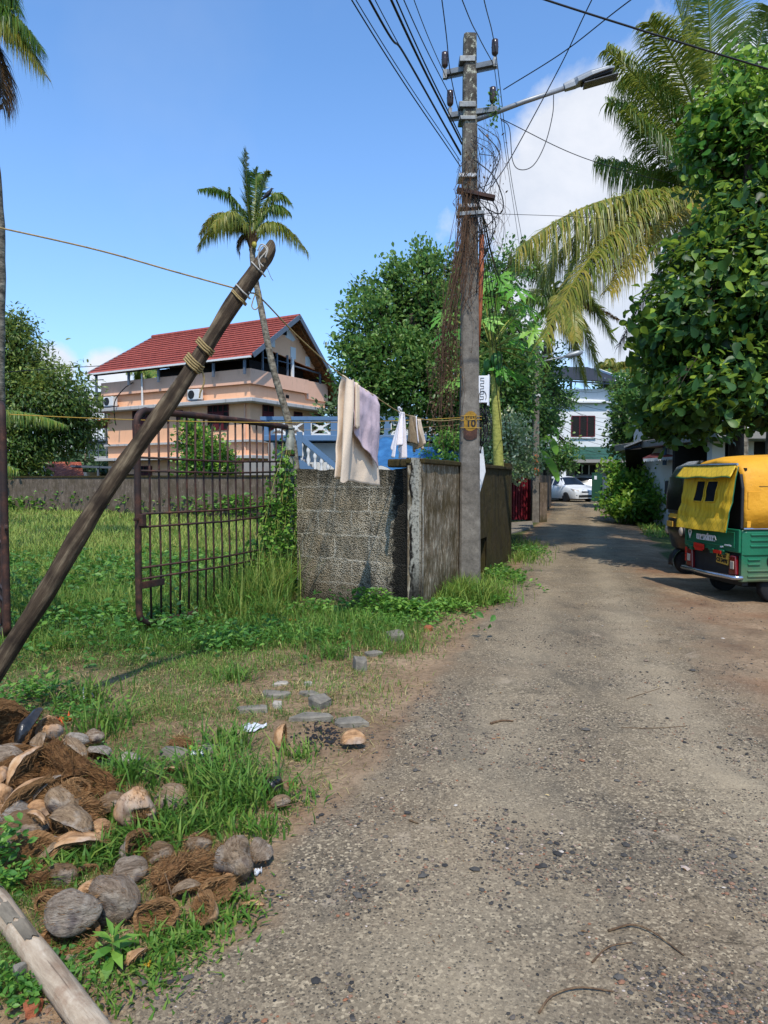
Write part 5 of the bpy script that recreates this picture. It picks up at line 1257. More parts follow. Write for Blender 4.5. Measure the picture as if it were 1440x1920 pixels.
    part('wiring', 'cable_black', lambda mb: (mb.tube(catmull([(-.3, 9.1, 7.6), (-.6, 9.6, 7.2), (-.9, 10.1, 6.4), (-.75, 10.3, 5.4), (-.5, 10.5, 5.0)], 5), .035, 5), mb.tube(catmull([(-.3, 4.2, 7.5), (-.75, 4.5, 7.2), (-.8, 4.4, 6.4)], 5), .03, 5)))
    # balcony at the far left end, rusty awning, steel ladder rails
    part('balcony', 'stained_slab', lambda mb: mb.bb(.2, 5, Ln + .01, Ln + 1.6, 2.94, 3.1)); part('awning', 'rust_sheet', lambda mb: mb.box((1, Ln + 1.0, 5.25), (3, 2.4, .08), rotm(rad(-8), 0, 0)))
    part('railing', 'greyblue_steel', lambda mb: [mb.tube([(.2, Ln + .3, z), (.2, Ln + 2.2, z)], .025, 5) for z in (3.5, 3.9, 4.3)] + [mb.tube([(.2, Ln + y, 3), (.2, Ln + y, 5.1)], .03, 5) for y in (.4, 1.2, 2.1)] + [mb.tube([(-.1, Ln + .2, z), (-.1, Ln + 2.4, z + .05)], .03, 5) for z in (7.2, 7.6, 8.0)] + [mb.tube([(-.1, Ln + 2.3, 6.2), (-.1, Ln + 2.3, 8.1)], .03, 5)])
pink_house()

# ------------------------------------------------------------------ white and blue terrace building with outside stair
def terrace():
    Yd = 28.0; a = at(503, 900, Yd)
    t = thing('terrace_building', 'white building with blue terrace railing and outside stair behind the wall', 'building', (a[0], Yd, 0))
    Wd = 7.6; zd = 3.25
    mk = lambda name, m, fn, par=None, **k: (lambda mb: (fn(mb), mb.build(name, M[m], par or t, **k))[1])(MB())
    mk('wall', 'white_wall', lambda mb: (mb.bb(1.6, Wd, .5, 6, -.2, zd - .22), mb.bb(0.0, 1.6, 1.1, 6, -.2, zd - .23)))
    mk('dark_doorway', 'dark_inside', lambda mb: (mb.bb(.35, .8, 1.05, 1.12, 0, 2.1), mb.bb(2.6, 3.3, .46, .52, 1.2, 2.3)))
    mk('porch_wall', 'grey_fascia', lambda mb: (mb.bb(-.9, 1.0, -.5, -.35, -.2, 2.25), mb.bb(.05, .3, -.3, .2, 0, 3.0)))
    mk('roof_slab', 'blue_paint', lambda mb: mb.bb(-.2, Wd, -.05, 6.1, zd - .16, zd + .06), bevel=.02)
    posts = [-.1, 1.55, 2.6, 4.25, 4.7, 7.5]
    for x in posts: mk('railing_post', 'blue_paint', lambda mb: mb.bb(x - .13, x + .13, .0, .24, zd + .061, zd + .64))
    mk('handrail', 'blue_paint', lambda mb: mb.bb(-.3, Wd, -.02, .26, zd + .641, zd + .79), bevel=.01)
    for x0, x1 in zip(posts[:-1], posts[1:]):
        if x1 - x0 < .7: continue
        def lat(mb):
            L0, L1 = x0 + .14, x1 - .14; n = max(1, round((L1 - L0) / .56)); w = (L1 - L0) / n; zc = zd + .35; h = .46
            mb.bb(L0, L1, .06, .16, zd + .07, zd + .13); mb.bb(L0, L1, .06, .16, zd + .57, zd + .638)
            for k in range(n):
                c = L0 + w * (k + .5); an = math.atan2(h, w)
                for s in (-1, 1): mb.box((c, .11 + .012 * s, zc), (math.hypot(w, h) * .96, .07, .075), rotm(0, s * an, 0))
                mb.bb(c - .03 - w / 2, c + .03 - w / 2, .05, .17, zd + .131, zd + .569)
                mb.lathe([(.001, -.05), (.1, -.05), (.1, .05), (.001, .05)], (c, .11, zc), 10, axis='y')
        mk('lattice_panel', 'white_paint', lat)
    # stair: rises from the right to the landing on the left
    zl = zd - .80; s0, s1 = np.array([1.35, -.9, zl - .1]), np.array([3.6, -.9, .5]); d = s1 - s0
    mk('landing', 'blue_paint', lambda mb: mb.bb(.7, 1.5, -1.3, -.051, zl - .2, zl), bevel=.01)
    for y in (-1.3, -.35):
        mk('stair_rail', 'blue_paint', lambda mb: mb.box((s0 + s1) / 2 + (0, y + .9, .85), (np.linalg.norm(d), .14, .17), rotm(0, math.atan2(-d[2], d[0]), 0)))
        mk('stair_string', 'blue_paint', lambda mb: mb.box((s0 + s1) / 2 + (0, y + .9, -.12), (np.linalg.norm(d), .12, .3), rotm(0, math.atan2(-d[2], d[0]), 0)))
    for k in range(11):
        s = (k + .5) / 11; p = s0 + d * s; mk('step', 'stained_slab', lambda mb: mb.box((p[0], -.83, p[2]), (.24, .8, .12)))
    def balu(x, z, y=-1.3):
        mk('baluster', 'white_paint', lambda mb: mb.lathe([(.05, 0), (.07, .02), (.05, .1), (.085, .25), (.04, .42), (.06, .5), (.085, .6), (.045, .72), (.07, .82)], (x, y, z), 8), smooth=True)
    for k in range(9): p = s0 + d * (k + .5) / 9; balu(p[0], p[2] + .02)
    mk('newel', 'blue_paint', lambda mb: mb.bb(1.3, 1.5, -1.4, -1.2, zl + .001, zl + .9))
    mk('stair_wall', 'white_wall', lambda mb: mb.prism([(1.6, -.6, -.2), (3.4, -.6, -.2), (3.4, -.6, .6), (1.6, -.6, 1.9)], (0, .3, 0)))
    # blue tarpaulin lean-to between wall and building
    c = lambda x, y, Y: at(x, y, Y)
    A, B = c(690, 850, 14), c(722, 819, 14.5); Cc, D = c(845, 842, 13.2), c(690, 905, 12.6); E_, F_ = c(770, 905, 12.2), c(850, 905, 12.4)
    top = [A, B, c(775, 838, 14), Cc, c(880, 870, 13.2)]; bot = [D + (0, 0, .0), c(715, 872, 12.9) , E_, c(812, 900, 12.2), F_]
    T = catmull(top, 8); Bm = catmull(bot, 8)
    def fn(u, v):
        k = u * (len(T) - 1); i = int(min(k, len(T) - 2)); f = k - i
        p = T[i] * (1 - f) + T[i + 1] * f; q = Bm[i] * (1 - f) + Bm[i + 1] * f
        r = p * (1 - v) + q * v; r = r.copy(); r[2] += .05 * math.sin(u * 22) * v * (1 - v) * 3 - .12 * math.sin(math.pi * v) + .02 * mnoise.noise((u * 9, v * 5, 1)); return r
    mb = MB(); mb.grid(fn, 44, 18); tag(mb.build('tarpaulin', M['blue_tarp'], smooth=True, thick=.01), 'bright blue plastic tarpaulin slung behind the block wall', 'tarpaulin')
terrace()

# ------------------------------------------------------------------ far boundary wall and small roofs on the left
def far_left():
    t = thing('field_wall', 'long low stained wall closing off the far end of the field', 'wall', (-8, 36, 0)); b = np.array([-8, 36]); wa, wb = at(-260, 930, 40)[:2] - b, at(640, 930, 24.2)[:2] - b; t.location = (-8, 36, 0); n_ = wb - wa; wl = np.linalg.norm(n_); t.location = (*(wa + b), 0); t.rotation_euler = (0, 0, math.atan2(n_[1], n_[0]))
    mb = MB(); n = 40
    for k in range(n):
        x0, x1 = wl * k / n, wl * (k + 1) / n - (.02 if k % 5 == 4 else 0); mb.bb(x0, x1, 0, .2, -.2, 1.66)
    mb.build('wall', M['mossy_far'], t)
    mb = MB(); mb.bb(0, wl, -.04, .24, 1.661, 1.73); mb.build('coping', M['mossy_dark'], t)
    t = thing('tin_shed', 'small white shed with rusty corrugated roof beyond the field wall', 'shed', tuple(at(125, 930, 40) * (1, 1, 0)))
    b = np.array(t.location); P = lambda x, y, Y: at(x, y, Y) - b
    mb = MB(); mb.bb(-1.1, .75, .5, 3, 0, 2.0); mb.build('wall', M['white_wall'], t)
    mb = MB(); mb.add([P(103, 895, 38.5), P(158, 895, 38.5), P(152, 867, 42.5), P(78, 866, 42.5)], [(0, 1, 2, 3)]); mb.build('roof', M['rust_sheet'], t, thick=.04)
    mb = MB(); mb.tube([P(84, 895, 39), P(84, 872, 39)], .05, 6); mb.build('post', M['white_paint'], t)
    t = thing('lean_to', 'flat dark canopy on posts beside the pink house', 'shed', tuple(at(190, 930, 42) * (1, 1, 0))); b = np.array(t.location)
    mb = MB(); mb.box((.2, 0, 2.3), (2.9, 2.5, .12), rotm(0, rad(2), 0)); mb.build('roof', M['greyblue_steel'], t)
    for x in (-1.0, .3, 1.3): mb = MB(); mb.bb(x - .05, x + .05, -1.2, -1.1, 0, 2.25); mb.build('post', M['greyblue_steel'], t)
    mb = MB(); mb.bb(-1.2, 1.6, 1.0, 1.2, 0, 1.9); mb.build('wall', M['dark_inside'], t)
    mb = MB(); mb.box((.9, .3, 2.0), (.9, 1.2, .05), rotm(.3, -.15, 0)); mb.build('blue_sheet', M['blue_tarp'], t)
    t = thing('low_house', 'low pale house with shallow blue roof far behind the shed', 'house', tuple(at(165, 930, 62) * (1, 1, 0)))
    mb = MB(); mb.bb(-5, 1, 0, 3, 0, 4.2); mb.build('wall', M['white_wall'], t)
    mb = MB(); mb.box((1.5, 1, 4.9), (6.6, 5, .15), rotm(0, rad(-4), 0)); mb.build('roof', M['greyblue_steel'], t)
    for x in (-1, 1.2, 3.6): mb = MB(); mb.bb(x - .06, x + .06, -1.3, -1.18, 0, 4.85); mb.build('post', M['white_paint'], t)
    mb = MB(); mb.box((2.6, -.6, 3.4), (1.6, 1.4, .1), rotm(rad(12), 0, 0)); mb.build('awning', M['rust_sheet'], t)
far_left()

# ------------------------------------------------------------------ white house at the end of the lane
def white_house():
    Yh = 46.0; x0 = at(1000, 900, Yh)[0]; x1 = at(1137, 900, Yh)[0]
    t = thing('white_house', 'white two storey house with green tiled porch at the lane end', 'house', (x0, Yh, .28)); W = x1 - x0; s = Yh / F
    Z = lambda py: EYE + (900 - py) * s - .28
    Xp = lambda px: (px - CX) * s - x0
    mk = lambda name, m, fn, par=None, **k: (lambda mb: (fn(mb), mb.build(name, M[m], par or t, **k))[1])(MB())
    mk('wall', 'white_paint', lambda mb: (mb.bb(-1, W, 0, 8, Z(862), Z(757)), mb.prism([(W, .0, Z(862)), (W + .55, .7, Z(862)), (W + .55, 8, Z(862)), (W, 8, Z(862))], (0, 0, Z(757) - Z(862)))))
    mk('parapet', 'white_paint', lambda mb: mb.prism([(Xp(1018), -.12, Z(754)), (W - .2, -.12, Z(754)), (W + .75, 1.0, Z(754)), (W + .75, 8, Z(754)), (Xp(1018), 8, Z(754))], (0, 0, Z(731) - Z(754))))
    mk('cornice', 'white_paint', lambda mb: mb.prism([(Xp(1018), -.35, Z(757) + .002), (W - .05, -.35, Z(757) + .002), (W + 1.0, .9, Z(757) + .002), (W + 1.0, 8, Z(757) + .002), (Xp(1018), 8, Z(757) + .002)], (0, 0, .1)))
    f = mk('window', 'dark_inside', lambda mb: mb.bb(Xp(1070), Xp(1113), -.02, .05, Z(819), Z(781)))
    mk('window_frame', 'maroon_paint', lambda mb: [mb.bb(x - .035, x + .035, -.05, -.021, Z(819), Z(781)) for x in (Xp(1070), Xp(1085), Xp(1099), Xp(1113))] + [mb.bb(Xp(1070), Xp(1113), -.048, -.022, z - .03, z + .03) for z in (Z(819), Z(781))], f)
    mk('sill', 'white_paint', lambda mb: mb.bb(Xp(1068), Xp(1115), -.12, 0, Z(819) - .12, Z(819) - .04), f)
    # porch roof, green tiles, hipped at its right end
    ex, ey = Xp(1160), -2.6
    r = mk('porch_roof', 'green_tile', lambda mb: (mb.add([(-1.5, ey, Z(863)), (ex - .2, ey, Z(863)), (W + .1, -.02, Z(838)), (-1.5, -.02, Z(838))], [(0, 1, 2, 3)]), mb.add([(ex - .2, ey, Z(863)), (ex + .1, 1.5, Z(863)), (W + .56, 1.5, Z(840)), (W + .1, -.02, Z(838))], [(0, 1, 2, 3)])))
    mk('fascia', 'grey_fascia', lambda mb: (mb.bb(-1.5, ex - .2, ey - .05, ey + .05, Z(863) - .22, Z(863) - .02), mb.bb(ex - .25, ex - .15, ey + .051, 1.5, Z(863) - .22, Z(863) - .02)), r)
    mk('ceiling', 'white_wall', lambda mb: mb.bb(-1.5, ex - .26, ey + .06, 0, Z(863) - .1, Z(863) - .04), r)
    mk('porch_wall', 'grey_fascia', lambda mb: mb.bb(-1, W + .4, .0, .2, -.1, Z(862) - .01))
    f = mk('window', 'dark_inside', lambda mb: mb.bb(Xp(1078), Xp(1116), -.06, -.001, Z(904), Z(872)))
    mk('window_frame', 'white_wall', lambda mb: [mb.bb(x - .03, x + .03, -.1, -.061, Z(904), Z(872)) for x in (Xp(1090), Xp(1103))], f)
    for px in (1038, 1158): mk('column', 'white_paint', lambda mb: mb.bb(Xp(px) - .15, Xp(px) + .15, ey + .1, ey + .4, -.1, Z(863) - .2))
    # left wing with green tiled roof
    mk('wing_wall', 'white_wall', lambda mb: mb.bb(Xp(930), -1.001, .3, 7, -.1, Z(778)))
    mk('wing_roof', 'green_tile', lambda mb: mb.add([(Xp(930), -.6, Z(779)), (Xp(1036), -.6, Z(779)), (Xp(1030), 2.8, Z(755)), (Xp(935), 2.8, Z(755))], [(0, 1, 2, 3)]), thick=.08)
    # steel sheet canopy above the roof terrace
    c = mk('canopy', 'black_sheet', lambda mb: mb.add([(Xp(990), -.8, Z(712)), (Xp(1172), -.8, Z(723)), (Xp(1152), 6.5, Z(690) + 1.0), (Xp(985), 6.5, Z(690) + 1.0)], [(0, 1, 2, 3)]), thick=.06)
    mk('purlin', 'greyblue_steel', lambda mb: [mb.tube([(Xp(990), -.7 + 7 * k / 6, Z(712) - .1 + k / 6 * 1.77), (Xp(1170), -.7 + 7 * k / 6, Z(723) - .1 + k / 6 * 2.1)], .05, 4) for k in range(7)], c)
    mk('canopy_trim', 'white_paint', lambda mb: mb.box((Xp(1168), 2.3, Z(707) + .35), (.1, 7.2, .25), rotm(math.atan2(2.1, 7.3), 0, rad(4))), c)
    for px in (1012, 1070, 1133): mk('canopy_post', 'greyblue_steel', lambda mb: mb.bb(Xp(px) - .06, Xp(px) + .06, .2, .32, Z(731), Z(708)))
    mk('gutter_pipe', 'white_paint', lambda mb: (mb.tube([(Xp(1148), -.2, Z(716)), (Xp(1156), -.3, Z(726))], .12, 8), mb.tube([(Xp(1152), .2, Z(744)), (Xp(1170), 1, Z(728))], .09, 8)))
white_house()

def right_side():
    # low house behind the auto rickshaws
    Yh = 20.0; t = thing('low_house', 'low flat roofed house with grey concrete fascia behind the rickshaws', 'house', (at(1300, 900, Yh)[0], Yh, 0)); s = Yh / F
    X = lambda px: (px - 1300) * s
    Z = lambda py: EYE + (900 - py) * s
    mk = lambda name, m, fn, par=None, **k: (lambda mb: (fn(mb), mb.build(name, M[m], par or t, **k))[1])(MB())
    mk('roof_slab', 'grey_fascia', lambda mb: (mb.bb(X(1302), X(1900), -1.2, 7, Z(828), Z(812)), mb.bb(X(1300), X(1342), -1.4, -1.201, Z(827), Z(808))), bevel=.02)
    mk('wall', 'white_wall', lambda mb: (mb.bb(X(1334), X(1358), 0, .3, 0, Z(828)), mb.bb(X(1378), X(1412), 0, .3, 0, Z(828)), mb.bb(X(1440), X(1900), 0, .3, 0, Z(828)), mb.bb(X(1334), X(1900), 1.5, 6, 0, Z(828) - .01)))
    mk('dark_opening', 'dark_inside', lambda mb: (mb.bb(X(1300), X(1900), 1.3, 1.48, 0, Z(828) - .02), mb.bb(X(1412), X(1440), .1, .2, 0, Z(828) - .02)))
    mk('upper_wall', 'white_paint', lambda mb: (mb.bb(X(1327), X(1412), 1, 5, Z(812) + .001, Z(765)), mb.bb(X(1327), X(1600), 3, 6, Z(812) + .001, Z(740))))
    mk('upper_slab', 'white_paint', lambda mb: mb.bb(X(1322), X(1416), .7, 5.1, Z(765) + .001, Z(757)))
    mk('side_roof', 'grey_sheet', lambda mb: mb.box((X(1450), -.2, Z(800)), (1.0, 1.6, .12), rotm(0, rad(-18), 0)))
    mk('rainwater_pipe', 'white_paint', lambda mb: mb.tube(catmull([(X(1410), -1.25, Z(817)), (X(1420), -1.3, Z(817)), (X(1423), -1.3, Z(822)), (X(1423), -1.3, Z(838))], 5), .06, 8), smooth=True)
    # open shed with corrugated roof
    t = thing('open_shed', 'dark open shed with sloping corrugated roof and blue post', 'shed', tuple(at(1230, 900, 25) * (1, 1, 0))); b = np.array(t.location); P = lambda x, y, Y: at(x, y, Y) - b
    mb = MB(); mb.add([P(1170, 838, 24), P(1210, 822, 24), P(1330, 808, 26), P(1320, 826, 29), P(1185, 846, 29)], [(0, 1, 2, 3, 4)]); mb.build('roof', M['grey_sheet'], t, thick=.06)
    mb = MB(); mb.add([P(1172, 843, 24.1), P(1330, 830, 24.3), P(1330, 905, 27), P(1176, 905, 27)], [(0, 1, 2, 3)]); mb.build('back_wall', M['dark_inside'], t, thick=.05)
    mb = MB(); 
    for k in range(4): mb.tube([P(1172 + k * 12, 842 - k * 4, 24.2), P(1320, 838 - k * 5, 24.4)], .04, 5)
    mb.build('rafters', M['greyblue_steel'], t)
    mb = MB(); mb.tube([P(1246, 872, 23), P(1247, 828, 23)], .07, 8); mb.build('post', M['blue_paint'], t)
    p = P(1270, 853, 22.4); mb = MB(); mb.add([P(1205, 860, 22.4), P(1300, 853, 22.4), P(1302, 845, 24), P(1225, 851, 24)], [(0, 1, 2, 3)]); mb.build('tile_roof', M['red_tile'], t, thick=.05)
    mb = MB(); v = []; n = 44
    for k in range(n + 1):
        x = 1206 + 96 * k / n; yy = 860 - 7 * k / n; v += [P(x, yy, 22.35), P(x, yy + (7 if k % 2 else 4), 22.35)]
    mb.add(v, [(2 * k, 2 * k + 2, 2 * k + 3, 2 * k + 1) for k in range(n)]); mb.build('scalloped_valance', M['white_paint'], t)
    # compound wall behind the bush, green gate, left pillar wall
    t = thing('compound_wall', 'white compound wall half hidden behind the big bush', 'wall', tuple(at(1200, 930, 31) * (1, 1, 0))); b = np.array(t.location)
    a0, a1, a2 = at(1130, 930, 39.5)[:2] - b[:2], at(1215, 930, 32)[:2] - b[:2], at(1268, 930, 29)[:2] - b[:2]
    mb = MB(); wall_between(mb, a0, a1, .2, 0, 1.75); mb.build('wall', M['white_wall'], t); mb = MB(); wall_between(mb, a1, a2, .2, 0, 1.9); mb.build('wall', M['white_wall'], t)
    t = thing('green_gate', 'dark green sheet metal gate leaf standing open beside the parked cars', 'gate', tuple(at(1119, 930, 39.8) * (1, 1, 0) + (0, 0, .28)))
    mb = MB(); mb.bb(-.29, .29, -.03, .03, .08, 1.62); mb.build('panel', M['green_gate'], t, bevel=.01)
    mb = MB(); mb.bb(-.3, .3, -.05, .05, 1.621, 1.68); mb.build('top_rail', M['green_gate'], t)
    mb = MB(); mb.bb(-.17, -.03, -.055, -.031, 1.3, 1.5); mb.build('notice', M['sign_white'], t)
    # potted red flowers on top are too small to tell; maroon gate
    c = at(975, 978, 26.3); t = thing('maroon_gate', 'maroon slatted steel gate between dark wall end and far pole', 'gate', c * (1, 1, 0) + (0, 0, .05), rad(8))
    x0, x1 = -.45, .36
    for k in range(9): mb = MB(); x = x0 + (x1 - x0) * k / 8; mb.bb(x - .034, x + .034, -.02, .02, .05, 1.66); mb.build('slat', M['maroon_gate'], t, bevel=.008)
    mb = MB(); 
    for z in (.06, .55, 1.1, 1.64): mb.bb(x0 - .04, x1 + .04, .021, .06, z - .04, z + .04)
    mb.bb(x0 - .04, x1 + .04, .07, .08, .05, 1.6)
    mb.build('frame', M['maroon_gate'], t)
    c = at(996, 978, 26.6); mb = MB(); mb.bb(-.18, .18, -.15, .15, -.1, 1.75); o = mb.build('gate_pillar', M['mossy_far'], bevel=.01); o.location = c * (1, 1, 0); tag(o, 'rough pillar on the right side of the maroon gate', 'pillar')
    t = thing('boundary_wall', 'stained boundary wall beyond the far pole, left of the white car', 'wall', tuple(at(1024, 940, 33) * (1, 1, 0)))
    b = np.array(t.location); mb = MB(); wall_between(mb, at(1012, 940, 27.5)[:2] - b[:2], at(1034, 940, 37)[:2] - b[:2], .2, 0, 1.75); mb.build('wall', M['mossy_far'], t)
    # ramp slab in front of the maroon gate
    mb = MB(); p = [gp(955, 1004), gp(1000, 990), gp(998, 980), gp(957, 983)]; mb.prism([(k[0], k[1], -.03) for k in p], (0, 0, .1)); tag(mb.build('ramp_slab', M['stone_grey'], bevel=.02), 'sloping grey slab at the foot of the maroon gate', 'slab')
    mb = MB(); p0, p1 = C1, np.array([C1[0] - 3.2, C1[1] + 1.2]); wall_between(mb, p0 + (.02, .03), p1, .18, -.1, 1.72); wall_between(mb, at(952, 980, 14.5)[:2], at(958, 980, 26)[:2], .18, -.1, 1.7); tag(mb.build('side_wall', M['mossy_dark']), 'dark wall turning back from the lane at the papaya tree', 'wall')
right_side()
# ------------------------------------------------------------------ auto rickshaws
def wheel(par, c, r, w, axis_y=True):
    mb = MB(); mb.lathe([(r * .62, -w / 2), (r * .93, -w / 2), (r, -w * .32), (r, w * .32), (r * .93, w / 2), (r * .62, w / 2)], c, 28, axis='y'); wl = mb.build('wheel', M['rubber'], par, smooth=True)
    mb = MB(); mb.lathe([(.001, -w * .3), (r * .3, -w * .32), (r * .36, -w * .2), (r * .6, -w * .3), (r * .63, -w * .42), (r * .63, w * .42), (r * .6, w * .3), (.001, w * .25)], c, 20, axis='y'); mb.build('rim', M['rim_grey'], wl, smooth=True)
    return wl
def superell(hw, xf, xb, n=24, p=3.0):
    out = []
    for k in range(n + 1):
        a = -math.pi / 2 + math.pi * k / n
        cx, sy = math.cos(a), math.sin(a)
        out.append((xb + (xf - xb) * abs(cx) ** (2 / p), hw * math.copysign(abs(sy) ** (2 / p), sy)))
    return out
def rickshaw(label, loc, rz, body, hood, rear=True):
    t = thing('auto_rickshaw', label, 'auto rickshaw', loc, rz)
    mk = lambda name, m, fn, par=None, **k: (lambda mb: (fn(mb), mb.build(name, M[m], par or t, **k))[1])(MB())
    hw = .635
    # lower body: sides with pressed ribs
    def side(s):
        def fn(mb):
            prof = [(.28, .0), (.30, .012), (.60, .012), (.62, .03), (.90, .03), (.935, .01)]
            y = lambda o: s * (hw - .03 + o)
            xs = [.0, .05, 1.9]
            v = []; 
            for x in xs:
                for z, o in prof: v.append((x, y(o if x > .01 else o - .02), z))
            for x in xs:
                for z, o in prof: v.append((x, y(o) - s * .05, z))
            n = len(prof); q = [(i * n + j, (i + 1) * n + j, (i + 1) * n + j + 1, i * n + j + 1) for i in range(2) for j in range(n - 1)]
            k = 3 * n; q += [(a + k, b + k, c + k, d_ + k)[::-1] for a, b, c, d_ in q]
            q += [(j, j + 1, j + 1 + k, j + k) for j in range(n - 1)]
            mb.add(v, q)
        p = mk('side_panel', body, fn)
        for z, xa, xb in ((.87, .10, .42), (.80, .10, .42), (.73, .10, .42), (.87, .52, .86), (.80, .52, .86), (.73, .52, .86), (.56, .08, .25), (.50, .08, .25), (.42, .08, .9), (.35, .08, .9), (.56, .62, .9), (.50, .62, .9)):
            mk('pressed_rib', body, lambda mb: mb.box(((xa + xb) / 2, s * (hw + (.005 if z > .6 else -.012)), z), (xb - xa, .022, .026)), p, bevel=.009)
        if s < 0:
            mk('filler_recess', 'dark_inside', lambda mb: mb.lathe([(.001, -.004), (.1, -.004), (.1, .012), (.001, .012)], (.44, -hw + .014, .535), 24, axis='y'), p)
            mk('filler_cap', 'auto_green', lambda mb: mb.lathe([(.001, -.012), (.055, -.01), (.06, .004), (.001, .004)], (.45, -hw + .012, .51), 18, axis='y'), p, smooth=True)
    side(-1); side(1)
    mk('floor', 'black_plastic', lambda mb: mb.bb(.05, 2.35, -hw + .08, hw - .08, .3, .36)); mk('deck', 'black_plastic', lambda mb: mb.bb(.05, .9, -hw + .08, hw - .08, .86, .9))
    tg = mk('tailgate', body, lambda mb: (mb.bb(-.03, .02, -hw + .035, hw - .035, .64, .935)), bevel=.012)
    mk('tailgate_ridge', body, lambda mb: [mb.bb(-.042, -.031, a, b, c, d) for a, b, c, d in ((-.52, .54, .70, .715), (-.52, .54, .88, .895), (-.52, -.505, .716, .879), (.525, .54, .716, .879))], tg, bevel=.004)
    mk('belt_trim', 'chrome', lambda mb: [mb.tube([(.0, s * (hw + .005), .945), (1.9, s * (hw + .005), .945)], .013, 6) for s in (-1, 1)])
    mk('rear_panel', 'black_plastic', lambda mb: mb.bb(.02, .07, -hw + .06, hw - .06, .3, .64))
    for s in (-1, 1): mk('corner_post', body, lambda mb: mb.bb(-.0, .09, s * (hw - .06), s * (hw - .02), .28, .64), bevel=.01)
    for s in (-1, 1):
        l = mk('tail_lamp', 'red_lens', lambda mb: mb.prism([(.02, s * .42, .60), (.02, s * .535, .60), (.02, s * .555, .36), (.02, s * .40, .34)], (-.055, 0, 0)), bevel=.014)
        mk('lens', 'clear_lens', lambda mb: mb.bb(-.043, -.03, s * .445, s * .515, .43, .53), l, bevel=.005)
    for y in (.42, -.28, -.05): mk('hinge', body, lambda mb: (mb.bb(-.06, -.028, y - .05, y + .05, .625, .655), mb.bb(-.05, .02, y - .03, y + .03, .59, .63)), bevel=.008)
    # bumper
    mk('bumper', 'chrome', lambda mb: mb.tube([(.02, hw - .02, .335), (-.07, hw - .06, .33), (-.085, 0, .325), (-.07, -hw + .06, .33), (.02, -hw + .02, .335)], .028, 10), smooth=True)
    mk('skirt', 'black_plastic', lambda mb: mb.bb(.08, .16, -.52, .52, .22, .33))
    # hood: curved shell over the passenger cabin
    prof = [(-hw, .945), (-hw + .002, 1.2), (-hw + .012, 1.45), (-hw + .045, 1.63), (-hw + .13, 1.75), (-hw + .28, 1.82), (0, 1.86)]
    prof = prof + [(-y, z) for y, z in prof[-2::-1]]
    def shell(mb, xs, lo, hi):
        v = []; pp = prof[lo:hi]; n = len(pp)
        for x, sc, dz in xs:
            for y, z in pp: v.append((x, y * sc, z + dz * max(0, (z - .945) / .9)))
        q = [(i * n + j, (i + 1) * n + j, (i + 1) * n + j + 1, i * n + j + 1) for i in range(len(xs) - 1) for j in range(n - 1)]
        mb.add(v, q)
    hd = mk('hood', hood, lambda mb: shell(mb, [(.02, .955, -.085), (.06, .985, -.05), (.14, 1.0, -.02), (.4, 1, .0), (.95, 1, .02)], 0, 13), smooth=True, thick=.03)
    mk('roof', hood, lambda mb: shell(mb, [(.952, 1, .021), (1.6, .99, .015), (2.1, .95, -.03), (2.32, .90, -.10)], 3, 10), smooth=True, thick=.03)
    for s in (-1, 1):
        mk('hood_panel', hood, lambda mb: mb.box((.13, s * (hw + .004), 1.30), (.16, .01, .22)), hd, bevel=.004); mk('hood_panel', hood, lambda mb: mb.box((.10, s * (hw + .004), 1.0), (.11, .01, .08)), hd, bevel=.004); mk('hood_seam', 'black_plastic', lambda mb: (mb.box((.62, s * (hw + .001), 1.3), (.008, .006, .7)), mb.box((.5, s * (hw + .0), 1.47), (.6, .006, .006))), hd)
    mk('rear_frame', 'black_plastic', lambda mb: (mb.tube([(.0, s * (hw - .03), z) for s, z in ((-1, .95), (-1, 1.45), (-.93, 1.62))], .02, 6), mb.tube([(.0, s * (hw - .03), z) for s, z in ((1, .95), (1, 1.45), (.93, 1.62))], .02, 6)))
    mk('dark_cabin', 'dark_inside', lambda mb: mb.bb(.06, .09, -hw + .08, hw - .08, .9, 1.7))
    mk('seat', 'black_plastic', lambda mb: (mb.bb(.5, 1.0, -.55, .55, .5, .72), mb.bb(.35, .5, -.55, .55, .6, 1.2)), bevel=.04); mk('driver_seat', 'black_plastic', lambda mb: mb.bb(1.55, 1.9, -.4, .4, .45, .7), bevel=.04)
    if rear:
        # rolled canvas curtain, flared outward at its foot
        def cur(u, v, y0=-.545, y1=.60):
            y = y0 + (y1 - y0) * u; zt = 1.715; z = zt - .825 * v
            x = -.02 - .135 * v - .018 * math.sin(u * 17 + 2 * v + 2 * mnoise.noise((u * 3, v * 2, 1))) * v * (1 - .85 * v) + .016 * mnoise.noise((u * 7, v * 3, 2)) + .008 * mnoise.noise((u * 22, v * 6, 5)) + .01 * math.sin(v * 26 + 5 * u) * max(0, 1 - 3 * abs(v - .62))
            return (x, y * (1 + .0 * v) + .02 * v, z + .003 * math.sin(u * 9) * v)
        cv = mk('rear_curtain', 'canvas_yellow', lambda mb: mb.grid(cur, 40, 24), smooth=True, thick=.006)
        mk('quilted_hem', 'canvas_quilt', lambda mb: mb.grid(lambda u, v: (cur(.03 + .94 * u, .80 + .195 * v)[0] - .008, cur(.03 + .94 * u, .8 + .195 * v)[1], cur(.03 + .94 * u, .8 + .195 * v)[2]), 30, 8), cv, smooth=True)
        mk('top_flap', 'canvas_quilt', lambda mb: mb.grid(lambda u, v: (-.05 - .10 * v, -.545 + 1.165 * u + .03 * (v if u > .5 else -v) , 1.735 - .15 * v + .008 * math.sin(u * 14) * v), 30, 8), cv, smooth=True, thick=.008)
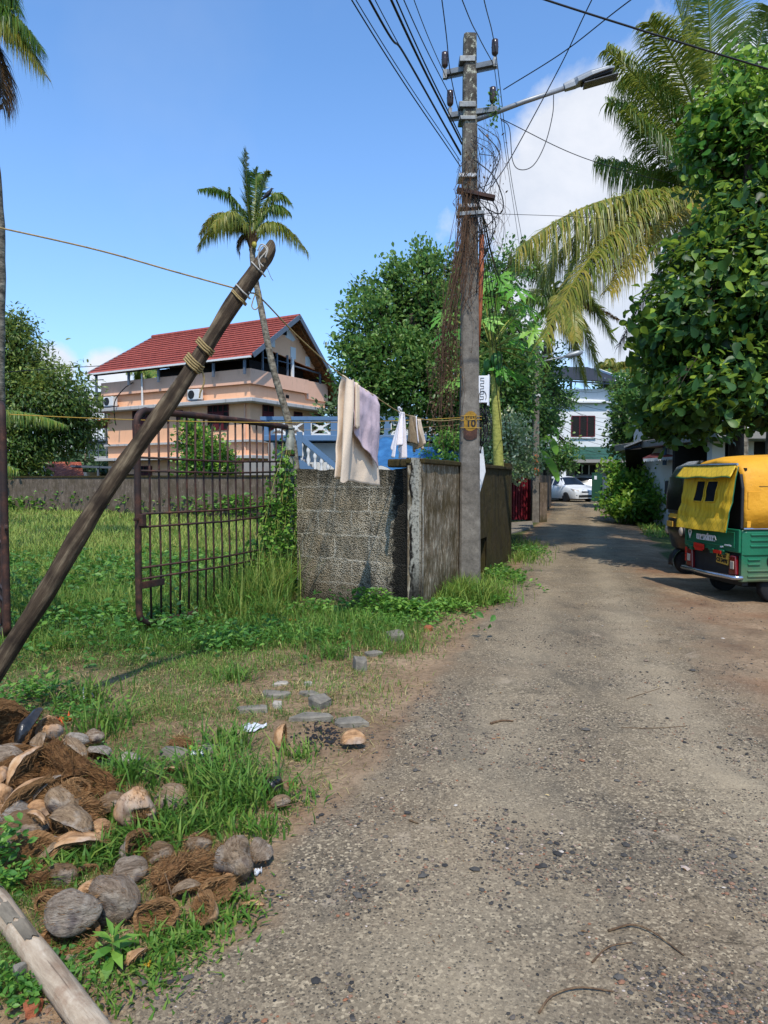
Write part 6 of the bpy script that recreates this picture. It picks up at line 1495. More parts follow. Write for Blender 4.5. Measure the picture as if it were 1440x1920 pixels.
        mk('flap_binding', 'auto_green', lambda mb: mb.tube([(-.155, -.57 + 1.215 * u, 1.582 + .008 * math.sin(u * 14)) for u in np.linspace(0, 1, 16)], .007, 5), cv); mk('curtain_binding', 'auto_green', lambda mb: mb.tube([cur(0, v) for v in np.linspace(0, 1, 14)], .006, 5), cv)
        mk('curtain_rail', 'chrome', lambda mb: mb.tube([(-.045, -.56, 1.745), (-.055, 0, 1.75), (-.045, .61, 1.745)], .016, 8), cv)
        for u0, u1 in ((.30, .48), (.525, .705)):
            def pane(u, v, off=-.010): p = cur(u0 + (u1 - u0) * u, .215 + .33 * v); return (p[0] + off, p[1], p[2])
            pn = mk('window', 'vinyl_window', lambda mb: mb.grid(pane, 8, 8), cv, smooth=True)
            mk('window_binding', 'canvas_yellow', lambda mb: mb.tube([pane(a, b, -.014) for a, b in [(x, 0) for x in np.linspace(.05, .95, 5)] + [(1, x) for x in np.linspace(.05, .95, 5)] + [(x, 1) for x in np.linspace(.95, .05, 5)] + [(0, x) for x in np.linspace(.95, 0, 5)] + [(.05, 0)]], .007, 5), pn)
        # writing and plates (seen from behind: text reads towards -y)
        rd, up = (0, -1, 0), (0, 0, 1)
        text_mesh('maxima', 'lettering', M['sign_white'], tg, (-.046, .07, .80), rd, up, .125, .006, 1.12)
        mk('lettering_underline', 'sign_white', lambda mb: mb.box((-.045, .07, .752), (.003, .4, .007)), tg)
        text_mesh('c maxima', 'lettering', M['sign_white'], tg, (-.046, -.40, .725), rd, up, .035, .001)
        def badge(mb): mb.prism([(-.045, .475, .87), (-.045, .41, .87), (-.045, .395, .84), (-.045, .4425, .745), (-.045, .49, .84)], (-.003, 0, 0))
        bd = mk('badge', 'sign_white', badge, tg)
        mk('badge_mark', 'auto_green', lambda mb: mb.prism([(-.0485, .463, .85), (-.0485, .422, .85), (-.0485, .4425, .80)], (-.002, 0, 0)), bd)
        mk('red_reflector', 'reflector_red', lambda mb: mb.box((-.05, .22, .66), (.02, .23, .075), rotm(rad(3), 0, 0)), tg, bevel=.006)
        for y, w_ in ((.20, .17), (-.21, .16)): mk('red_reflector', 'reflector_red', lambda mb: mb.box((-.066, y, .622), (.01, w_, .04)), tg)
        for y in (.25, -.25): mk('red_sticker', 'red_lens', lambda mb: mb.box((-.043, y, .917), (.004, .24, .03)), tg)
        mk('handle_sticker', 'sign_white', lambda mb: mb.prism([(-.045, -.24, .70), (-.045, -.30, .705), (-.045, -.31, .69), (-.045, -.25, .68)], (-.003, 0, 0)), tg)
        rs = mk('red_strip', 'reflector_red', lambda mb: [mb.box((-.006, .595, .44 + .05 * k), (.012, .035, .042)) for k in range(4)])
        pl = mk('number_plate', 'plate_yellow', lambda mb: mb.box((-.006, -.245, .545), (.02, .25, .155), rotm(rad(4), 0, 0)), bevel=.006)
        text_mesh('KL 07', 'plate_lettering', M['ink_black'], pl, (-.019, -.245, .578), (0, -1, -.07), up, .075, .003)
        text_mesh('CE 3485', 'plate_lettering', M['ink_black'], pl, (-.019, -.245, .512), (0, -1, -.07), up, .065, .003)
    else:
        mk('rear_curtain', 'black_plastic', lambda mb: mb.bb(-.03, .0, -.58, .58, .93, 1.72), bevel=.01)
    # front: cowl, screen, mudguard, lamps, mirrors
    def nose(levels, p=2.6):
        def fn(mb):
            v = []
            for z, xf, hw_, xb in levels: v += [(x, y, z) for x, y in superell(hw_, xf, xb, 24, p)]
            q = [(i * 25 + j, i * 25 + j + 1, (i + 1) * 25 + j + 1, (i + 1) * 25 + j) for i in range(len(levels) - 1) for j in range(24)]
            mb.add(v, q)
        return fn
    fbody = body if rear else 'black_paint'
    mk('front_cowl', fbody, nose([(.34, 2.50, .42, 2.1), (.45, 2.68, .46, 2.05), (.75, 2.76, .50, 2.0), (.93, 2.74, .53, 2.0), (1.0, 2.70, .55, 2.0)]), smooth=True, thick=.02)
    mk('cowl_stripe', 'auto_yellow', nose([(.93, 2.752, .54, 1.99), (1.0, 2.715, .562, 1.99)]), smooth=True)
    mk('screen_frame', 'black_paint', nose(([(1.001, 2.70, .55, 1.98), (1.2, 2.62, .57, 1.98), (1.55, 2.46, .585, 1.98), (1.72, 2.36, .56, 1.98), (1.83, 2.2, .50, 1.98)] if rear else [(1.001, 2.71, .58, 1.98), (1.3, 2.70, .60, 1.98), (1.62, 2.66, .60, 1.98), (1.76, 2.58, .56, 1.98), (1.85, 2.40, .48, 1.98)]), 3.4), smooth=True, thick=.02)
    mk('windscreen', 'dark_glass', nose(([(1.06, 2.70, .47, 2.42), (1.3, 2.61, .49, 2.34), (1.6, 2.465, .48, 2.22)] if rear else [(1.06, 2.73, .5, 2.5), (1.3, 2.72, .52, 2.5), (1.6, 2.685, .5, 2.45)]), 3.6), smooth=True)
    mk('screen_trim', 'chrome', nose([(1.005, 2.722, .565, 1.99), (1.022, 2.716, .565, 1.99)]), smooth=True)
    for s in (-1, 1):
        h = mk('headlight', 'clear_lens', lambda mb: mb.lathe([(.001, .05), (.06, .04), (.085, .01), (.085, -.06), (.001, -.06)], (2.68, s * .3, .72), 18, axis='x'), smooth=True); mk('lamp_bezel', 'black_plastic', lambda mb: mb.lathe([(.087, .02), (.1, .015), (.1, -.06), (.087, -.06)], (2.68, s * .3, .72), 18, axis='x'), h, smooth=True)
        mr = mk('mirror', 'black_plastic', lambda mb: mb.box((2.58, s * .70, 1.42), (.05, .12, .24)), bevel=.025); mk('mirror_arm', 'black_plastic', lambda mb: mb.tube([(2.5, s * .54, 1.3), (2.56, s * .64, 1.32), (2.57, s * .69, 1.38)], .01, 6), mr)
        mk('cabin_pillar', 'black_plastic', lambda mb: mb.tube([(2.05, s * .57, .95), (2.05, s * .58, 1.5), (2.1, s * .55, 1.72)], .022, 6))
    fp = mk('front_plate', 'plate_yellow', lambda mb: mb.box((2.772, 0, .83), (.015, .26, .09)), bevel=.004)
    mk('mudguard', 'black_plastic', lambda mb: mb.grid(lambda u, v: (2.48 + (.27) * math.cos(rad(-10 + 175 * u)), -.09 + .18 * v, .2 + .27 * math.sin(rad(-10 + 175 * u)) - .02 * abs(v - .5)), 16, 4), smooth=True, thick=.012)
    mk('fork', 'black_plastic', lambda mb: [mb.tube([(2.48, s * .085, .2), (2.40, s * .07, .55), (2.3, s * .03, .8)], .02, 6) for s in (-1, 1)])
    wheel(t, (2.48, 0, .2), .205, .1)
    for s in (-1, 1): wheel(t, (.52, s * .50, .2), .205, .11)
    mk('axle', 'black_plastic', lambda mb: (mb.tube([(.52, -.46, .22), (.52, .46, .22)], .045, 8), mb.bb(.3, .75, -.25, .25, .16, .32)))
    return t
Rr = np.array([4.42, 8.75]); Lr = np.array([4.24, 10.0]); mid = (Rr + Lr) / 2; d = Rr - Lr; hd_ang = math.atan2(d[0] * 1 + 0 * d[1], -d[1] * 1)
ang = math.atan2((Lr - Rr)[1], (Lr - Rr)[0]) - math.pi / 2
rickshaw('green and yellow auto rickshaw seen from behind with a yellow canvas curtain', (mid[0] + .02, mid[1], .0), ang, 'auto_green', 'auto_yellow', True)
rickshaw('black auto rickshaw facing the lane behind the green and yellow one', (7.50, 11.62, .0), math.pi - rad(2), 'black_paint', 'black_paint', False)

# ------------------------------------------------------------------ parked cars
def car(label, loc, rz, mat, L=3.9, Hh=1.5, hatch=True):
    t = thing('parked_car', label, 'car', loc, rz)
    mk = lambda name, m, fn, par=None, **k: (lambda mb: (fn(mb), mb.build(name, M[m], par or t, **k))[1])(MB())
    h = Hh
    st = [(L / 2, .62, .62), (L / 2 - .06, .7, .70), (L / 2 - .35, .80, .82), (L / 2 - .95, .86, .95), (L / 2 - 1.6, .87, h - .05), (L / 2 - 2.0, .87, h), (-L / 2 + .8, .87, h - .02), (-L / 2 + .35, .85, h - .22), (-L / 2 + .12, .82, .98), (-L / 2, .74, .6)]
    def ring(x, w, zt):
        belt = min(.92, zt); up = zt > .95
        wr = .60 if up else w * .86
        return [(x, -w * .92, .22), (x, -w, .38), (x, -w, .62 if zt > .65 else zt * .8), (x, -w * .98, belt * .98), (x, -(wr + .03 if up else w * .9), zt - (.07 if up else .0)), (x, -wr * .7, zt), (x, 0, zt + .015), (x, wr * .7, zt), (x, (wr + .03 if up else w * .9), zt - (.07 if up else .0)), (x, w * .98, belt * .98), (x, w, .62 if zt > .65 else zt * .8), (x, w, .38), (x, w * .92, .22)]
    rings = [ring(*s) for s in st]; n = 13
    def body(mb):
        v = [p for r in rings for p in r]
        q = [(i * n + j, (i + 1) * n + j, (i + 1) * n + j + 1, i * n + j + 1) for i in range(len(st) - 1) for j in range(n - 1)]
        q += [tuple(range(n)), tuple(range((len(st) - 1) * n, len(st) * n))[::-1]]
        mb.add(v, q)
    mk('body', mat, body, smooth=True)
    def patch(i0, i1, j0, j1, a0=.08, a1=.92, b0=.1, b1=.9, off=.012):
        def fn(u, v):
            f = i0 + (i1 - i0) * (a0 + (a1 - a0) * u); g_ = j0 + (j1 - j0) * (b0 + (b1 - b0) * v)
            i, j = min(int(f), len(st) - 2), min(int(g_), n - 2); a, b = f - i, g_ - j
            p = (np.array(rings[i][j]) * (1 - a) + np.array(rings[i + 1][j]) * a) * (1 - b) + (np.array(rings[i][j + 1]) * (1 - a) + np.array(rings[i + 1][j + 1]) * a) * b
            c = np.array([p[0] * .9, 0, .7]); o = p - c; return p + o / np.linalg.norm(o) * off
        return fn
    mk('windscreen', 'dark_glass', lambda mb: mb.grid(patch(3, 4, 4, 8, .08, .95, .04, .96), 6, 10), smooth=True)
    mk('rear_window', 'dark_glass', lambda mb: mb.grid(patch(6.9, 8, 4, 8, .1, .8, .06, .94), 6, 10), smooth=True)
    for j0 in (3, 8):
        for a, b in ((3.75, 4.95), (5.03, 6.0), (6.08, 6.9)): mk('side_window', 'dark_glass', lambda mb: mb.grid(patch(a, b, j0, j0 + 1, .03, .97, .12, .88, .014), 6, 4), smooth=True)
    for s in (-1, 1):
        wheel(t, (L / 2 - .72, s * .76, .3), .3, .19); wheel(t, (-L / 2 + .65, s * .76, .3), .3, .19)
        mk('headlight', 'clear_lens', lambda mb: mb.prism([(L / 2 - .03, s * .42, .68), (L / 2 - .12, s * .70, .74), (L / 2 - .32, s * .79, .80), (L / 2 - .10, s * .72, .64), (L / 2 - .01, s * .45, .62)], (.012, 0, .01)), bevel=.005)
        mk('tail_lamp', 'red_lens', lambda mb: mb.box((-L / 2 + .13, s * .70, .95), (.1, .16, .34)), bevel=.03); mk('mirror', mat, lambda mb: mb.box((L / 2 - 1.25, s * .95, .98), (.12, .17, .12)), bevel=.03)
    mk('grille', 'black_plastic', lambda mb: mb.box((L / 2 + .005, 0, .60), (.03, .5, .07)), bevel=.01); mk('air_intake', 'black_plastic', lambda mb: mb.box((L / 2 + .01, 0, .36), (.03, .9, .12)), bevel=.02)
    mk('number_plate', 'sign_white', lambda mb: mb.box((L / 2 + .02, 0, .48), (.02, .45, .09)))
    for s in (-1, 1): mk('fog_lamp', 'black_plastic', lambda mb: mb.box((L / 2 - .03, s * .58, .4), (.06, .12, .08)), bevel=.02)
    return t
c = at(1063, 941, 41.5); car('white hatchback parked nose out on the left beside the wall', (c[0], c[1] + .6, float(zg(0, 42))), rad(-68), 'car_white')
c = at(1103, 936, 44.2); car('silver car parked under the porch behind the green gate leaf', (c[0] + .1, c[1] + 1.6, float(zg(0, 45))), rad(75), 'car_silver', 4.0, 1.62)
_T = (.0, .2, .45, .7, .9, 1.0); _W = (.0, .10, .21, .27, .19, .0); _Z = (0, -.01, -.02, -.03, -.06, -.09)
OBO_V = [(0, t, z) for t, z in zip(_T, _Z)] + [(-w_, t + .03, z + .05) for t, w_, z in list(zip(_T, _W, _Z))[1:5]] + [(w_, t + .03, z + .05) for t, w_, z in list(zip(_T, _W, _Z))[1:5]]
OBO_F = ([(k, k + 1, 6 + k, 5 + k) for k in (1, 2, 3)] + [(k + 1, k, 9 + k, 10 + k) for k in (1, 2, 3)], [(0, 1, 6), (1, 0, 10), (4, 5, 9), (5, 4, 13)])
# ------------------------------------------------------------------ broadleaf trees
def tree(name, label, cat, base, trunk, blobs, leaf, nleaf, mat, bark='bark_dark', csize=.35, per=22, seed=1, tv=LEAF_V, tf=LEAF_F, rosette=False, tr=.16, limb=.05, tint=(0, .75), shell=.45, droop=.0, asp=1.0, twig=.006, topbias=.25, group=None):
    """trunk: list of world points; blobs: (centre, radii, weight) crown volumes"""
    r = np.random.default_rng(seed)
    base = np.array(base, float); t = thing(name, label, cat, base, 0, group)
    tb = MB(); tp = catmull(np.array(trunk) - base, 6); tb.tube(tp, np.linspace(tr, tr * .45, len(tp)), 10)
    lv = MB(); ncl = max(4, nleaf // per); W = np.array([b[2] for b in blobs], float); W /= W.sum()
    top = tp[-1]
    for bi, (c, rd, _) in enumerate(blobs):
        c = np.array(c, float) - base; rd = np.array(rd, float)
        # limb from the trunk into the blob
        k = int(r.uniform(.45, .95) * (len(tp) - 1)); a = tp[k]
        m = (a + c) / 2 + r.normal(0, .12, 3) * np.linalg.norm(c - a) * .5
        L = bez(a, m, c, 8); tb.tube(L, np.linspace(limb, limb * .35, 8), 6)
        n = int(ncl * W[bi]) + 1
        d = r.normal(size=(n, 3)); d /= np.linalg.norm(d, axis=1)[:, None]
        rad_ = r.uniform(shell ** 3, 1, n) ** (1 / 3)
        lump = np.array([1 + .38 * mnoise.noise((x * 1.9 + seed, y * 1.9, z * 1.9)) + .24 * mnoise.noise((x * 4.1, y * 4.1 + seed, z * 4.1)) for x, y, z in d])
        C = c + d * rd * (rad_ * lump)[:, None]
        for j in r.choice(n, min(n, 46), replace=False):
            i0 = r.integers(3, 8); p0 = L[i0]; tb.tube(bez(p0, (p0 + C[j]) / 2 + r.normal(0, .08, 3), C[j], 5), np.linspace(limb * .3, twig, 5), 4, cap=False)
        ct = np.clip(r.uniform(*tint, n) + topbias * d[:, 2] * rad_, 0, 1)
        if rosette:
            ax = d * .6 + r.normal(0, .45, (n, 3)) + (0, 0, .35); ax /= np.linalg.norm(ax, axis=1)[:, None]
            for s in range(per):
                u = r.normal(size=(n, 3)); u -= ax * (u * ax).sum(1)[:, None]; u /= np.linalg.norm(u, axis=1)[:, None]
                D = u + ax * r.uniform(-.05, .75, n)[:, None] - np.array([0, 0, 1]) * (droop + r.uniform(0, .25, n))[:, None]
                D /= np.linalg.norm(D, axis=1)[:, None]
                X1 = np.cross(D, ax); X1 /= np.linalg.norm(X1, axis=1)[:, None] + 1e-9; Z1 = np.cross(X1, D)
                sz = leaf * r.uniform(.42, 1.22, n)
                inst(lv, tv, tf, C + r.normal(0, csize * .25, (n, 3)), X1, D, Z1, np.stack([sz * asp, sz, sz], 1), np.where(r.uniform(0, 1, n) < .05, .95, np.clip(ct + r.uniform(-.22, .26, n), 0, 1)))
        else:
            ci = np.repeat(np.arange(n), per); P = C[ci] + r.normal(0, csize * .5, (len(ci), 3)) * np.array([1, 1, .75])
            D = d[ci] * .7 + r.normal(0, .7, (len(ci), 3)) - np.array([0, 0, droop]); Xa, Ya, Za = basis(D, r, .9)
            sz = leaf * r.uniform(.55, 1.2, len(ci))
            inst(lv, tv, tf, P, Xa, Ya, Za, np.stack([sz * asp, sz, sz], 1), np.clip(ct[ci] + r.uniform(-.2, .25, len(ci)), 0, 1))
    tb.build('trunk', M[bark], t, smooth=True); lv.build('crown', M[mat], t, smooth=True)
    return t
def blob(px, py, Y, rx, ry, wgt, depth=1.0):
    s = Y / F; return (at(px, py, Y), (rx * s, max(rx, ry) * s * .8 * depth, ry * s), wgt)
def ground_at(px, Y):
    p = at(px, 940, Y); return np.array([p[0], Y, float(zg(p[0], Y))])

b = ground_at(1380, 12.6)
tree('jackfruit_tree', 'large dark glossy leaved tree with bare trunk rising behind the rickshaws', 'tree', b, [b, at(1381, 800, 12.6), at(1388, 640, 12.4), at(1400, 440, 12.2), at(1405, 260, 12)],
     [blob(1330, 590, 11.6, 120, 120, 5), blob(1262, 620, 11.8, 70, 85, 2.4), blob(1435, 600, 11.3, 110, 150, 5), blob(1360, 735, 11.2, 125, 62, 3.6), blob(1275, 735, 12.2, 58, 60, 2.2), blob(1440, 740, 11, 80, 60, 2), blob(1350, 480, 12, 80, 55, 2), blob(1420, 460, 11.6, 90, 60, 2.4), blob(1400, 405, 12, 70, 55, 2.2), blob(1352, 445, 12.2, 46, 44, 1), blob(1245, 785, 12.4, 50, 32, 1.2), blob(1300, 790, 12, 70, 30, 1.2), blob(1520, 560, 11.6, 120, 180, 3), blob(1310, 680, 12.6, 110, 70, 2)],
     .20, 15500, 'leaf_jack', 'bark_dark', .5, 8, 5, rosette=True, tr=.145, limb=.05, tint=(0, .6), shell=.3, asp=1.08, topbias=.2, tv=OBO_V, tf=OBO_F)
b2 = ground_at(1440, 13.4)
tree('broadleaf_tree', 'tall yellow green leaved tree top in the upper right corner in front of the palm', 'tree', b2, [b2, at(1452, 700, 13.4), at(1455, 420, 13.2), at(1440, 250, 13)],
     [blob(1400, 215, 12.3, 90, 90, 4), blob(1345, 240, 12.4, 58, 60, 1.7), blob(1320, 290, 12.5, 45, 50, 1.1), blob(1470, 250, 12, 95, 120, 3.5), blob(1370, 320, 12.6, 75, 60, 2), blob(1440, 370, 12.4, 70, 60, 2), blob(1405, 135, 12.6, 45, 40, .9)],
     .17, 5200, 'leaf_bush', 'bark_grey', .45, 8, 15, rosette=True, tr=.12, limb=.04, tint=(.0, .75), shell=.35, asp=1.2, topbias=.35, tv=OBO_V, tf=OBO_F)
b = ground_at(830, 17)
tree('broadleaf_tree', 'tall rounded dark green tree behind the wall between house and pole', 'tree', b, [b, at(832, 800, 17), at(800, 700, 17.2), at(770, 590, 17.4)],
     [blob(690, 620, 17.5, 58, 75, 3), blob(665, 690, 17.2, 42, 60, 1.6), blob(735, 690, 17, 75, 80, 4), blob(795, 560, 17.8, 52, 85, 3), blob(742, 560, 18, 45, 60, 2), blob(830, 610, 17.5, 55, 100, 3), blob(800, 720, 16.6, 80, 90, 4), blob(695, 560, 18, 30, 40, .7), blob(800, 490, 18, 28, 36, .8), blob(740, 515, 18, 18, 30, .3), blob(700, 745, 16.8, 50, 40, 1.4), blob(855, 760, 16.5, 50, 80, 2), blob(850, 510, 18.2, 25, 40, .6)],
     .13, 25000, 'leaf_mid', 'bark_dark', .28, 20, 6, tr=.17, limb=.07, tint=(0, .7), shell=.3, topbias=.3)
b = ground_at(40, 36)
tree('mango_tree', 'broad dark mango tree on the left edge beyond the field wall', 'tree', b, [b, at(45, 820, 36), at(40, 700, 36), at(20, 640, 36)],
     [blob(15, 660, 36, 58, 75, 3.4), blob(-60, 690, 36, 80, 130, 4), blob(45, 760, 35, 85, 70, 5), blob(120, 750, 35, 48, 62, 3), blob(145, 785, 36, 30, 42, 1.1), blob(30, 620, 36.5, 26, 30, .8), blob(10, 840, 34.6, 70, 45, 3), blob(105, 822, 36, 60, 26, 1.6), blob(60, 690, 36, 40, 40, 1.4), blob(0, 880, 34.4, 60, 30, 1.4)],
     .27, 30000, 'leaf_mango', 'bark_dark', .7, 20, 7, tv=SLIM_V, tr=.3, limb=.12, tint=(0, .75), shell=.35, droop=.5, asp=1.3, twig=.015)
b = ground_at(385, 33)
tree('small_tree', 'small round bushy tree seen through the gate bars before the pink house', 'tree', b, [b, at(385, 890, 33), at(383, 850, 33)], [blob(372, 835, 33, 36, 40, 2), blob(400, 862, 32.6, 36, 38, 2), blob(365, 870, 32.5, 30, 30, 1), blob(415, 890, 32.4, 28, 22, .8), blob(360, 805, 33, 16, 18, .4)], .2, 5200, 'leaf_bush', 'bark_grey', .4, 18, 8, tr=.1, limb=.05, twig=.012)
# trees filling the middle behind pole and papaya
b = ground_at(900, 24)
tree('broadleaf_tree', 'dark leafy tree mass right behind the utility pole', 'tree', b, [b, at(905, 800, 24), at(900, 700, 24), at(905, 600, 24)],
     [blob(890, 640, 24, 60, 70, 3), blob(905, 730, 23.5, 70, 80, 4), blob(960, 720, 24, 55, 80, 3), blob(950, 640, 25, 50, 60, 2), blob(920, 560, 25, 45, 60, 1.4), blob(955, 500, 25.5, 30, 45, .7), blob(900, 800, 23, 70, 60, 2), blob(880, 540, 25, 40, 60, 1)],
     .18, 16000, 'leaf_mid', 'bark_dark', .45, 20, 9, tr=.2, limb=.08, tint=(0, .6), shell=.25, twig=.01)
b = ground_at(985, 30)
tree('broadleaf_tree', 'dark spreading tree beneath the middle palm, left of the far pole', 'tree', b, [b, at(975, 800, 30), at(990, 730, 30), at(980, 680, 30)],
     [blob(975, 700, 30, 55, 60, 3), blob(990, 780, 29, 45, 60, 2.4), blob(950, 780, 28, 40, 60, 2), blob(1010, 690, 31, 40, 50, 1.6), blob(1030, 740, 31, 36, 26, .7)],
     .2, 9000, 'leaf_mid', 'bark_dark', .5, 20, 10, tr=.22, limb=.09, tint=(0, .55), shell=.25, twig=.012)
b = ground_at(1020, 38)
tree('broadleaf_tree', 'thin layered tree with open branches before the left of the white house', 'tree', b, [b, at(1022, 860, 38), at(1015, 790, 38), at(1010, 750, 38)],
     [blob(1040, 752, 38, 44, 14, 1.6), blob(1025, 790, 38, 38, 14, 1.2), blob(1050, 862, 36, 36, 22, 1.6), blob(1020, 840, 37, 30, 40, 1.4), blob(1005, 760, 38, 30, 26, 1), blob(1060, 835, 37, 20, 12, .4)],
     .2, 4600, 'leaf_mid', 'bark_dark', .4, 16, 11, tr=.12, limb=.06, tint=(.1, .8), shell=.2, twig=.012)
b = ground_at(940, 16)
tree('variegated_shrub', 'pale flowered shrub growing behind the mossy wall right of the pole', 'shrub', b, [b, at(935, 880, 16), at(940, 840, 16)],
     [blob(920, 835, 16, 38, 40, 2.4), blob(965, 830, 16.4, 34, 46, 2.4), blob(985, 865, 16.6, 26, 34, 1.2), blob(895, 860, 15.6, 22, 30, 1), blob(940, 875, 15.8, 50, 20, 1.4), blob(950, 800, 16.5, 24, 22, .8)],
     .1, 5200, 'leaf_pale', 'bark_grey', .3, 18, 12, tr=.05, limb=.03, tint=(0, .95), shell=.2)
b = ground_at(845, 13.2)
tree('leafy_shrub', 'green shrub peeping over the wall left of the utility pole', 'shrub', b, [b, at(845, 880, 13.2), at(842, 850, 13.2)], [blob(845, 842, 13.2, 26, 30, 2), blob(832, 870, 13, 24, 14, 1), blob(815, 850, 13.6, 18, 22, .7)], .09, 1500, 'leaf_weed', 'bark_grey', .2, 14, 13, tr=.03, limb=.015, tint=(.3, 1), shell=.2)
b = ground_at(1200, 25.6)
tree('bush', 'big rounded green bush on the right verge before the white compound wall', 'bush', b, [b, at(1200, 940, 25.6), at(1200, 910, 25.6)],
     [blob(1185, 920, 25.6, 44, 42, 3), blob(1225, 925, 25, 42, 46, 3), blob(1200, 890, 26, 46, 26, 2), blob(1165, 940, 25.4, 26, 30, 1.2), blob(1246, 950, 24, 32, 40, 2), blob(1250, 905, 24.6, 26, 40, 1.2), blob(1256, 945, 23.6, 22, 34, 1), blob(1225, 850, 26, 12, 22, .3), blob(1150, 885, 26.5, 16, 14, .4), blob(1190, 955, 24.6, 46, 20, 1.6)],
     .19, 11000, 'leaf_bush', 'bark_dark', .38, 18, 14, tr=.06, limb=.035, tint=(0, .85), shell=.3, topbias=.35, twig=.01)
b = ground_at(1195, 33)
tree('broadleaf_tree', 'shadowy tree between the white house and the glossy tree', 'tree', b, [b, at(1200, 850, 33), at(1200, 780, 33)],
     [blob(1190, 770, 33, 40, 50, 2), blob(1175, 820, 33, 26, 40, 1.4), blob(1230, 770, 32, 40, 40, 2), blob(1250, 810, 30, 50, 30, 2), blob(1180, 725, 34, 26, 26, .7)],
     .24, 8000, 'leaf_mid', 'bark_dark', .5, 18, 16, tr=.2, limb=.09, tint=(0, .5), shell=.25, twig=.014)
def hedge():
    b = ground_at(160, 52); tree('broadleaf_tree', 'pale distant tree showing between mango and pink house', 'tree', b, [b, at(160, 880, 52), at(160, 850, 52)], [blob(150, 868, 52, 60, 22, 2), blob(200, 880, 50, 30, 16, 1), blob(80, 872, 50, 60, 24, 2)], .4, 4200, 'leaf_far', 'bark_grey', .8, 16, 17, tv=DIA_V, tf=DIA_F, tr=.2, limb=.1, twig=.03)
    b = ground_at(660, 44); tree('broadleaf_tree', 'distant tree glimpsed behind the terrace railing', 'tree', b, [b, at(660, 860, 44), at(660, 800, 44)], [blob(640, 810, 44, 40, 60, 2), blob(700, 800, 44, 50, 80, 2), blob(770, 800, 42, 60, 90, 2), blob(850, 820, 42, 60, 80, 2)], .4, 7000, 'leaf_far', 'bark_grey', .8, 16, 18, tv=DIA_V, tf=DIA_F, tr=.2, limb=.1, twig=.03)
    for i, (px, Y, ry, lab) in enumerate(((560, 90, 26, 'hazy far tree behind the pink house gable'), (1180, 70, 90, 'hazy far tree right of the white house'), (1330, 60, 70, 'hazy far tree behind the low flat roofed house'), (220, 95, 22, 'hazy far tree beside the pink house balcony'))):
        b = ground_at(px, Y); tree('distant_tree', lab, 'tree', b, [b, at(px, 880, Y), at(px, 860, Y)], [blob(px, 880 - ry, Y, 70, ry, 2), blob(px - 50, 890 - ry * .7, Y, 50, ry * .7, 1), blob(px + 50, 890 - ry * .7, Y, 50, ry * .7, 1)], .8, 4200, 'leaf_far', 'bark_grey', 1.4, 16, 30 + i, tv=DIA_V, tf=DIA_F, tr=.3, limb=.15, twig=.05, group='distant trees along the horizon')
hedge()

# ------------------------------------------------------------------ coconut palms
def frond(mb_r, p0, p1, p2, n, llen, r, hang=.6, width=.028, tint=(.2, .7), deadtip=.0, rr=.022, vshape=.35, gap=.0, fade=.12):
    """rachis through p1 with hanging leaflets"""
    C = through(p0, p1, p2, 26); mb_r.tube(C, np.linspace(rr, rr * .2, 26), 5, t=.7)
    n = int(n * 2.8); width *= .72; s = np.linspace(fade, .995, n); k = s * 25; i = np.minimum(k.astype(int), 24); f = (k - i)[:, None]
    P = C[i] * (1 - f) + C[i + 1] * f; T = C[i + 1] - C[i]; T /= np.linalg.norm(T, axis=1)[:, None]
    S = np.cross(T, (0, 0, 1.0)); S /= np.linalg.norm(S, axis=1)[:, None] + 1e-9; U = np.cross(S, T)
    prof = np.sin(np.clip(.12 + .95 * (s - fade) / (1 - fade), 0, 1) * math.pi * .93) ** .55
    for sg in (-1, 1):
        L = llen * prof * r.uniform(.75, 1.12, n); tn = np.clip(r.uniform(*tint, n) + deadtip * s ** 2, 0, 1)
        D = sg * S * 1.0 + T * r.uniform(.35, .7, n)[:, None] + U * (vshape + r.normal(0, .12, n))[:, None]; D += r.normal(0, .09, (n, 3)); D /= np.linalg.norm(D, axis=1)[:, None]
        hg = np.clip(hang * r.uniform(.6, 1.35, n), 0, 1.6)
        G_ = np.array([0, 0, -1.0]); N = np.cross(D, T); N /= np.linalg.norm(N, axis=1)[:, None] + 1e-9; Wd = np.cross(N, D); 
        w_ = width * r.uniform(.7, 1.15, n)
        lv = []
        for tt in (0, .3, .62, 1.0):
            d2 = D * (1 - hg * .42 * tt)[:, None] + G_ * (hg * tt * .78)[:, None]
            lv.append(P + d2 * (L * tt)[:, None])
        wf = (.55, 1.0, .8, 0)
        vs = []
        for q, pt in enumerate(lv):
            if q < 3: vs += [pt - Wd * (w_ * wf[q] / 2)[:, None], pt + Wd * (w_ * wf[q] / 2)[:, None]]
            else: vs += [pt]
        keep = r.uniform(0, 1, n) > gap
        v = np.stack(vs, 1)[keep]; m_ = len(v); o = (np.arange(m_) * 7)[:, None]
        mb_r.add(v.reshape(-1, 3), (np.concatenate([o + np.array([[0, 1, 3, 2]]), o + np.array([[2, 3, 5, 4]])]), o + np.array([[4, 5, 6]])), 0, np.repeat(tn[keep], 7))
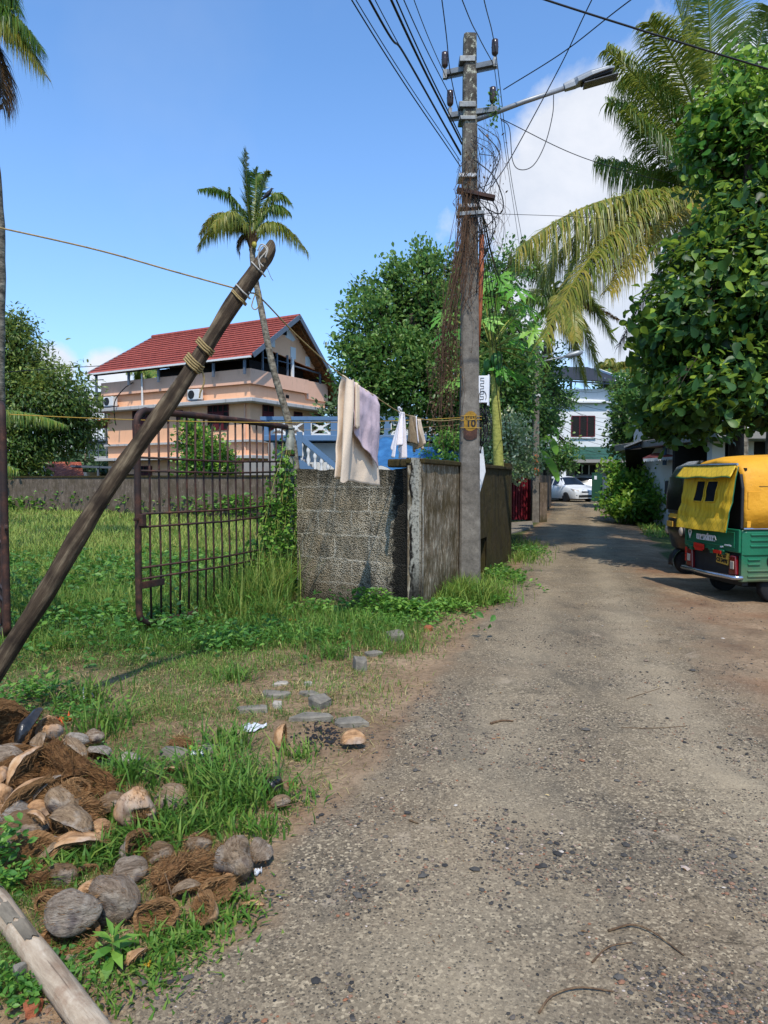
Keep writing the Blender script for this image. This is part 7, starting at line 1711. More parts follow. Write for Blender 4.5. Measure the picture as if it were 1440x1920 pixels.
def palm(label, base, tr, crown, fronds, r0, seed, nuts=0, group=None, trunk_mat='bark_palm', boot=True):
    base = np.array(base, float); t = thing('coconut_palm', label, 'palm tree', base, 0, group); r = np.random.default_rng(seed)
    pts = catmull(np.array(tr) - base, 8); mb = MB(); n = len(pts)
    rad_ = np.linspace(r0 * 1.15, r0 * .8, n) * (1 + .05 * np.sin(np.arange(n) * 2.1)); rad_[0] *= 1.25
    mb.tube(pts, rad_, 12); mb.build('trunk', M[trunk_mat], t, smooth=True)
    c = np.array(crown) - base
    if boot:
        mb = MB()
        for k in range(26):
            a = r.uniform(0, 6.28); h = r.uniform(-.3, .25) * r0 * 4; d = np.array([math.cos(a), math.sin(a), 0]) * r0
            mb.tube([c + d * .6 + (0, 0, h - r0 * 2), c + d * 1.3 + (0, 0, h), c + d * r.uniform(1.6, 2.6) + (0, 0, h + r0 * r.uniform(.5, 2.6))], [r0 * .35, r0 * .3, r0 * .12], 5, t=.3)
        mb.build('crownshaft', M['frond_dead'], t)
    for k in range(nuts):
        a = r.uniform(0, 6.28); mb = MB(); mb.lathe([(.001, -.13), (.07, -.1), (.1, 0), (.07, .09), (.001, .12)], c + np.array([math.cos(a) * (r0 + .1), math.sin(a) * (r0 + .1) , -.2 - r.uniform(0, .25)]), 10); mb.build('coconut', M['coconut_yellow'], t, smooth=True)
    for f in fronds:
        mb = MB(); kw = dict(f[3]) if len(f) > 3 else {}; m = kw.pop('mat', 'frond_green')
        frond(mb, c, np.array(f[0]) - base, np.array(f[1]) - base, f[2], kw.pop('llen', .8), r, **kw); mb.build('frond', M[m], t)
    return t
# big palm on the right
Yp = 15.5; cb = at(1345, 372, Yp); bb = ground_at(1388, 15.8)
gold = dict(mat='frond_gold', llen=1.45, hang=.95, width=.036, tint=(.2, .85), rr=.045, vshape=.1, deadtip=.15)
grn = dict(mat='frond_green', llen=1.3, hang=.55, width=.034, tint=(.1, .6), rr=.04)
Q = lambda x, y, Y=Yp: at(x, y, Y)
palm('big coconut palm on the right with golden drooping fronds over the lane', bb, [bb, at(1386, 800, 15.8), at(1372, 560, 15.7), cb], cb, [
    (Q(1150, 372, 14.4), Q(968, 470, 13.6), 120, gold), (Q(1190, 395, 14.0), Q(1015, 640, 12.8), 120, dict(gold, tint=(.25, .85), llen=1.15)), (Q(1260, 400, 14.2), Q(1140, 545, 13.2), 100, dict(gold, tint=(.5, 1), llen=.95)),
    (Q(1215, 375, 15), Q(1060, 560, 15), 110, dict(gold, tint=(.2, .7), hang=1.2)),
    (Q(1230, 330, 16), Q(1120, 300, 16.4), 90, dict(grn, hang=1.0, tint=(.2, .7))), (Q(1240, 250, 16.2), Q(1140, 190, 16.6), 90, dict(grn, hang=.8, tint=(.1, .6))), (Q(1290, 170, 14.6), Q(1215, 40, 14), 100, dict(grn, hang=.6, tint=(.3, .8))), (Q(1170, 380, 15.2), Q(1010, 520, 15), 110, dict(gold, tint=(.1, .6))),
    (Q(1265, 305, 15), Q(1172, 205, 14.6), 90, dict(grn, llen=1.15, hang=.9)), (Q(1250, 210, 15.2), Q(1135, 92, 15), 110, dict(grn, hang=.75, deadtip=.35, llen=1.2)), (Q(1270, 190, 16), Q(1165, 150, 16.2), 100, dict(grn, hang=.9, deadtip=.2)),
    (Q(1335, 150, 15.6), Q(1326, -70, 15.4), 110, dict(grn, tint=(.45, .8), hang=.2, llen=1.3, vshape=.2)), (Q(1300, 130, 16), Q(1262, -20, 16.2), 90, dict(grn, tint=(.4, .8), hang=.3)), (Q(1400, 170, 15.8), Q(1440, 10, 15.4), 100, dict(grn, hang=.6, tint=(.0, .4))), (Q(1430, 180, 15), Q(1500, 90, 14.5), 100, dict(grn, hang=.8)),
    (Q(1450, 300, 15), Q(1560, 380, 14.5), 100, grn), (Q(1400, 400, 14.8), Q(1470, 560, 14.2), 90, dict(gold, tint=(.1, .6))), (Q(1260, 470, 15.6), Q(1160, 650, 15.6), 80, dict(grn, mat='frond_dead', tint=(0, .3), hang=1.3, llen=.7)), (Q(1300, 450, 16.5), Q(1240, 600, 17), 80, dict(grn, hang=1.1)), (Q(1370, 330, 17), Q(1420, 300, 18.5), 90, grn), (Q(1290, 330, 17), Q(1200, 330, 18), 90, dict(grn, hang=.9))], .16, 21, 4)
# middle palm
Ym = 29.0; cb = at(1040, 578, Ym); bb = ground_at(990, 29.2)
Q = lambda x, y, Y=Ym: at(x, y, Y)
g2 = dict(mat='frond_green', llen=1.15, hang=.7, width=.07, tint=(.1, .65), rr=.05); g3 = dict(g2, mat='frond_gold', hang=1.1, tint=(.4, .95))
palm('mid distance coconut palm above the far pole, fronds hanging before the white house', bb, [bb, at(992, 860, 29.2), at(1015, 700, 29.1), cb], cb, [
    (Q(1005, 520), Q(958, 500), 60, g2), (Q(1010, 505), Q(978, 452), 70, g2), (Q(1040, 500), Q(1052, 440), 70, g2), (Q(1070, 510), Q(1085, 470), 60, g2), (Q(1085, 550), Q(1150, 640), 80, g2), (Q(1080, 590), Q(1122, 705), 80, dict(g2, hang=1.0)), (Q(1062, 610), Q(1098, 725), 80, dict(g2, tint=(.3, .8), hang=1.1)), (Q(1035, 630), Q(1015, 735), 80, g3), (Q(1015, 590), Q(975, 640), 60, g2), (Q(1000, 560), Q(950, 585), 60, dict(g2, hang=.9)), (Q(1090, 570), Q(1160, 600), 50, dict(g2, mat='frond_dead', llen=.6)), (Q(1060, 560, 27), Q(1080, 640, 26), 70, g3), (Q(1020, 545, 31), Q(1000, 560, 33), 60, g2), (Q(1075, 535, 31), Q(1110, 545, 33), 60, g2)], .17, 22, 3)
# slim leaning palm before the pink house
Yl = 26.0; cb = at(473, 446, Yl); bb = ground_at(560, 26)
Q = lambda x, y, Y=Yl: at(x, y, Y)
g4 = dict(mat='frond_green', llen=.62, hang=.6, width=.055, tint=(.15, .7), rr=.04); g5 = dict(g4, mat='frond_gold', hang=1.15, llen=.72, deadtip=.2)
palm('slim leaning coconut palm rising behind the stake tip and gate post', bb, [bb, at(553, 860, 26), at(538, 780, 26), at(512, 690, 26), at(488, 570, 26), at(475, 500, 26), cb], cb, [
    (Q(463, 365), Q(462, 284), 80, dict(g4, hang=.15, llen=.85, tint=(.0, .35), vshape=.1)), (Q(436, 372), Q(373, 356), 60, dict(g4, deadtip=.3, tint=(0, .4), hang=.9)), (Q(440, 405), Q(432, 352), 50, dict(g4, hang=.9, llen=.7)), (Q(420, 402), Q(376, 440), 70, dict(g5, tint=(.2, .8))), (Q(428, 415), Q(372, 462), 70, dict(g5, tint=(.1, .7))), (Q(434, 400, 25.2), Q(400, 425, 24.6), 50, g5), (Q(492, 355), Q(505, 325), 44, dict(g4, hang=.5)), (Q(508, 372), Q(546, 382), 60, dict(g4, hang=.9, tint=(.3, .8))), (Q(505, 392), Q(544, 400), 60, dict(g4, tint=(.3, .8), hang=1.0)), (Q(518, 420), Q(577, 474), 80, g5), (Q(452, 445), Q(448, 478), 30, dict(g4, mat='frond_dead', hang=1.3, llen=.4)), (Q(490, 400, 27.5), Q(510, 390, 28.5), 50, g4), (Q(455, 400, 27.5), Q(440, 400, 28.5), 50, g4), (Q(480, 360, 26.5), Q(478, 318, 26.6), 50, dict(g4, hang=.3))], .125, 23, 3)
# palm at the left edge
Ye = 13.5; cb = at(-58, 30, Ye); bb = ground_at(-9, 14)
Q = lambda x, y, Y=Ye: at(x, y, Y)
g6 = dict(mat='frond_green', llen=.75, hang=1.0, width=.04, tint=(.1, .65), rr=.03)
palm('coconut palm cut off by the left edge, fronds in the top left corner', bb, [bb, at(-8, 700, 13.9), at(-7, 420, 13.8), at(-32, 180, 13.6), cb], cb, [
    (Q(15, 30), Q(76, 92), 90, dict(g6, tint=(.2, .7))), (Q(10, 45), Q(82, 138), 90, dict(g6, mat='frond_gold', tint=(.2, .8), deadtip=.2)), (Q(-10, 90), Q(6, 205), 80, dict(g6, mat='frond_dead', hang=1.3, tint=(0, .5))), (Q(-30, -20), Q(25, -20), 70, g6), (Q(-20, -40), Q(38, 24), 70, g6), (Q(-20, 10), Q(14, 18), 50, g6), (Q(-120, -20), Q(-200, 60), 70, g6), (Q(-90, -80), Q(-110, -180), 70, g6), (Q(-130, 80), Q(-190, 180), 70, g6), (Q(-30, -80), Q(0, -160), 70, g6)], .15, 24, 3)
# young palm whose frond hangs before the mango tree
Yq = 22.0; bb = ground_at(-150, Yq); cb = at(-130, 790, Yq); Q = lambda x, y, Y=Yq: at(x, y, Y)
palm('young coconut palm left of the field with one frond reaching past the gate leaf', bb, [bb, at(-150, 860, Yq), cb], cb, [(Q(0, 770), Q(124, 798), 80, dict(g6, hang=1.0, llen=.65, width=.05, tint=(.3, .8))), (Q(-40, 850), Q(35, 880), 60, dict(g6, tint=(.3, .8), width=.05)), (Q(-100, 690), Q(-60, 620), 60, g6), (Q(-190, 740), Q(-260, 760), 60, g6)], .12, 25, 0)
# far palms
for i, (px, py, Y, gx, lab, s) in enumerate(((1150, 700, 62, 1152, 'small far palm above the right end of the white house canopy', .8), (1172, 735, 60, 1168, 'browned far palm right of the white house parapet', .7), (268, 690, 56, 265, 'far palm seen under the red roof eave through the open terrace', .55), (198, 748, 70, 200, 'faint far palm left of the pink house balcony', .5), (1195, 690, 75, 1195, 'pale far palm between white house and glossy tree', .7))):
    cb = at(px, py, Y); bb = ground_at(gx, Y); r_ = random.Random(i); fr = []
    for k in range(11):
        a = k * 2.4; R_ = 48 * s * r_.uniform(.8, 1.1); dx, dy = R_ * math.cos(a), -R_ * math.sin(a) * .75
        fr.append((at(px + dx * .55, py + dy * .6 - 10 * s, Y + 1.5 * math.sin(k)), at(px + dx, py + dy + 12 * s, Y + 3 * math.sin(k)), 36, dict(mat='frond_gold' if k % 3 == 0 else 'frond_green', llen=.9 * s + .3, hang=.9, width=.14, tint=(.3, .9), rr=.06)))
    palm(lab, bb, [bb, at((px + gx) / 2, (py + 930) / 2, Y), cb], cb, fr, .17, 50 + i, 0)

# ------------------------------------------------------------------ papaya, banana, seedling
def papaya():
    b = ground_at(940, 14.4); Yk = 14.4; t = thing('papaya_tree', 'papaya tree with yellow green trunk and lobed leaves rising behind the wall', 'papaya tree', b)
    P = lambda x, y, Y=Yk: at(x, y, Y) - b
    mb = MB(); mb.tube(catmull([P(940, 950), P(935, 880), P(932, 800), P(928, 720), P(922, 650)], 8), np.linspace(.125, .07, 33), 12); mb.build('trunk', M['bark_papaya'], t, smooth=True)
    r = np.random.default_rng(4); c = P(922, 655)
    for k in range(9):
        a = r.uniform(0, 6.28); p = c + np.array([math.cos(a) * .13, math.sin(a) * .13, -.15 - .5 * r.uniform()]); mb = MB(); mb.lathe([(.001, -.15), (.05, -.12), (.085, -.02), (.07, .08), (.02, .14), (.001, .15)], p, 10); mb.build('fruit', M['fruit_green'], t, smooth=True)
    tips = [(845, 620), (885, 560), (905, 535), (935, 520), (965, 540), (985, 575), (1000, 620), (990, 680), (960, 700), (930, 560), (870, 690), (850, 715), (905, 600), (955, 600), (975, 640), (835, 590), (940, 690), (1005, 665)]
    for (x, y) in tips:
        e = P(x, y, Yk + r.uniform(-.9, .9)); st = MB(); st.tube(bez(c, (c + e) / 2 + (0, 0, .12), e, 8), np.linspace(.02, .012, 8), 5); lf = st.build('leaf_stalk', M['bark_papaya'], t)
        out = e - c; out[2] = 0; out /= np.linalg.norm(out) + 1e-6
        nrm = np.array([0, 0, 1.0]) + out * .5 + np.array([0, -.45, 0]) + r.normal(0, .15, 3); nrm /= np.linalg.norm(nrm)
        ax = out - nrm * (out @ nrm); ax /= np.linalg.norm(ax); sx = np.cross(ax, nrm)
        mb = MB(); R_ = r.uniform(.40, .54); tint = r.uniform(.2, .9)
        for j in range(7):
            a = (j - 3) * .72 + r.normal(0, .05); L = R_ * (1 - .05 * abs(j - 3)); dv = ax * math.cos(a) + sx * math.sin(a); pv = -ax * math.sin(a) + sx * math.cos(a)
            pr = [(0, .02), (.2, .05), (.42, .07), (.5, .15), (.56, .08), (.72, .13), (.78, .06), (1, .0)]
            v = [e + dv * L * s + pv * L * w_ * 1.25 + nrm * (-.22 * L * s * s + .05 * w_) for s, w_ in pr] + [e + dv * L * s + nrm * (-.22 * L * s * s - .01) for s, w_ in pr] + [e + dv * L * s - pv * L * w_ * 1.25 + nrm * (-.22 * L * s * s + .05 * w_) for s, w_ in pr]
            q = [(i, i + 1, i + 9, i + 8) for i in range(7)] + [(i + 8, i + 9, i + 17, i + 16) for i in range(7)]
            mb.add(v, q, 0, np.clip(tint + r.uniform(-.1, .1), 0, 1))
        mb.build('leaf_blade', M['leaf_papaya'], lf)
papaya()
def banana():
    b = ground_at(1000, 31); t = thing('banana_plant', 'banana plant with broad pale leaves right beside the far pole', 'banana plant', b); r = np.random.default_rng(6)
    P = lambda x, y, Y=31: at(x, y, Y) - b
    mb = MB(); mb.tube([P(1000, 935), P(1000, 880), P(1003, 830)], [.14, .12, .08], 10); mb.build('stem', M['bark_papaya'], t, smooth=True)
    for (m, e, w_) in (((1028, 796), (1048, 818), .26), ((1030, 820), (1044, 850), .26), ((985, 790), (960, 805), .3), ((1010, 790), (1015, 770), .25), ((1035, 870), (1046, 900), .22)):
        C = through(P(1003, 830), P(*m, 30.8), P(*e, 30.5), 16); T = np.gradient(C, axis=0); S = np.cross(T, (0, 0.6, 1.0)); S /= np.linalg.norm(S, axis=1)[:, None]; v = []; 
        for i in range(16):
            s = i / 15; ww = w_ * math.sin(min(1, .05 + s * .97) * math.pi) ** .45 * (1 if s > .15 else .15); v += [C[i] - S[i] * ww + (0, 0, -.08), C[i] + (0, 0, .02), C[i] + S[i] * ww + (0, 0, -.08)]
        mb = MB(); mb.add(v, [(3 * i + j, 3 * i + 3 + j, 3 * i + 4 + j, 3 * i + 1 + j) for i in range(15) for j in (0, 1)], 0, .7); mb.build('leaf_blade', M['leaf_papaya'], t, smooth=True)
banana()
def seedling(px, py, label, n, L, seed, name='seedling', lift=.03, h=0.0):
    b = gp(px, py); t = thing(name, label, 'plant', b); r = np.random.default_rng(seed)
    mb = MB(); mb.tube([(0, 0, 0), (.003, 0, .05), (0, .0, .1)], .004, 6); mb.build('stem', M['bark_papaya'], t)
    for k in range(n):
        a = k * 2.4 + r.normal(0, .2); el = .9 - 1.15 * (1 - k / n); D = np.array([[math.cos(a) * math.cos(el), math.sin(a) * math.cos(el), math.sin(el)]]); Xa, Ya, Za = basis(D, r, 2)
        lf = MB(); l = L * (1.05 - .5 * k / n); inst(lf, [(0, 0, 0), (0, .3, .02), (0, .6, 0), (0, 1, -.2), (-.12, .28, .05), (-.15, .58, .03), (.12, .28, .05), (.15, .58, .03)], LEAF_F, np.array([[0, 0, lift + .07 * k / n]]), Xa, Ya, Za, np.array([[l, l, l]]), np.array([r.uniform(.55, .9)])); lf.build('leaf', M['leaf_weed'], t)
seedling(212, 1812, 'bright green seedling with pointed leaves right of the pale log', 15, .115, 1)
seedling(415, 1228, 'small leafy seedling in the grass in front of the gate', 9, .1, 3)
seedling(380, 1405, 'little pale green seedling between the husk pile and the stone slabs', 8, .07, 2)
# ------------------------------------------------------------------ coconut husks, stones, log, litter
def hairs(mb, P, D, L, w, r, tint=(.2, 1), m=0):
    n = len(P); D = D / (np.linalg.norm(D, axis=1)[:, None] + 1e-9); S = np.cross(D, r.normal(size=(n, 3))); S /= np.linalg.norm(S, axis=1)[:, None] + 1e-9
    B = r.normal(0, .35, (n, 3)); Ln = L * r.uniform(.4, 1.2, n)
    a, b, c = P, P + D * (Ln * .5)[:, None] + B * (Ln * .15)[:, None], P + D * Ln[:, None] + B * (Ln * .45)[:, None]
    W = S * w / 2
    v = np.stack([a - W, a + W, b - W, b + W, c], 1).reshape(-1, 3); o = (np.arange(n) * 5)[:, None]
    mb.add(v, (o + np.array([[0, 1, 3, 2]]), o + np.array([[2, 3, 4]])), m, np.repeat(r.uniform(*tint, n), 5))
def huskpt(u, th, L, R_, sd, lob=.10, tip=.35):
    """u along 0..1, th around"""
    x = (u - .5) * L; pr = max(0, 1 - abs(2 * u - 1) ** 2.3) ** .5; pr *= 1 - tip * max(0, u - .5) * 1.1
    rr = R_ * pr * (1 + lob * 1.7 * math.cos(3 * th + sd)) * (1 + .20 * mnoise.noise((u * 3, math.cos(th) * 1.6 + sd, math.sin(th) * 1.6)) + .05 * mnoise.noise((u * 3, math.cos(th) * 8 + sd, math.sin(th) * 8)) + .03 * mnoise.noise((u * 14, math.cos(th) * 9 + sd, math.sin(th) * 9)))
    return np.array([x, rr * math.cos(th), rr * math.sin(th)])
def husk_thing(label, px, py, wpx, kind, yaw=0, pitch=0, roll=0, h=None, skin='husk_skin', asp=.72, seed=0, group=None, fib='husk_fibre'):
    r = np.random.default_rng(seed + 100); d = gp(px, py, .06); L = 1.06 * wpx * d[1] / F; Rr_ = L * asp / 2
    if h is not None: h = h * 1.15 + .012
    if h is None: h = Rr_ * (.78 if kind in ('whole', 'half_up') else .7) 
    d = gp(px, py, h)
    cat = {'whole': 'coconut', 'half': 'coconut husk', 'half_up': 'coconut husk', 'segment': 'coconut husk', 'fibre': 'coconut fibre', 'ring': 'coconut husk'}[kind]
    nm = {'whole': 'old_coconut', 'fibre': 'coconut_fibre'}.get(kind, 'coconut_husk')
    t = thing(nm, label, cat, d, 0, group); t.rotation_euler = (rad(roll), rad(pitch), rad(yaw))
    if kind == 'whole':
        nu, nv = 36, 30; t0 = r.uniform(0, 6.28); spread = r.uniform(.35, 1.0); v0 = r.uniform(.0, .35); v1 = v0 + r.uniform(.35, .8)
        def torn(u, v):
            a = (u * 2 * math.pi - t0 + math.pi) % (2 * math.pi) - math.pi
            return abs(a) < spread * (.7 + .6 * mnoise.noise((v * 7, seed, 3))) and v0 < v < v1
        vs = []
        for i in range(nu):
            for j in range(nv + 1):
                p = huskpt(j / nv, i / nu * 2 * math.pi, L, Rr_, seed)
                if torn(i / nu, j / nv): p = p * np.array([1, .86, .86]) + .03 * Rr_ * r.normal(0, 1, 3)
                vs.append(p)
        q = [(i * (nv + 1) + j, ((i + 1) % nu) * (nv + 1) + j, ((i + 1) % nu) * (nv + 1) + j + 1, i * (nv + 1) + j + 1) for i in range(nu) for j in range(nv)]
        mb = MB(); mb.add(vs, q, np.array([1 if torn((i + .5) / nu, (j + .5) / nv) else 0 for i in range(nu) for j in range(nv)]), .2)
        nh = 240; an = t0 + r.uniform(-spread, spread, nh); V = r.uniform(v0, min(1, v1), nh); P = np.array([huskpt(v, a_, L, Rr_ * .92, seed) for v, a_ in zip(V, an)])
        hairs(mb, P, np.stack([r.choice([-1, 1], nh), .5 * np.cos(an), .5 * np.sin(an)], 1), L * .2, .002, r, m=1)
        hm = mb; n = 90; an = r.uniform(0, 6.28, n); P = np.array([huskpt(r.uniform(.02, .14), a, L, Rr_, seed) for a in an]); hairs(hm, P, np.stack([-np.ones(n), .5 * np.cos(an), .5 * np.sin(an)], 1), L * .14, .002, r, m=1); n = 160; an = r.uniform(0, 6.28, n); V = r.uniform(.1, .95, n); P = np.array([huskpt(v, a, L, Rr_, seed) for v, a in zip(V, an)]); hairs(hm, P, np.stack([r.choice([-1, 1], n), .35 * np.cos(an), .35 * np.sin(an)], 1), L * .11, .0016, r, (0, .7), m=1); hm.build('husk_skin', [M[skin], M[fib]], t, smooth=True)
    elif kind in ('half', 'half_up', 'segment', 'ring'):
        span = {'half': 1.0, 'half_up': 1.0, 'segment': .62, 'ring': .9}[kind] * math.pi; th0 = -span / 2 + (math.pi / 2 if kind not in ('half_up', 'ring') else -math.pi / 2)
        tk = {'segment': .42, 'ring': .4}.get(kind, .33)
        def outer(u, v):
            a = th0 + span * u + .07 * mnoise.noise((v * 6, u * 2, seed)); return huskpt(v, a, L, Rr_, seed)
        def inner(u, v):
            a = th0 + span * u + .07 * mnoise.noise((v * 6, u * 2, seed)); p = huskpt(v, a, L * (1 - tk * .45), Rr_ * (1 - tk), seed); p += .06 * Rr_ * np.array([0, mnoise.noise((v * 9, u * 9, seed)), mnoise.noise((v * 9, u * 9, seed + 5))]); return p
        mb = MB(); mb.grid(outer, 22, 24); mb.build('husk_skin', M[skin], t, smooth=True)
        fm = MB(); fm.grid(lambda u, v: inner(1 - u, v), 18, 22, 0, .2)
        # torn rim between skin and lining
        for e in (0, 1):
            O = [outer(e, k / 24) for k in range(25)]; I = [inner(e, k / 24) for k in range(25)]
            fm.add(O + I, [(k, k + 1, k + 26, k + 25) for k in range(24)], 0, .35)
        n = 420 if wpx > 45 else 220; U = r.uniform(0, 1, n); V = r.uniform(.03, .97, n)
        P = np.array([inner(a, b) if k % 3 else (np.array(outer(round(a), b)) * .5 + .5 * np.array(inner(round(a), b))) for k, (a, b) in enumerate(zip(U, V))]); D = np.stack([r.choice([-1, 1], n) * 1.0, r.normal(0, .3, n), r.normal(0, .3, n)], 1) - .25 * P / (np.linalg.norm(P, axis=1)[:, None] + 1e-6)
        hairs(fm, P, D, L * .24, .0022, r)
        fm.build('fibre_lining', M[fib], t)
    else:
        mb = MB(); mb.grid(lambda u, v: huskpt(v, u * 2 * math.pi, L, Rr_, seed, .25, .1) * (1 + .16 * mnoise.noise((u * 7, v * 7, seed))), 24, 18, 0, .1, closed_u=True)
        n = 900; V = r.uniform(.02, .98, n); an = r.uniform(0, 6.28, n); P = np.array([huskpt(v, a, L, Rr_, seed, .25, .1) for v, a in zip(V, an)])
        D = np.stack([r.choice([-1, 1], n) * 1.0, r.normal(0, .4, n) + .5 * np.cos(an), r.normal(0, .4, n) + .5 * np.sin(an)], 1); hairs(mb, P, D, L * .26, .0024, r); mb.build('fibre', M[fib], t)
    return t
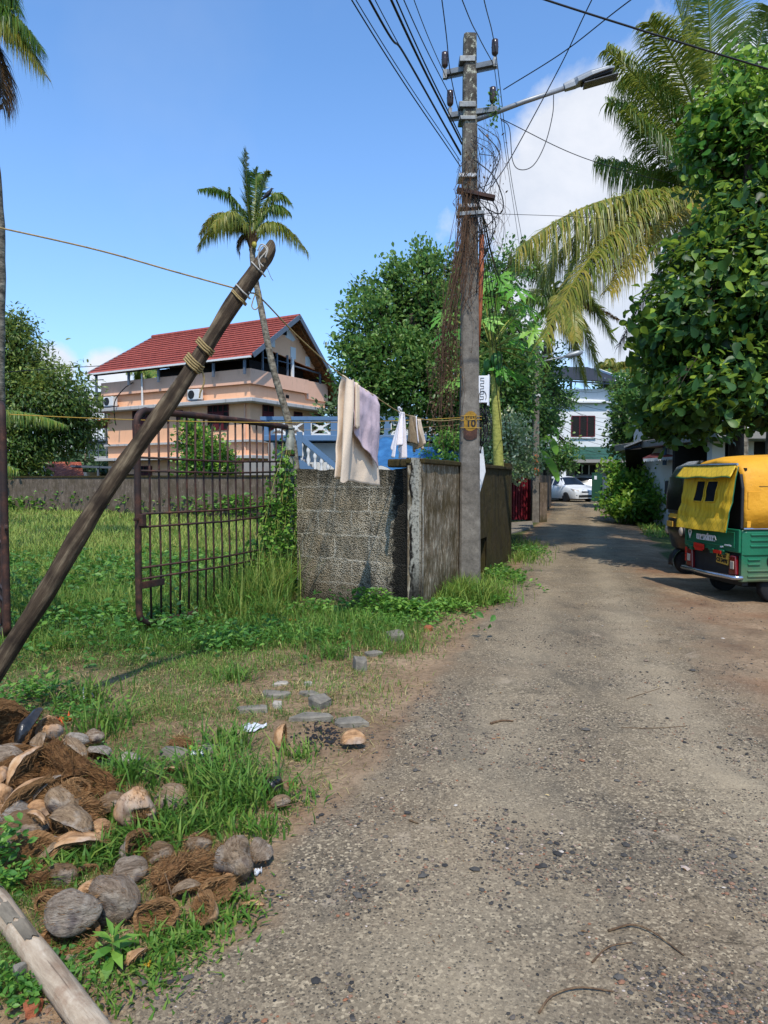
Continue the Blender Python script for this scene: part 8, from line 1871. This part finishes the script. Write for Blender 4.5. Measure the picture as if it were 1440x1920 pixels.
HUSKS = [
 ('big charred husk bowl with black glossy rim at the left edge of the pile', 20, 1378, 118, 'half_up', 75, 5, 62, .20, 'husk_black', .95, 'husk_fibre_dark'),
 ('glossy black charred husk rim standing on the right of the charred bowl', 58, 1366, 74, 'segment', 78, -35, -15, .21, 'husk_black', .5, 'husk_fibre_dark'),
 ('long curved husk wall lying under the charred bowl', 25, 1428, 110, 'segment', 20, 0, -70, .15, 'husk_skin', .6, 'husk_fibre_dark'),
 ('split brown coconut at the top of the pile, right of the charred bowl', 93, 1369, 46, 'whole', 60, 20, 0, .16, 'husk_pale', .85, 'husk_fibre'),
 ('small grey coconut half sunk in grass above the pile', 177, 1383, 36, 'whole', 20, 0, 0, .05, 'husk_skin', .75, 'husk_fibre'),
 ('whitish grey husk with torn lower edge standing in grass', 183, 1418, 40, 'half', 100, 40, 10, .06, 'husk_skin', .95, 'husk_fibre'),
 ('pale upright husk segment leaning below the charred bowl', 52, 1441, 82, 'segment', 62, -35, -40, .17, 'husk_pale', .55, 'husk_fibre'),
 ('large shaggy brown clump of fibre in the middle of the pile', 116, 1436, 96, 'fibre', -48, 0, 0, .15, 'husk_skin', .62, 'husk_fibre_dark'),
 ('flat shredded fibre tongue trailing right into the grass', 178, 1470, 84, 'fibre', -12, 6, 0, .08, 'husk_skin', .42, 'husk_fibre_dark'),
 ('boat shaped husk segment with orange inner edge leaning diagonally', 55, 1497, 96, 'segment', 52, -20, -60, .15, 'husk_pale', .58, 'husk_fibre'),
 ('small dark husk sliver beside the diagonal boat shaped segment', 92, 1478, 60, 'segment', 62, -20, -30, .15, 'husk_skin', .45, 'husk_fibre_dark'),
 ('round brownish coconut nested between boat segment and fibre tongue', 118, 1504, 64, 'whole', -30, 20, 0, .12, 'husk_skin', .88, 'husk_fibre'),
 ('pale shell cut off by the left edge, upper of two', 0, 1464, 50, 'half', 100, 0, -30, .14, 'husk_pale', .8, 'husk_fibre'),
 ('rusty brown husk cut off by the left edge, below the pale shell', 0, 1500, 54, 'whole', 95, 0, 0, .11, 'husk_pale', .85, 'husk_fibre'),
 ('small orange brown dome peeping out under the round coconut', 76, 1524, 52, 'half', 30, 0, 0, .09, 'husk_pale', .8, 'husk_fibre'),
 ('purplish grey smooth coconut lying left of the pile centre', 46, 1556, 84, 'whole', 10, 0, 0, .08, 'husk_skin', .66, 'husk_fibre'),
 ('grey fibrous husk wedge with pale tip resting on the beige wedge', 130, 1550, 86, 'segment', -20, 10, -5, .10, 'husk_skin', .68, 'husk_fibre'),
 ('beige husk wedge with a clean cut face turned to the lane', 146, 1590, 92, 'segment', 22, 0, -10, .06, 'husk_pale', .62, 'husk_fibre'),
 ('open husk bowl full of orange fibre, left of the beige wedge', 60, 1606, 92, 'half_up', 35, -20, 35, .07, 'husk_skin', .9, 'husk_fibre'),
 ('dull brown coconut under the orange fibre bowl', 117, 1641, 58, 'whole', 10, 0, 0, .045, 'husk_skin', .8, 'husk_fibre_dark'),
 ('low brown fibre heap in the grass left of the big grey coconut', 75, 1660, 62, 'fibre', 20, 0, 0, .03, 'husk_skin', .6, 'husk_fibre_dark'),
 ('smooth pale egg shaped coconut standing upright in the grass', 256, 1517, 76, 'whole', 80, 78, 0, .085, 'husk_pale', .8, 'husk_fibre'),
 ('grey streaked coconut in grass right of the pale egg shaped one', 322, 1500, 64, 'whole', -25, 5, 0, .05, 'husk_skin', .8, 'husk_fibre'),
 ('dark husk behind and left of the pale egg shaped coconut', 212, 1512, 66, 'half', 25, 0, 0, .045, 'husk_skin', .7, 'husk_fibre_dark'),
 ('husk half with fibre facing the lane, below the pale egg', 262, 1588, 72, 'half_up', 70, 0, 70, .05, 'husk_skin', .85, 'husk_fibre'),
 ('big grey brown coconut with dark purple cap in front of the pile', 214, 1683, 98, 'whole', -22, 8, 0, .075, 'husk_skin', .80, 'husk_fibre'),
 ('big grey weathered coconut with crackled skin above the pale log', 138, 1708, 98, 'whole', 4, 0, 0, .10, 'husk_skin', .68, 'husk_fibre'),
 ('opened husk shell under the crackled grey coconut next to the log', 132, 1752, 106, 'half_up', 5, 0, 25, .045, 'husk_pale', .75, 'husk_fibre'),
 ('orange fibre bowl lying open right of the capped coconut', 293, 1713, 82, 'half_up', 10, -5, 40, .045, 'husk_pale', .8, 'husk_fibre'),
 ('upper curl of the torn orange husk near the lane edge', 408, 1664, 78, 'ring', 50, 0, 40, .05, 'husk_pale', .7, 'husk_fibre'),
 ('lower curl of the torn orange husk near the lane edge', 378, 1702, 78, 'ring', -55, 0, 50, .04, 'husk_pale', .75, 'husk_fibre'),
 ('shaggy tan fibre bundle between capped coconut and torn orange husk', 325, 1636, 86, 'fibre', 70, 0, 0, .05, 'husk_skin', .6, 'husk_fibre'),
 ('fibre covered husk dome behind the torn orange husk', 384, 1628, 66, 'fibre', 10, 0, 0, .05, 'husk_skin', .8, 'husk_fibre'),
 ('brown grey coconut with dark spot, last big one before the lane', 440, 1612, 84, 'whole', 70, 50, 0, .065, 'husk_skin', .82, 'husk_fibre'),
 ('dark half husk touching the last big coconut before the lane', 487, 1600, 56, 'half', 80, 0, 0, .035, 'husk_skin', .85, 'husk_fibre_dark'),
 ('small brown husk scrap right of the bright seedling', 259, 1797, 46, 'segment', 60, 0, -30, .02, 'husk_pale', .75, 'husk_fibre'),
 ('flat thin husk chip lying at the lane edge', 474, 1697, 44, 'segment', 0, 0, 0, .004, 'husk_pale', .35, 'husk_fibre'),
 ('burnt husk with silvery grey top in the grass near the lane', 513, 1472, 40, 'whole', 70, 40, 0, .035, 'husk_black', .8, 'husk_fibre_dark'),
 ('dark wet husk piece just below the burnt silvery one', 526, 1505, 40, 'half', 20, 0, 0, .02, 'husk_skin', .7, 'husk_fibre_dark'),
 ('husk with upright rust red fibre spike among the stone slabs', 533, 1384, 50, 'half_up', 85, -50, 90, .05, 'husk_pale', .8, 'husk_fibre'),
 ('striped brown husk lying alone right of the stone slabs', 663, 1389, 46, 'half', 10, 0, 0, .03, 'husk_pale', .75, 'husk_fibre'),
 ('brown husk curl in tall grass behind the pale egg coconut', 243, 1428, 44, 'half', 40, 0, 0, .03, 'husk_skin', .7, 'husk_fibre_dark'),
 ('rust red fibre scrap behind the dark slab in the grass', 338, 1396, 40, 'fibre', 10, 0, 0, .025, 'husk_skin', .6, 'husk_fibre'),
 ('tan husk sliver near the dark slab and the white wrapper', 322, 1448, 46, 'segment', 10, 0, -20, .02, 'husk_pale', .5, 'husk_fibre'),
 ('reddish upright husk shard in the tall tuft before the slabs', 428, 1440, 44, 'segment', 80, -60, 0, .05, 'husk_skin', .45, 'husk_fibre'),
 ('dark brown coconut in the shade behind the shaggy tan bundle', 300, 1600, 50, 'whole', 20, 0, 0, .03, 'husk_skin', .8, 'husk_fibre_dark'),
 ('brown torn husk heaped against the left edge above the pale shell', 8, 1430, 74, 'segment', 10, 10, 20, .17, 'husk_skin', .7, 'husk_fibre_dark'),
 ('shaggy dark fibre filling the gap under the long curved husk wall', 20, 1458, 80, 'fibre', 20, 0, 0, .13, 'husk_skin', .6, 'husk_fibre_dark'),
 ('dusty brown coconut wedged between the boat segment and the orange dome', 30, 1530, 58, 'whole', 40, 10, 0, .10, 'husk_skin', .8, 'husk_fibre'),
 ('frayed husk half under the purplish coconut', 92, 1562, 62, 'half_up', 10, 0, 45, .07, 'husk_skin', .8, 'husk_fibre'),
 ('brown husk wedge poking out left of the beige wedge', 98, 1600, 54, 'segment', 70, -10, -20, .06, 'husk_skin', .6, 'husk_fibre'),
 ('shredded fibre tuft between round coconut and grey wedge', 160, 1520, 58, 'fibre', 30, 0, 0, .08, 'husk_skin', .6, 'husk_fibre'),
 ('small torn husk cup right of the dull brown coconut', 165, 1640, 54, 'half_up', 60, 0, 50, .03, 'husk_skin', .8, 'husk_fibre'),
 ('frayed brown half husk above the capped coconut', 245, 1632, 62, 'half', 30, 0, 20, .04, 'husk_skin', .8, 'husk_fibre_dark'),
 ('rough brown coconut at the left edge below the orange bowl', 8, 1580, 60, 'whole', 60, 0, 0, .05, 'husk_skin', .8, 'husk_fibre_dark'),
 ('splayed husk strip lying over the fibre clump', 140, 1405, 70, 'segment', -40, 10, -10, .14, 'husk_skin', .4, 'husk_fibre_dark'),
 ('brown husk lump right of the split brown coconut', 142, 1392, 46, 'half', 10, 0, 0, .08, 'husk_skin', .8, 'husk_fibre_dark'),
 ('tan husk shell left of the grey streaked coconut', 288, 1530, 54, 'half_up', 100, 0, 30, .04, 'husk_pale', .8, 'husk_fibre'),
 ('torn brown husk flap under the shaggy tan bundle', 350, 1672, 58, 'segment', 30, 0, -20, .025, 'husk_skin', .6, 'husk_fibre'),
 ('broken husk corner jutting up between the charred rim and the split coconut', 78, 1398, 52, 'segment', 100, -30, -30, .16, 'husk_skin', .6, 'husk_fibre'),
 ('curled tan husk peel hanging over the shaggy clump', 100, 1418, 56, 'segment', 20, 0, -60, .18, 'husk_pale', .5, 'husk_fibre'),
 ('upturned husk cup behind the round brownish coconut', 140, 1482, 54, 'half_up', 40, 0, 60, .12, 'husk_pale', .85, 'husk_fibre'),
 ('rough husk lump pressed against the left edge under the rusty one', 4, 1532, 52, 'whole', 30, 0, 0, .09, 'husk_pale', .85, 'husk_fibre'),
 ('torn husk quarter lying on the purplish coconut', 66, 1540, 50, 'segment', -30, 0, -40, .12, 'husk_pale', .6, 'husk_fibre'),
 ('narrow husk strip between the purplish coconut and the orange bowl', 84, 1580, 56, 'segment', 15, 0, -70, .08, 'husk_skin', .45, 'husk_fibre'),
 ('small split nut between the beige wedge and the dark husk', 190, 1560, 48, 'whole', 60, 10, 0, .05, 'husk_pale', .8, 'husk_fibre'),
 ('brown husk shard left of the capped coconut', 165, 1672, 50, 'segment', 80, -20, -30, .05, 'husk_pale', .55, 'husk_fibre'),
 ('open husk half facing the log above the crackled coconut', 96, 1690, 58, 'half_up', 30, 0, 55, .04, 'husk_skin', .8, 'husk_fibre'),
 ('weathered husk lump in the grass above the fibre dome', 372, 1582, 50, 'whole', 10, 0, 0, .03, 'husk_skin', .8, 'husk_fibre'),
 ('tan husk piece under the last big coconut', 430, 1655, 52, 'segment', 30, 0, -40, .025, 'husk_pale', .6, 'husk_fibre'),
]
def debris():
    r = np.random.default_rng(77); c = [gp(px, py) for px, py in ((60, 1440), (110, 1490), (30, 1520), (80, 1590), (20, 1600), (130, 1560), (70, 1660), (120, 1680), (0, 1450), (290, 1640), (330, 1690))]; sg = (.16, .17, .17, .13, .14, .12, .10, .10, .16, .09, .07); hh = (.14, .10, .11, .06, .06, .06, .025, .02, .15, .015, .012)
    def hz(x, y): return float(max(0, max(h * math.exp(-((x - k[0]) ** 2 + (y - k[1]) ** 2) / (s * s)) for k, s, h in zip(c, sg, hh)) - .012) * (1 + .5 * mnoise.noise((x * 14, y * 14, 0))))
    mb = MB(); x0, x1, y0, y1 = -2.0, -.5, 2.3, 4.6; n = 70; v = [(x0 + (x1 - x0) * i / n, y0 + (y1 - y0) * j / n) for i in range(n + 1) for j in range(n + 1)]
    z = [hz(*p) for p in v]; W = n + 1
    q = [(i * W + j, (i + 1) * W + j, (i + 1) * W + j + 1, i * W + j + 1) for i in range(n) for j in range(n)]
    q = [f for f in q if max(z[k] for k in f) > 0]
    mb.add([(p[0], p[1], k + float(zgr(*p)) - .004) for p, k in zip(v, z)], q, 0, .0)
    X = r.uniform(x0, x1, 9000); Y = r.uniform(y0, y1, 9000); H = np.array([hz(a, b) for a, b in zip(X, Y)]); k = H > .003; X, Y, H = X[k], Y[k], H[k]; m = len(X)
    D = np.stack([r.normal(0, 1, m), r.normal(0, 1, m), r.uniform(-.1, .5, m)], 1); hairs(mb, np.stack([X, Y, H + zgr(X, Y)], 1), D, .085, .0024, r)
    tag(mb.build('husk_debris', M['husk_fibre_dark'], smooth=True), 'loose brown coconut fibre litter under the husk pile', kind='stuff')
debris()
for i, (lab, px, py, wd_, kd, yw, pt, rl, h, sk, asp, fb) in enumerate(HUSKS):
    husk_thing(lab, px, py, wd_, kd, yw, pt, rl, h, sk, asp, i, 'coconut husks of the pile on the verge', fb)

def stone(label, px, py, wpx, dpt, hgt, mat, yaw, seed, name='stone', cat='stone', tilt=0, flat=True):
    d = gp(px, py); s = d[1] / F; w_ = wpx * s; r = np.random.default_rng(seed)
    n = 6; an = np.array([.45, 1.3, 2.5, 3.5, 4.5, 5.75]) + r.normal(0, .22, n)
    pts = [(w_ / 2 * math.copysign(abs(math.cos(a)) ** .5, math.cos(a)) * r.uniform(.7, 1.15), dpt / 2 * math.copysign(abs(math.sin(a)) ** .5, math.sin(a)) * r.uniform(.7, 1.2)) for a in an]
    mb = MB(); v = []
    for z, k in ((-.02, 1.0), (hgt * .75, 1.0), (hgt, .86)): v += [(x * k + r.normal(0, .004), y * k + r.normal(0, .004), z + (r.normal(0, hgt * .08) if z > 0 else 0)) for x, y in pts]
    v.append((0, 0, hgt * 1.03))
    q = [(i * n + j, i * n + (j + 1) % n, (i + 1) * n + (j + 1) % n, (i + 1) * n + j) for i in range(2) for j in range(n)] + [(2 * n + j, 2 * n + (j + 1) % n, 3 * n) for j in range(n)]
    mb.add(v, q); o = mb.build(name, M[mat], origin=np.zeros(3), bevel=.004); o.location = (d[0], d[1], float(zgr(d[0], d[1]))); o.rotation_euler = (rad(tilt), rad(tilt * .5), rad(yaw)); tag(o, label, cat)
S = [('flat dark slab, leftmost top one of the broken slabs on the verge', 515, 1316, 56, .12, .035, 'stone_grey', -12, 1), ('thin grey slab piece behind the blocky stone', 578, 1314, 40, .1, .025, 'stone_grey', 5, 2), ('blocky grey broken stone tilted among the slabs', 600, 1330, 44, .13, .07, 'stone_grey', 35, 3, 'stone', 'stone', 8), ('dark half buried slab left of the small pale stone', 473, 1343, 56, .1, .025, 'stone_grey', 8, 4), ('small pale round stone between the dark slabs', 521, 1336, 20, .06, .04, 'stone_pale', 0, 5), ('long flat brownish slab in front of the blocky stone', 583, 1357, 78, .12, .03, 'stone_grey', 2, 6), ('wide flat grey slab nearest the lane', 656, 1360, 74, .14, .03, 'stone_grey', 10, 7), ('pale flat stone at the back of the broken slabs', 527, 1292, 34, .1, .02, 'stone_pale', 4, 8), ('rough grey stone standing alone in grass above the slabs', 674, 1262, 30, .14, .10, 'stone_grey', 15, 9), ('low mossy rock at the verge edge near the wall corner', 742, 1203, 36, .2, .08, 'stone_grey', 12, 10), ('orange red brick piece at the foot of the wall corner', 803, 1185, 18, .07, .045, 'brick_red', 20, 11), ('dark flat slab in the grass behind the husks', 322, 1424, 62, .1, .05, 'stone_grey', -4, 12), ('dark slab piece right of the white wrapper', 392, 1420, 40, .08, .04, 'stone_grey', -20, 13), ('brick fragment under the pale log at the bottom left', 60, 1906, 36, .05, .03, 'brick_red', 10, 14), ('grey stone shard beside the pale log', 36, 1858, 24, .03, .06, 'stone_grey', 60, 15), ('tiny brick crumb right of the burnt husk', 545, 1478, 12, .03, .02, 'brick_red', 0, 16), ('pale stone chip behind the flat dark slab', 578, 1296, 16, .05, .025, 'stone_pale', 30, 17), ('grey stone near the plot edge under grass', 700, 1232, 30, .14, .035, 'stone_grey', 40, 18)]
for a in S: stone(*a)
def smalls():
    # charcoal patch: countless crumbs
    mb = MB(); r = np.random.default_rng(2); c = gp(610, 1382); n = 260
    P = np.stack([r.normal(c[0], .08, n), r.normal(c[1], .13, n), np.zeros(n)], 1); P[:, 2] = zgr(P[:, 0], P[:, 1]) + .004
    OV = [(0, 0, .7), (1, 0, .1), (.2, .9, .1), (-.9, .4, 0), (-.7, -.7, .1), (.4, -.9, 0)]; az = r.uniform(0, 6.28, n)
    inst(mb, OV, ([(0, 1, 2), (0, 2, 3), (0, 3, 4), (0, 4, 5), (0, 5, 1)],), P, np.stack([np.cos(az), np.sin(az), 0 * az], 1), np.stack([-np.sin(az), np.cos(az), 0 * az], 1), np.zeros((n, 3)) + [0, 0, 1], .007 * np.exp(r.normal(0, .4, n)), r.uniform(0, 1, n))
    tag(mb.build('charcoal', M['charcoal']), 'patch of black charcoal crumbs beside the striped husk', kind='stuff')
    def scrap(name, label, px, py, w_, mat, seed, hh=.02, cat='litter'):
        d = gp(px, py); s = d[1] / F * w_; mb = MB(); mb.grid(lambda u, v: ((u - .5) * s + .01 * mnoise.noise((u * 3, v * 3, seed)), (v - .5) * s * .8 * (.6 + .5 * math.sin(u * 4 + seed)), .012 + hh * abs(mnoise.noise((u * 3.3 + seed, v * 3.3, 2))) * 2), 10, 8)
        o = mb.build(name, M[mat], origin=np.zeros(3), smooth=True, thick=.002); o.location = (d[0], d[1], float(zgr(d[0], d[1]))); o.rotation_euler = (0, 0, seed); tag(o, label, cat)
    scrap('plastic_scrap', 'crumpled white plastic scrap left of the rust red spike husk', 478, 1374, 46, 'plastic_white', .3)
    scrap('plastic_wrapper', 'white wrapper with yellow corner beside the dark slab', 377, 1424, 34, 'plastic_white', 1.2, .03); scrap('paper_scrap', 'yellow paper corner sticking out of the white wrapper', 362, 1418, 15, 'paper_yellow', .8, .03)
    scrap('plastic_scrap', 'orange plastic strip behind the pile', 122, 1364, 26, 'plastic_orange', .9, .05); scrap('plastic_scrap', 'silvery crumpled foil in the grass behind the pile', 159, 1312, 34, 'plastic_white', 2.1, .05)
    scrap('plastic_scrap', 'tiny white plastic bit near the lane edge coconuts', 484, 1645, 16, 'plastic_white', .4, .02); scrap('paper_scrap', 'small yellow fallen leaf below the husk scrap', 279, 1819, 13, 'paper_yellow', 1.1, .01, 'leaf')
    scrap('flower', 'orange yellow flower in the weeds before the wall', 549, 1170, 14, 'flower_orange', .5, .04, 'flower')
    def stick(label, pts, r0, name='twig'):
        P = [];
        for p in pts:
            d = gp(p[0], p[1]); h = p[2] if len(p) > 2 else r0; P.append((d[0], d[1], (float(zroad(d[0], d[1])) if d[0] > le(d[1]) else float(zgr(d[0], d[1]))) + h))
        C = catmull(P, 8); mb = MB(); mb.tube(C, np.linspace(r0, r0 * .6, len(C)), 6); tag(mb.build(name, M['twig_wood'], smooth=True), label, 'twig')
    stick('curved dry twig at the bottom of the lane, pointing left', [(1010, 1925), (1035, 1895, .008), (1085, 1882, .012), (1150, 1885)], .004)
    stick('long bent twig on the right of the lane, ending near two pebbles', [(1140, 1768, .004), (1185, 1761, .012), (1225, 1775, .01), (1282, 1816)], .004)
    stick('thin twig left of the long bent twig', [(1110, 1828), (1140, 1802, .008), (1185, 1790)], .0035)
    stick('brown bark strip lying in the middle of the lane', [(920, 1368), (940, 1363), (963, 1364)], .008)
    stick('straight thin straw lying across the lane', [(1165, 1377), (1225, 1378), (1286, 1374)], .0025)
    stick('slanting straw further up the lane', [(1175, 1322), (1205, 1312), (1240, 1300)], .0025)
    stick('tiny dark twig near the left lane edge', [(768, 1550), (776, 1554), (784, 1557)], .005)
    stick('yellow bent stalk in the grass behind the pile', [(97, 1322, .05), (112, 1321, .09), (128, 1328, .08), (142, 1335, .05)], .004)
    stick('pale straw stalk right of the burnt husk', [(505, 1526, .02), (540, 1522, .03), (572, 1513, .02)], .003)
    stick('thin dry stalk over the orange fibre bowl', [(310, 1690, .1), (320, 1710, .07), (326, 1735, .03), (332, 1768, .01)], .0025)
    # pale log
    a, b = gp(-75, 1625), gp(205, 2010); t = thing('log', 'pale weathered log lying at the bottom left corner', 'log', a + (0, 0, .055)); d = b - a; L = np.linalg.norm(d); t.rotation_euler = (0, 0, math.atan2(d[1], d[0]))
    mb = MB(); nseg, nr = 50, 20; v = []
    for i in range(nseg + 1):
        s = i / nseg
        for j in range(nr):
            an = 2 * math.pi * j / nr; rr = (.044 - .004 * s) * (1 + .10 * mnoise.noise((s * 7, math.cos(an), math.sin(an))) + .05 * mnoise.noise((s * 22, math.cos(an) * 3, math.sin(an) * 3)) - .07 * math.exp(-((an - 1.9 - .5 * math.sin(s * 5)) / .09) ** 2))
            v.append((rr * math.cos(an), rr * math.sin(an), L * s))
    q = [(i * nr + j, i * nr + (j + 1) % nr, (i + 1) * nr + (j + 1) % nr, (i + 1) * nr + j) for i in range(nseg) for j in range(nr)] + [tuple(range(nr))[::-1], tuple(range(nseg * nr, nseg * nr + nr))]
    mb.add(v, q); o = mb.build('trunk', M['log_wood'], t, smooth=True); o.rotation_euler = (0, math.pi / 2, 0)
    mb = MB()
    for k in range(5):
        s = .15 + .1 * k; an0 = 3.4 + .3 * math.sin(k)
        mb.grid(lambda u, v: ((.0468 + .003 * mnoise.noise((u * 5, v * 5, k))) * math.cos(an0 + (u - .5) * .9), (.0468 + .003 * math.sin(u * 9)) * math.sin(an0 + (u - .5) * .9), L * (s + .09 * (v - .5)) + .008 * math.sin(u * 12)), 8, 6)
    o = mb.build('bark_flake', M['bark_grey'], t, smooth=True); o.rotation_euler = (0, math.pi / 2, 0)
    # crow on the palm frond
    c = at(502, 367, 25.4); t = thing('crow', 'black crow perched on a frond of the slim leaning palm', 'bird', c)
    mb = MB(); k = .16
    P = np.array([(-1.5, 0, -1.0), (-.9, 0, -.55), (-.3, 0, 0), (.25, 0, .55), (.6, 0, 1.0), (.78, 0, 1.32), (.9, 0, 1.5), (1.12, 0, 1.52), (1.5, 0, 1.46)]) * k
    mb.tube(P, np.array([.1, .22, .46, .5, .33, .26, .25, .1, .01]) * k, 12); mb.build('body', M['crow_black'], t, smooth=True)
    for s in (-1, 1):
        mb = MB(); mb.grid(lambda u, v: ((.5 - 1.9 * v) * k, s * (.48 - .1 * v + .0 * u) * k * (1 - .5 * v), (.75 - 1.5 * v - .55 * u * (1 - v) + .2) * k), 6, 8); mb.build('wing', M['crow_black'], t, smooth=True, thick=.01)
        mb = MB(); mb.tube(np.array([(0, s * .2, -.1), (.1, s * .2, -.55), (.3, s * .2, -.6)]) * k, .03 * k, 5); mb.build('leg', M['crow_black'], t)
smalls()
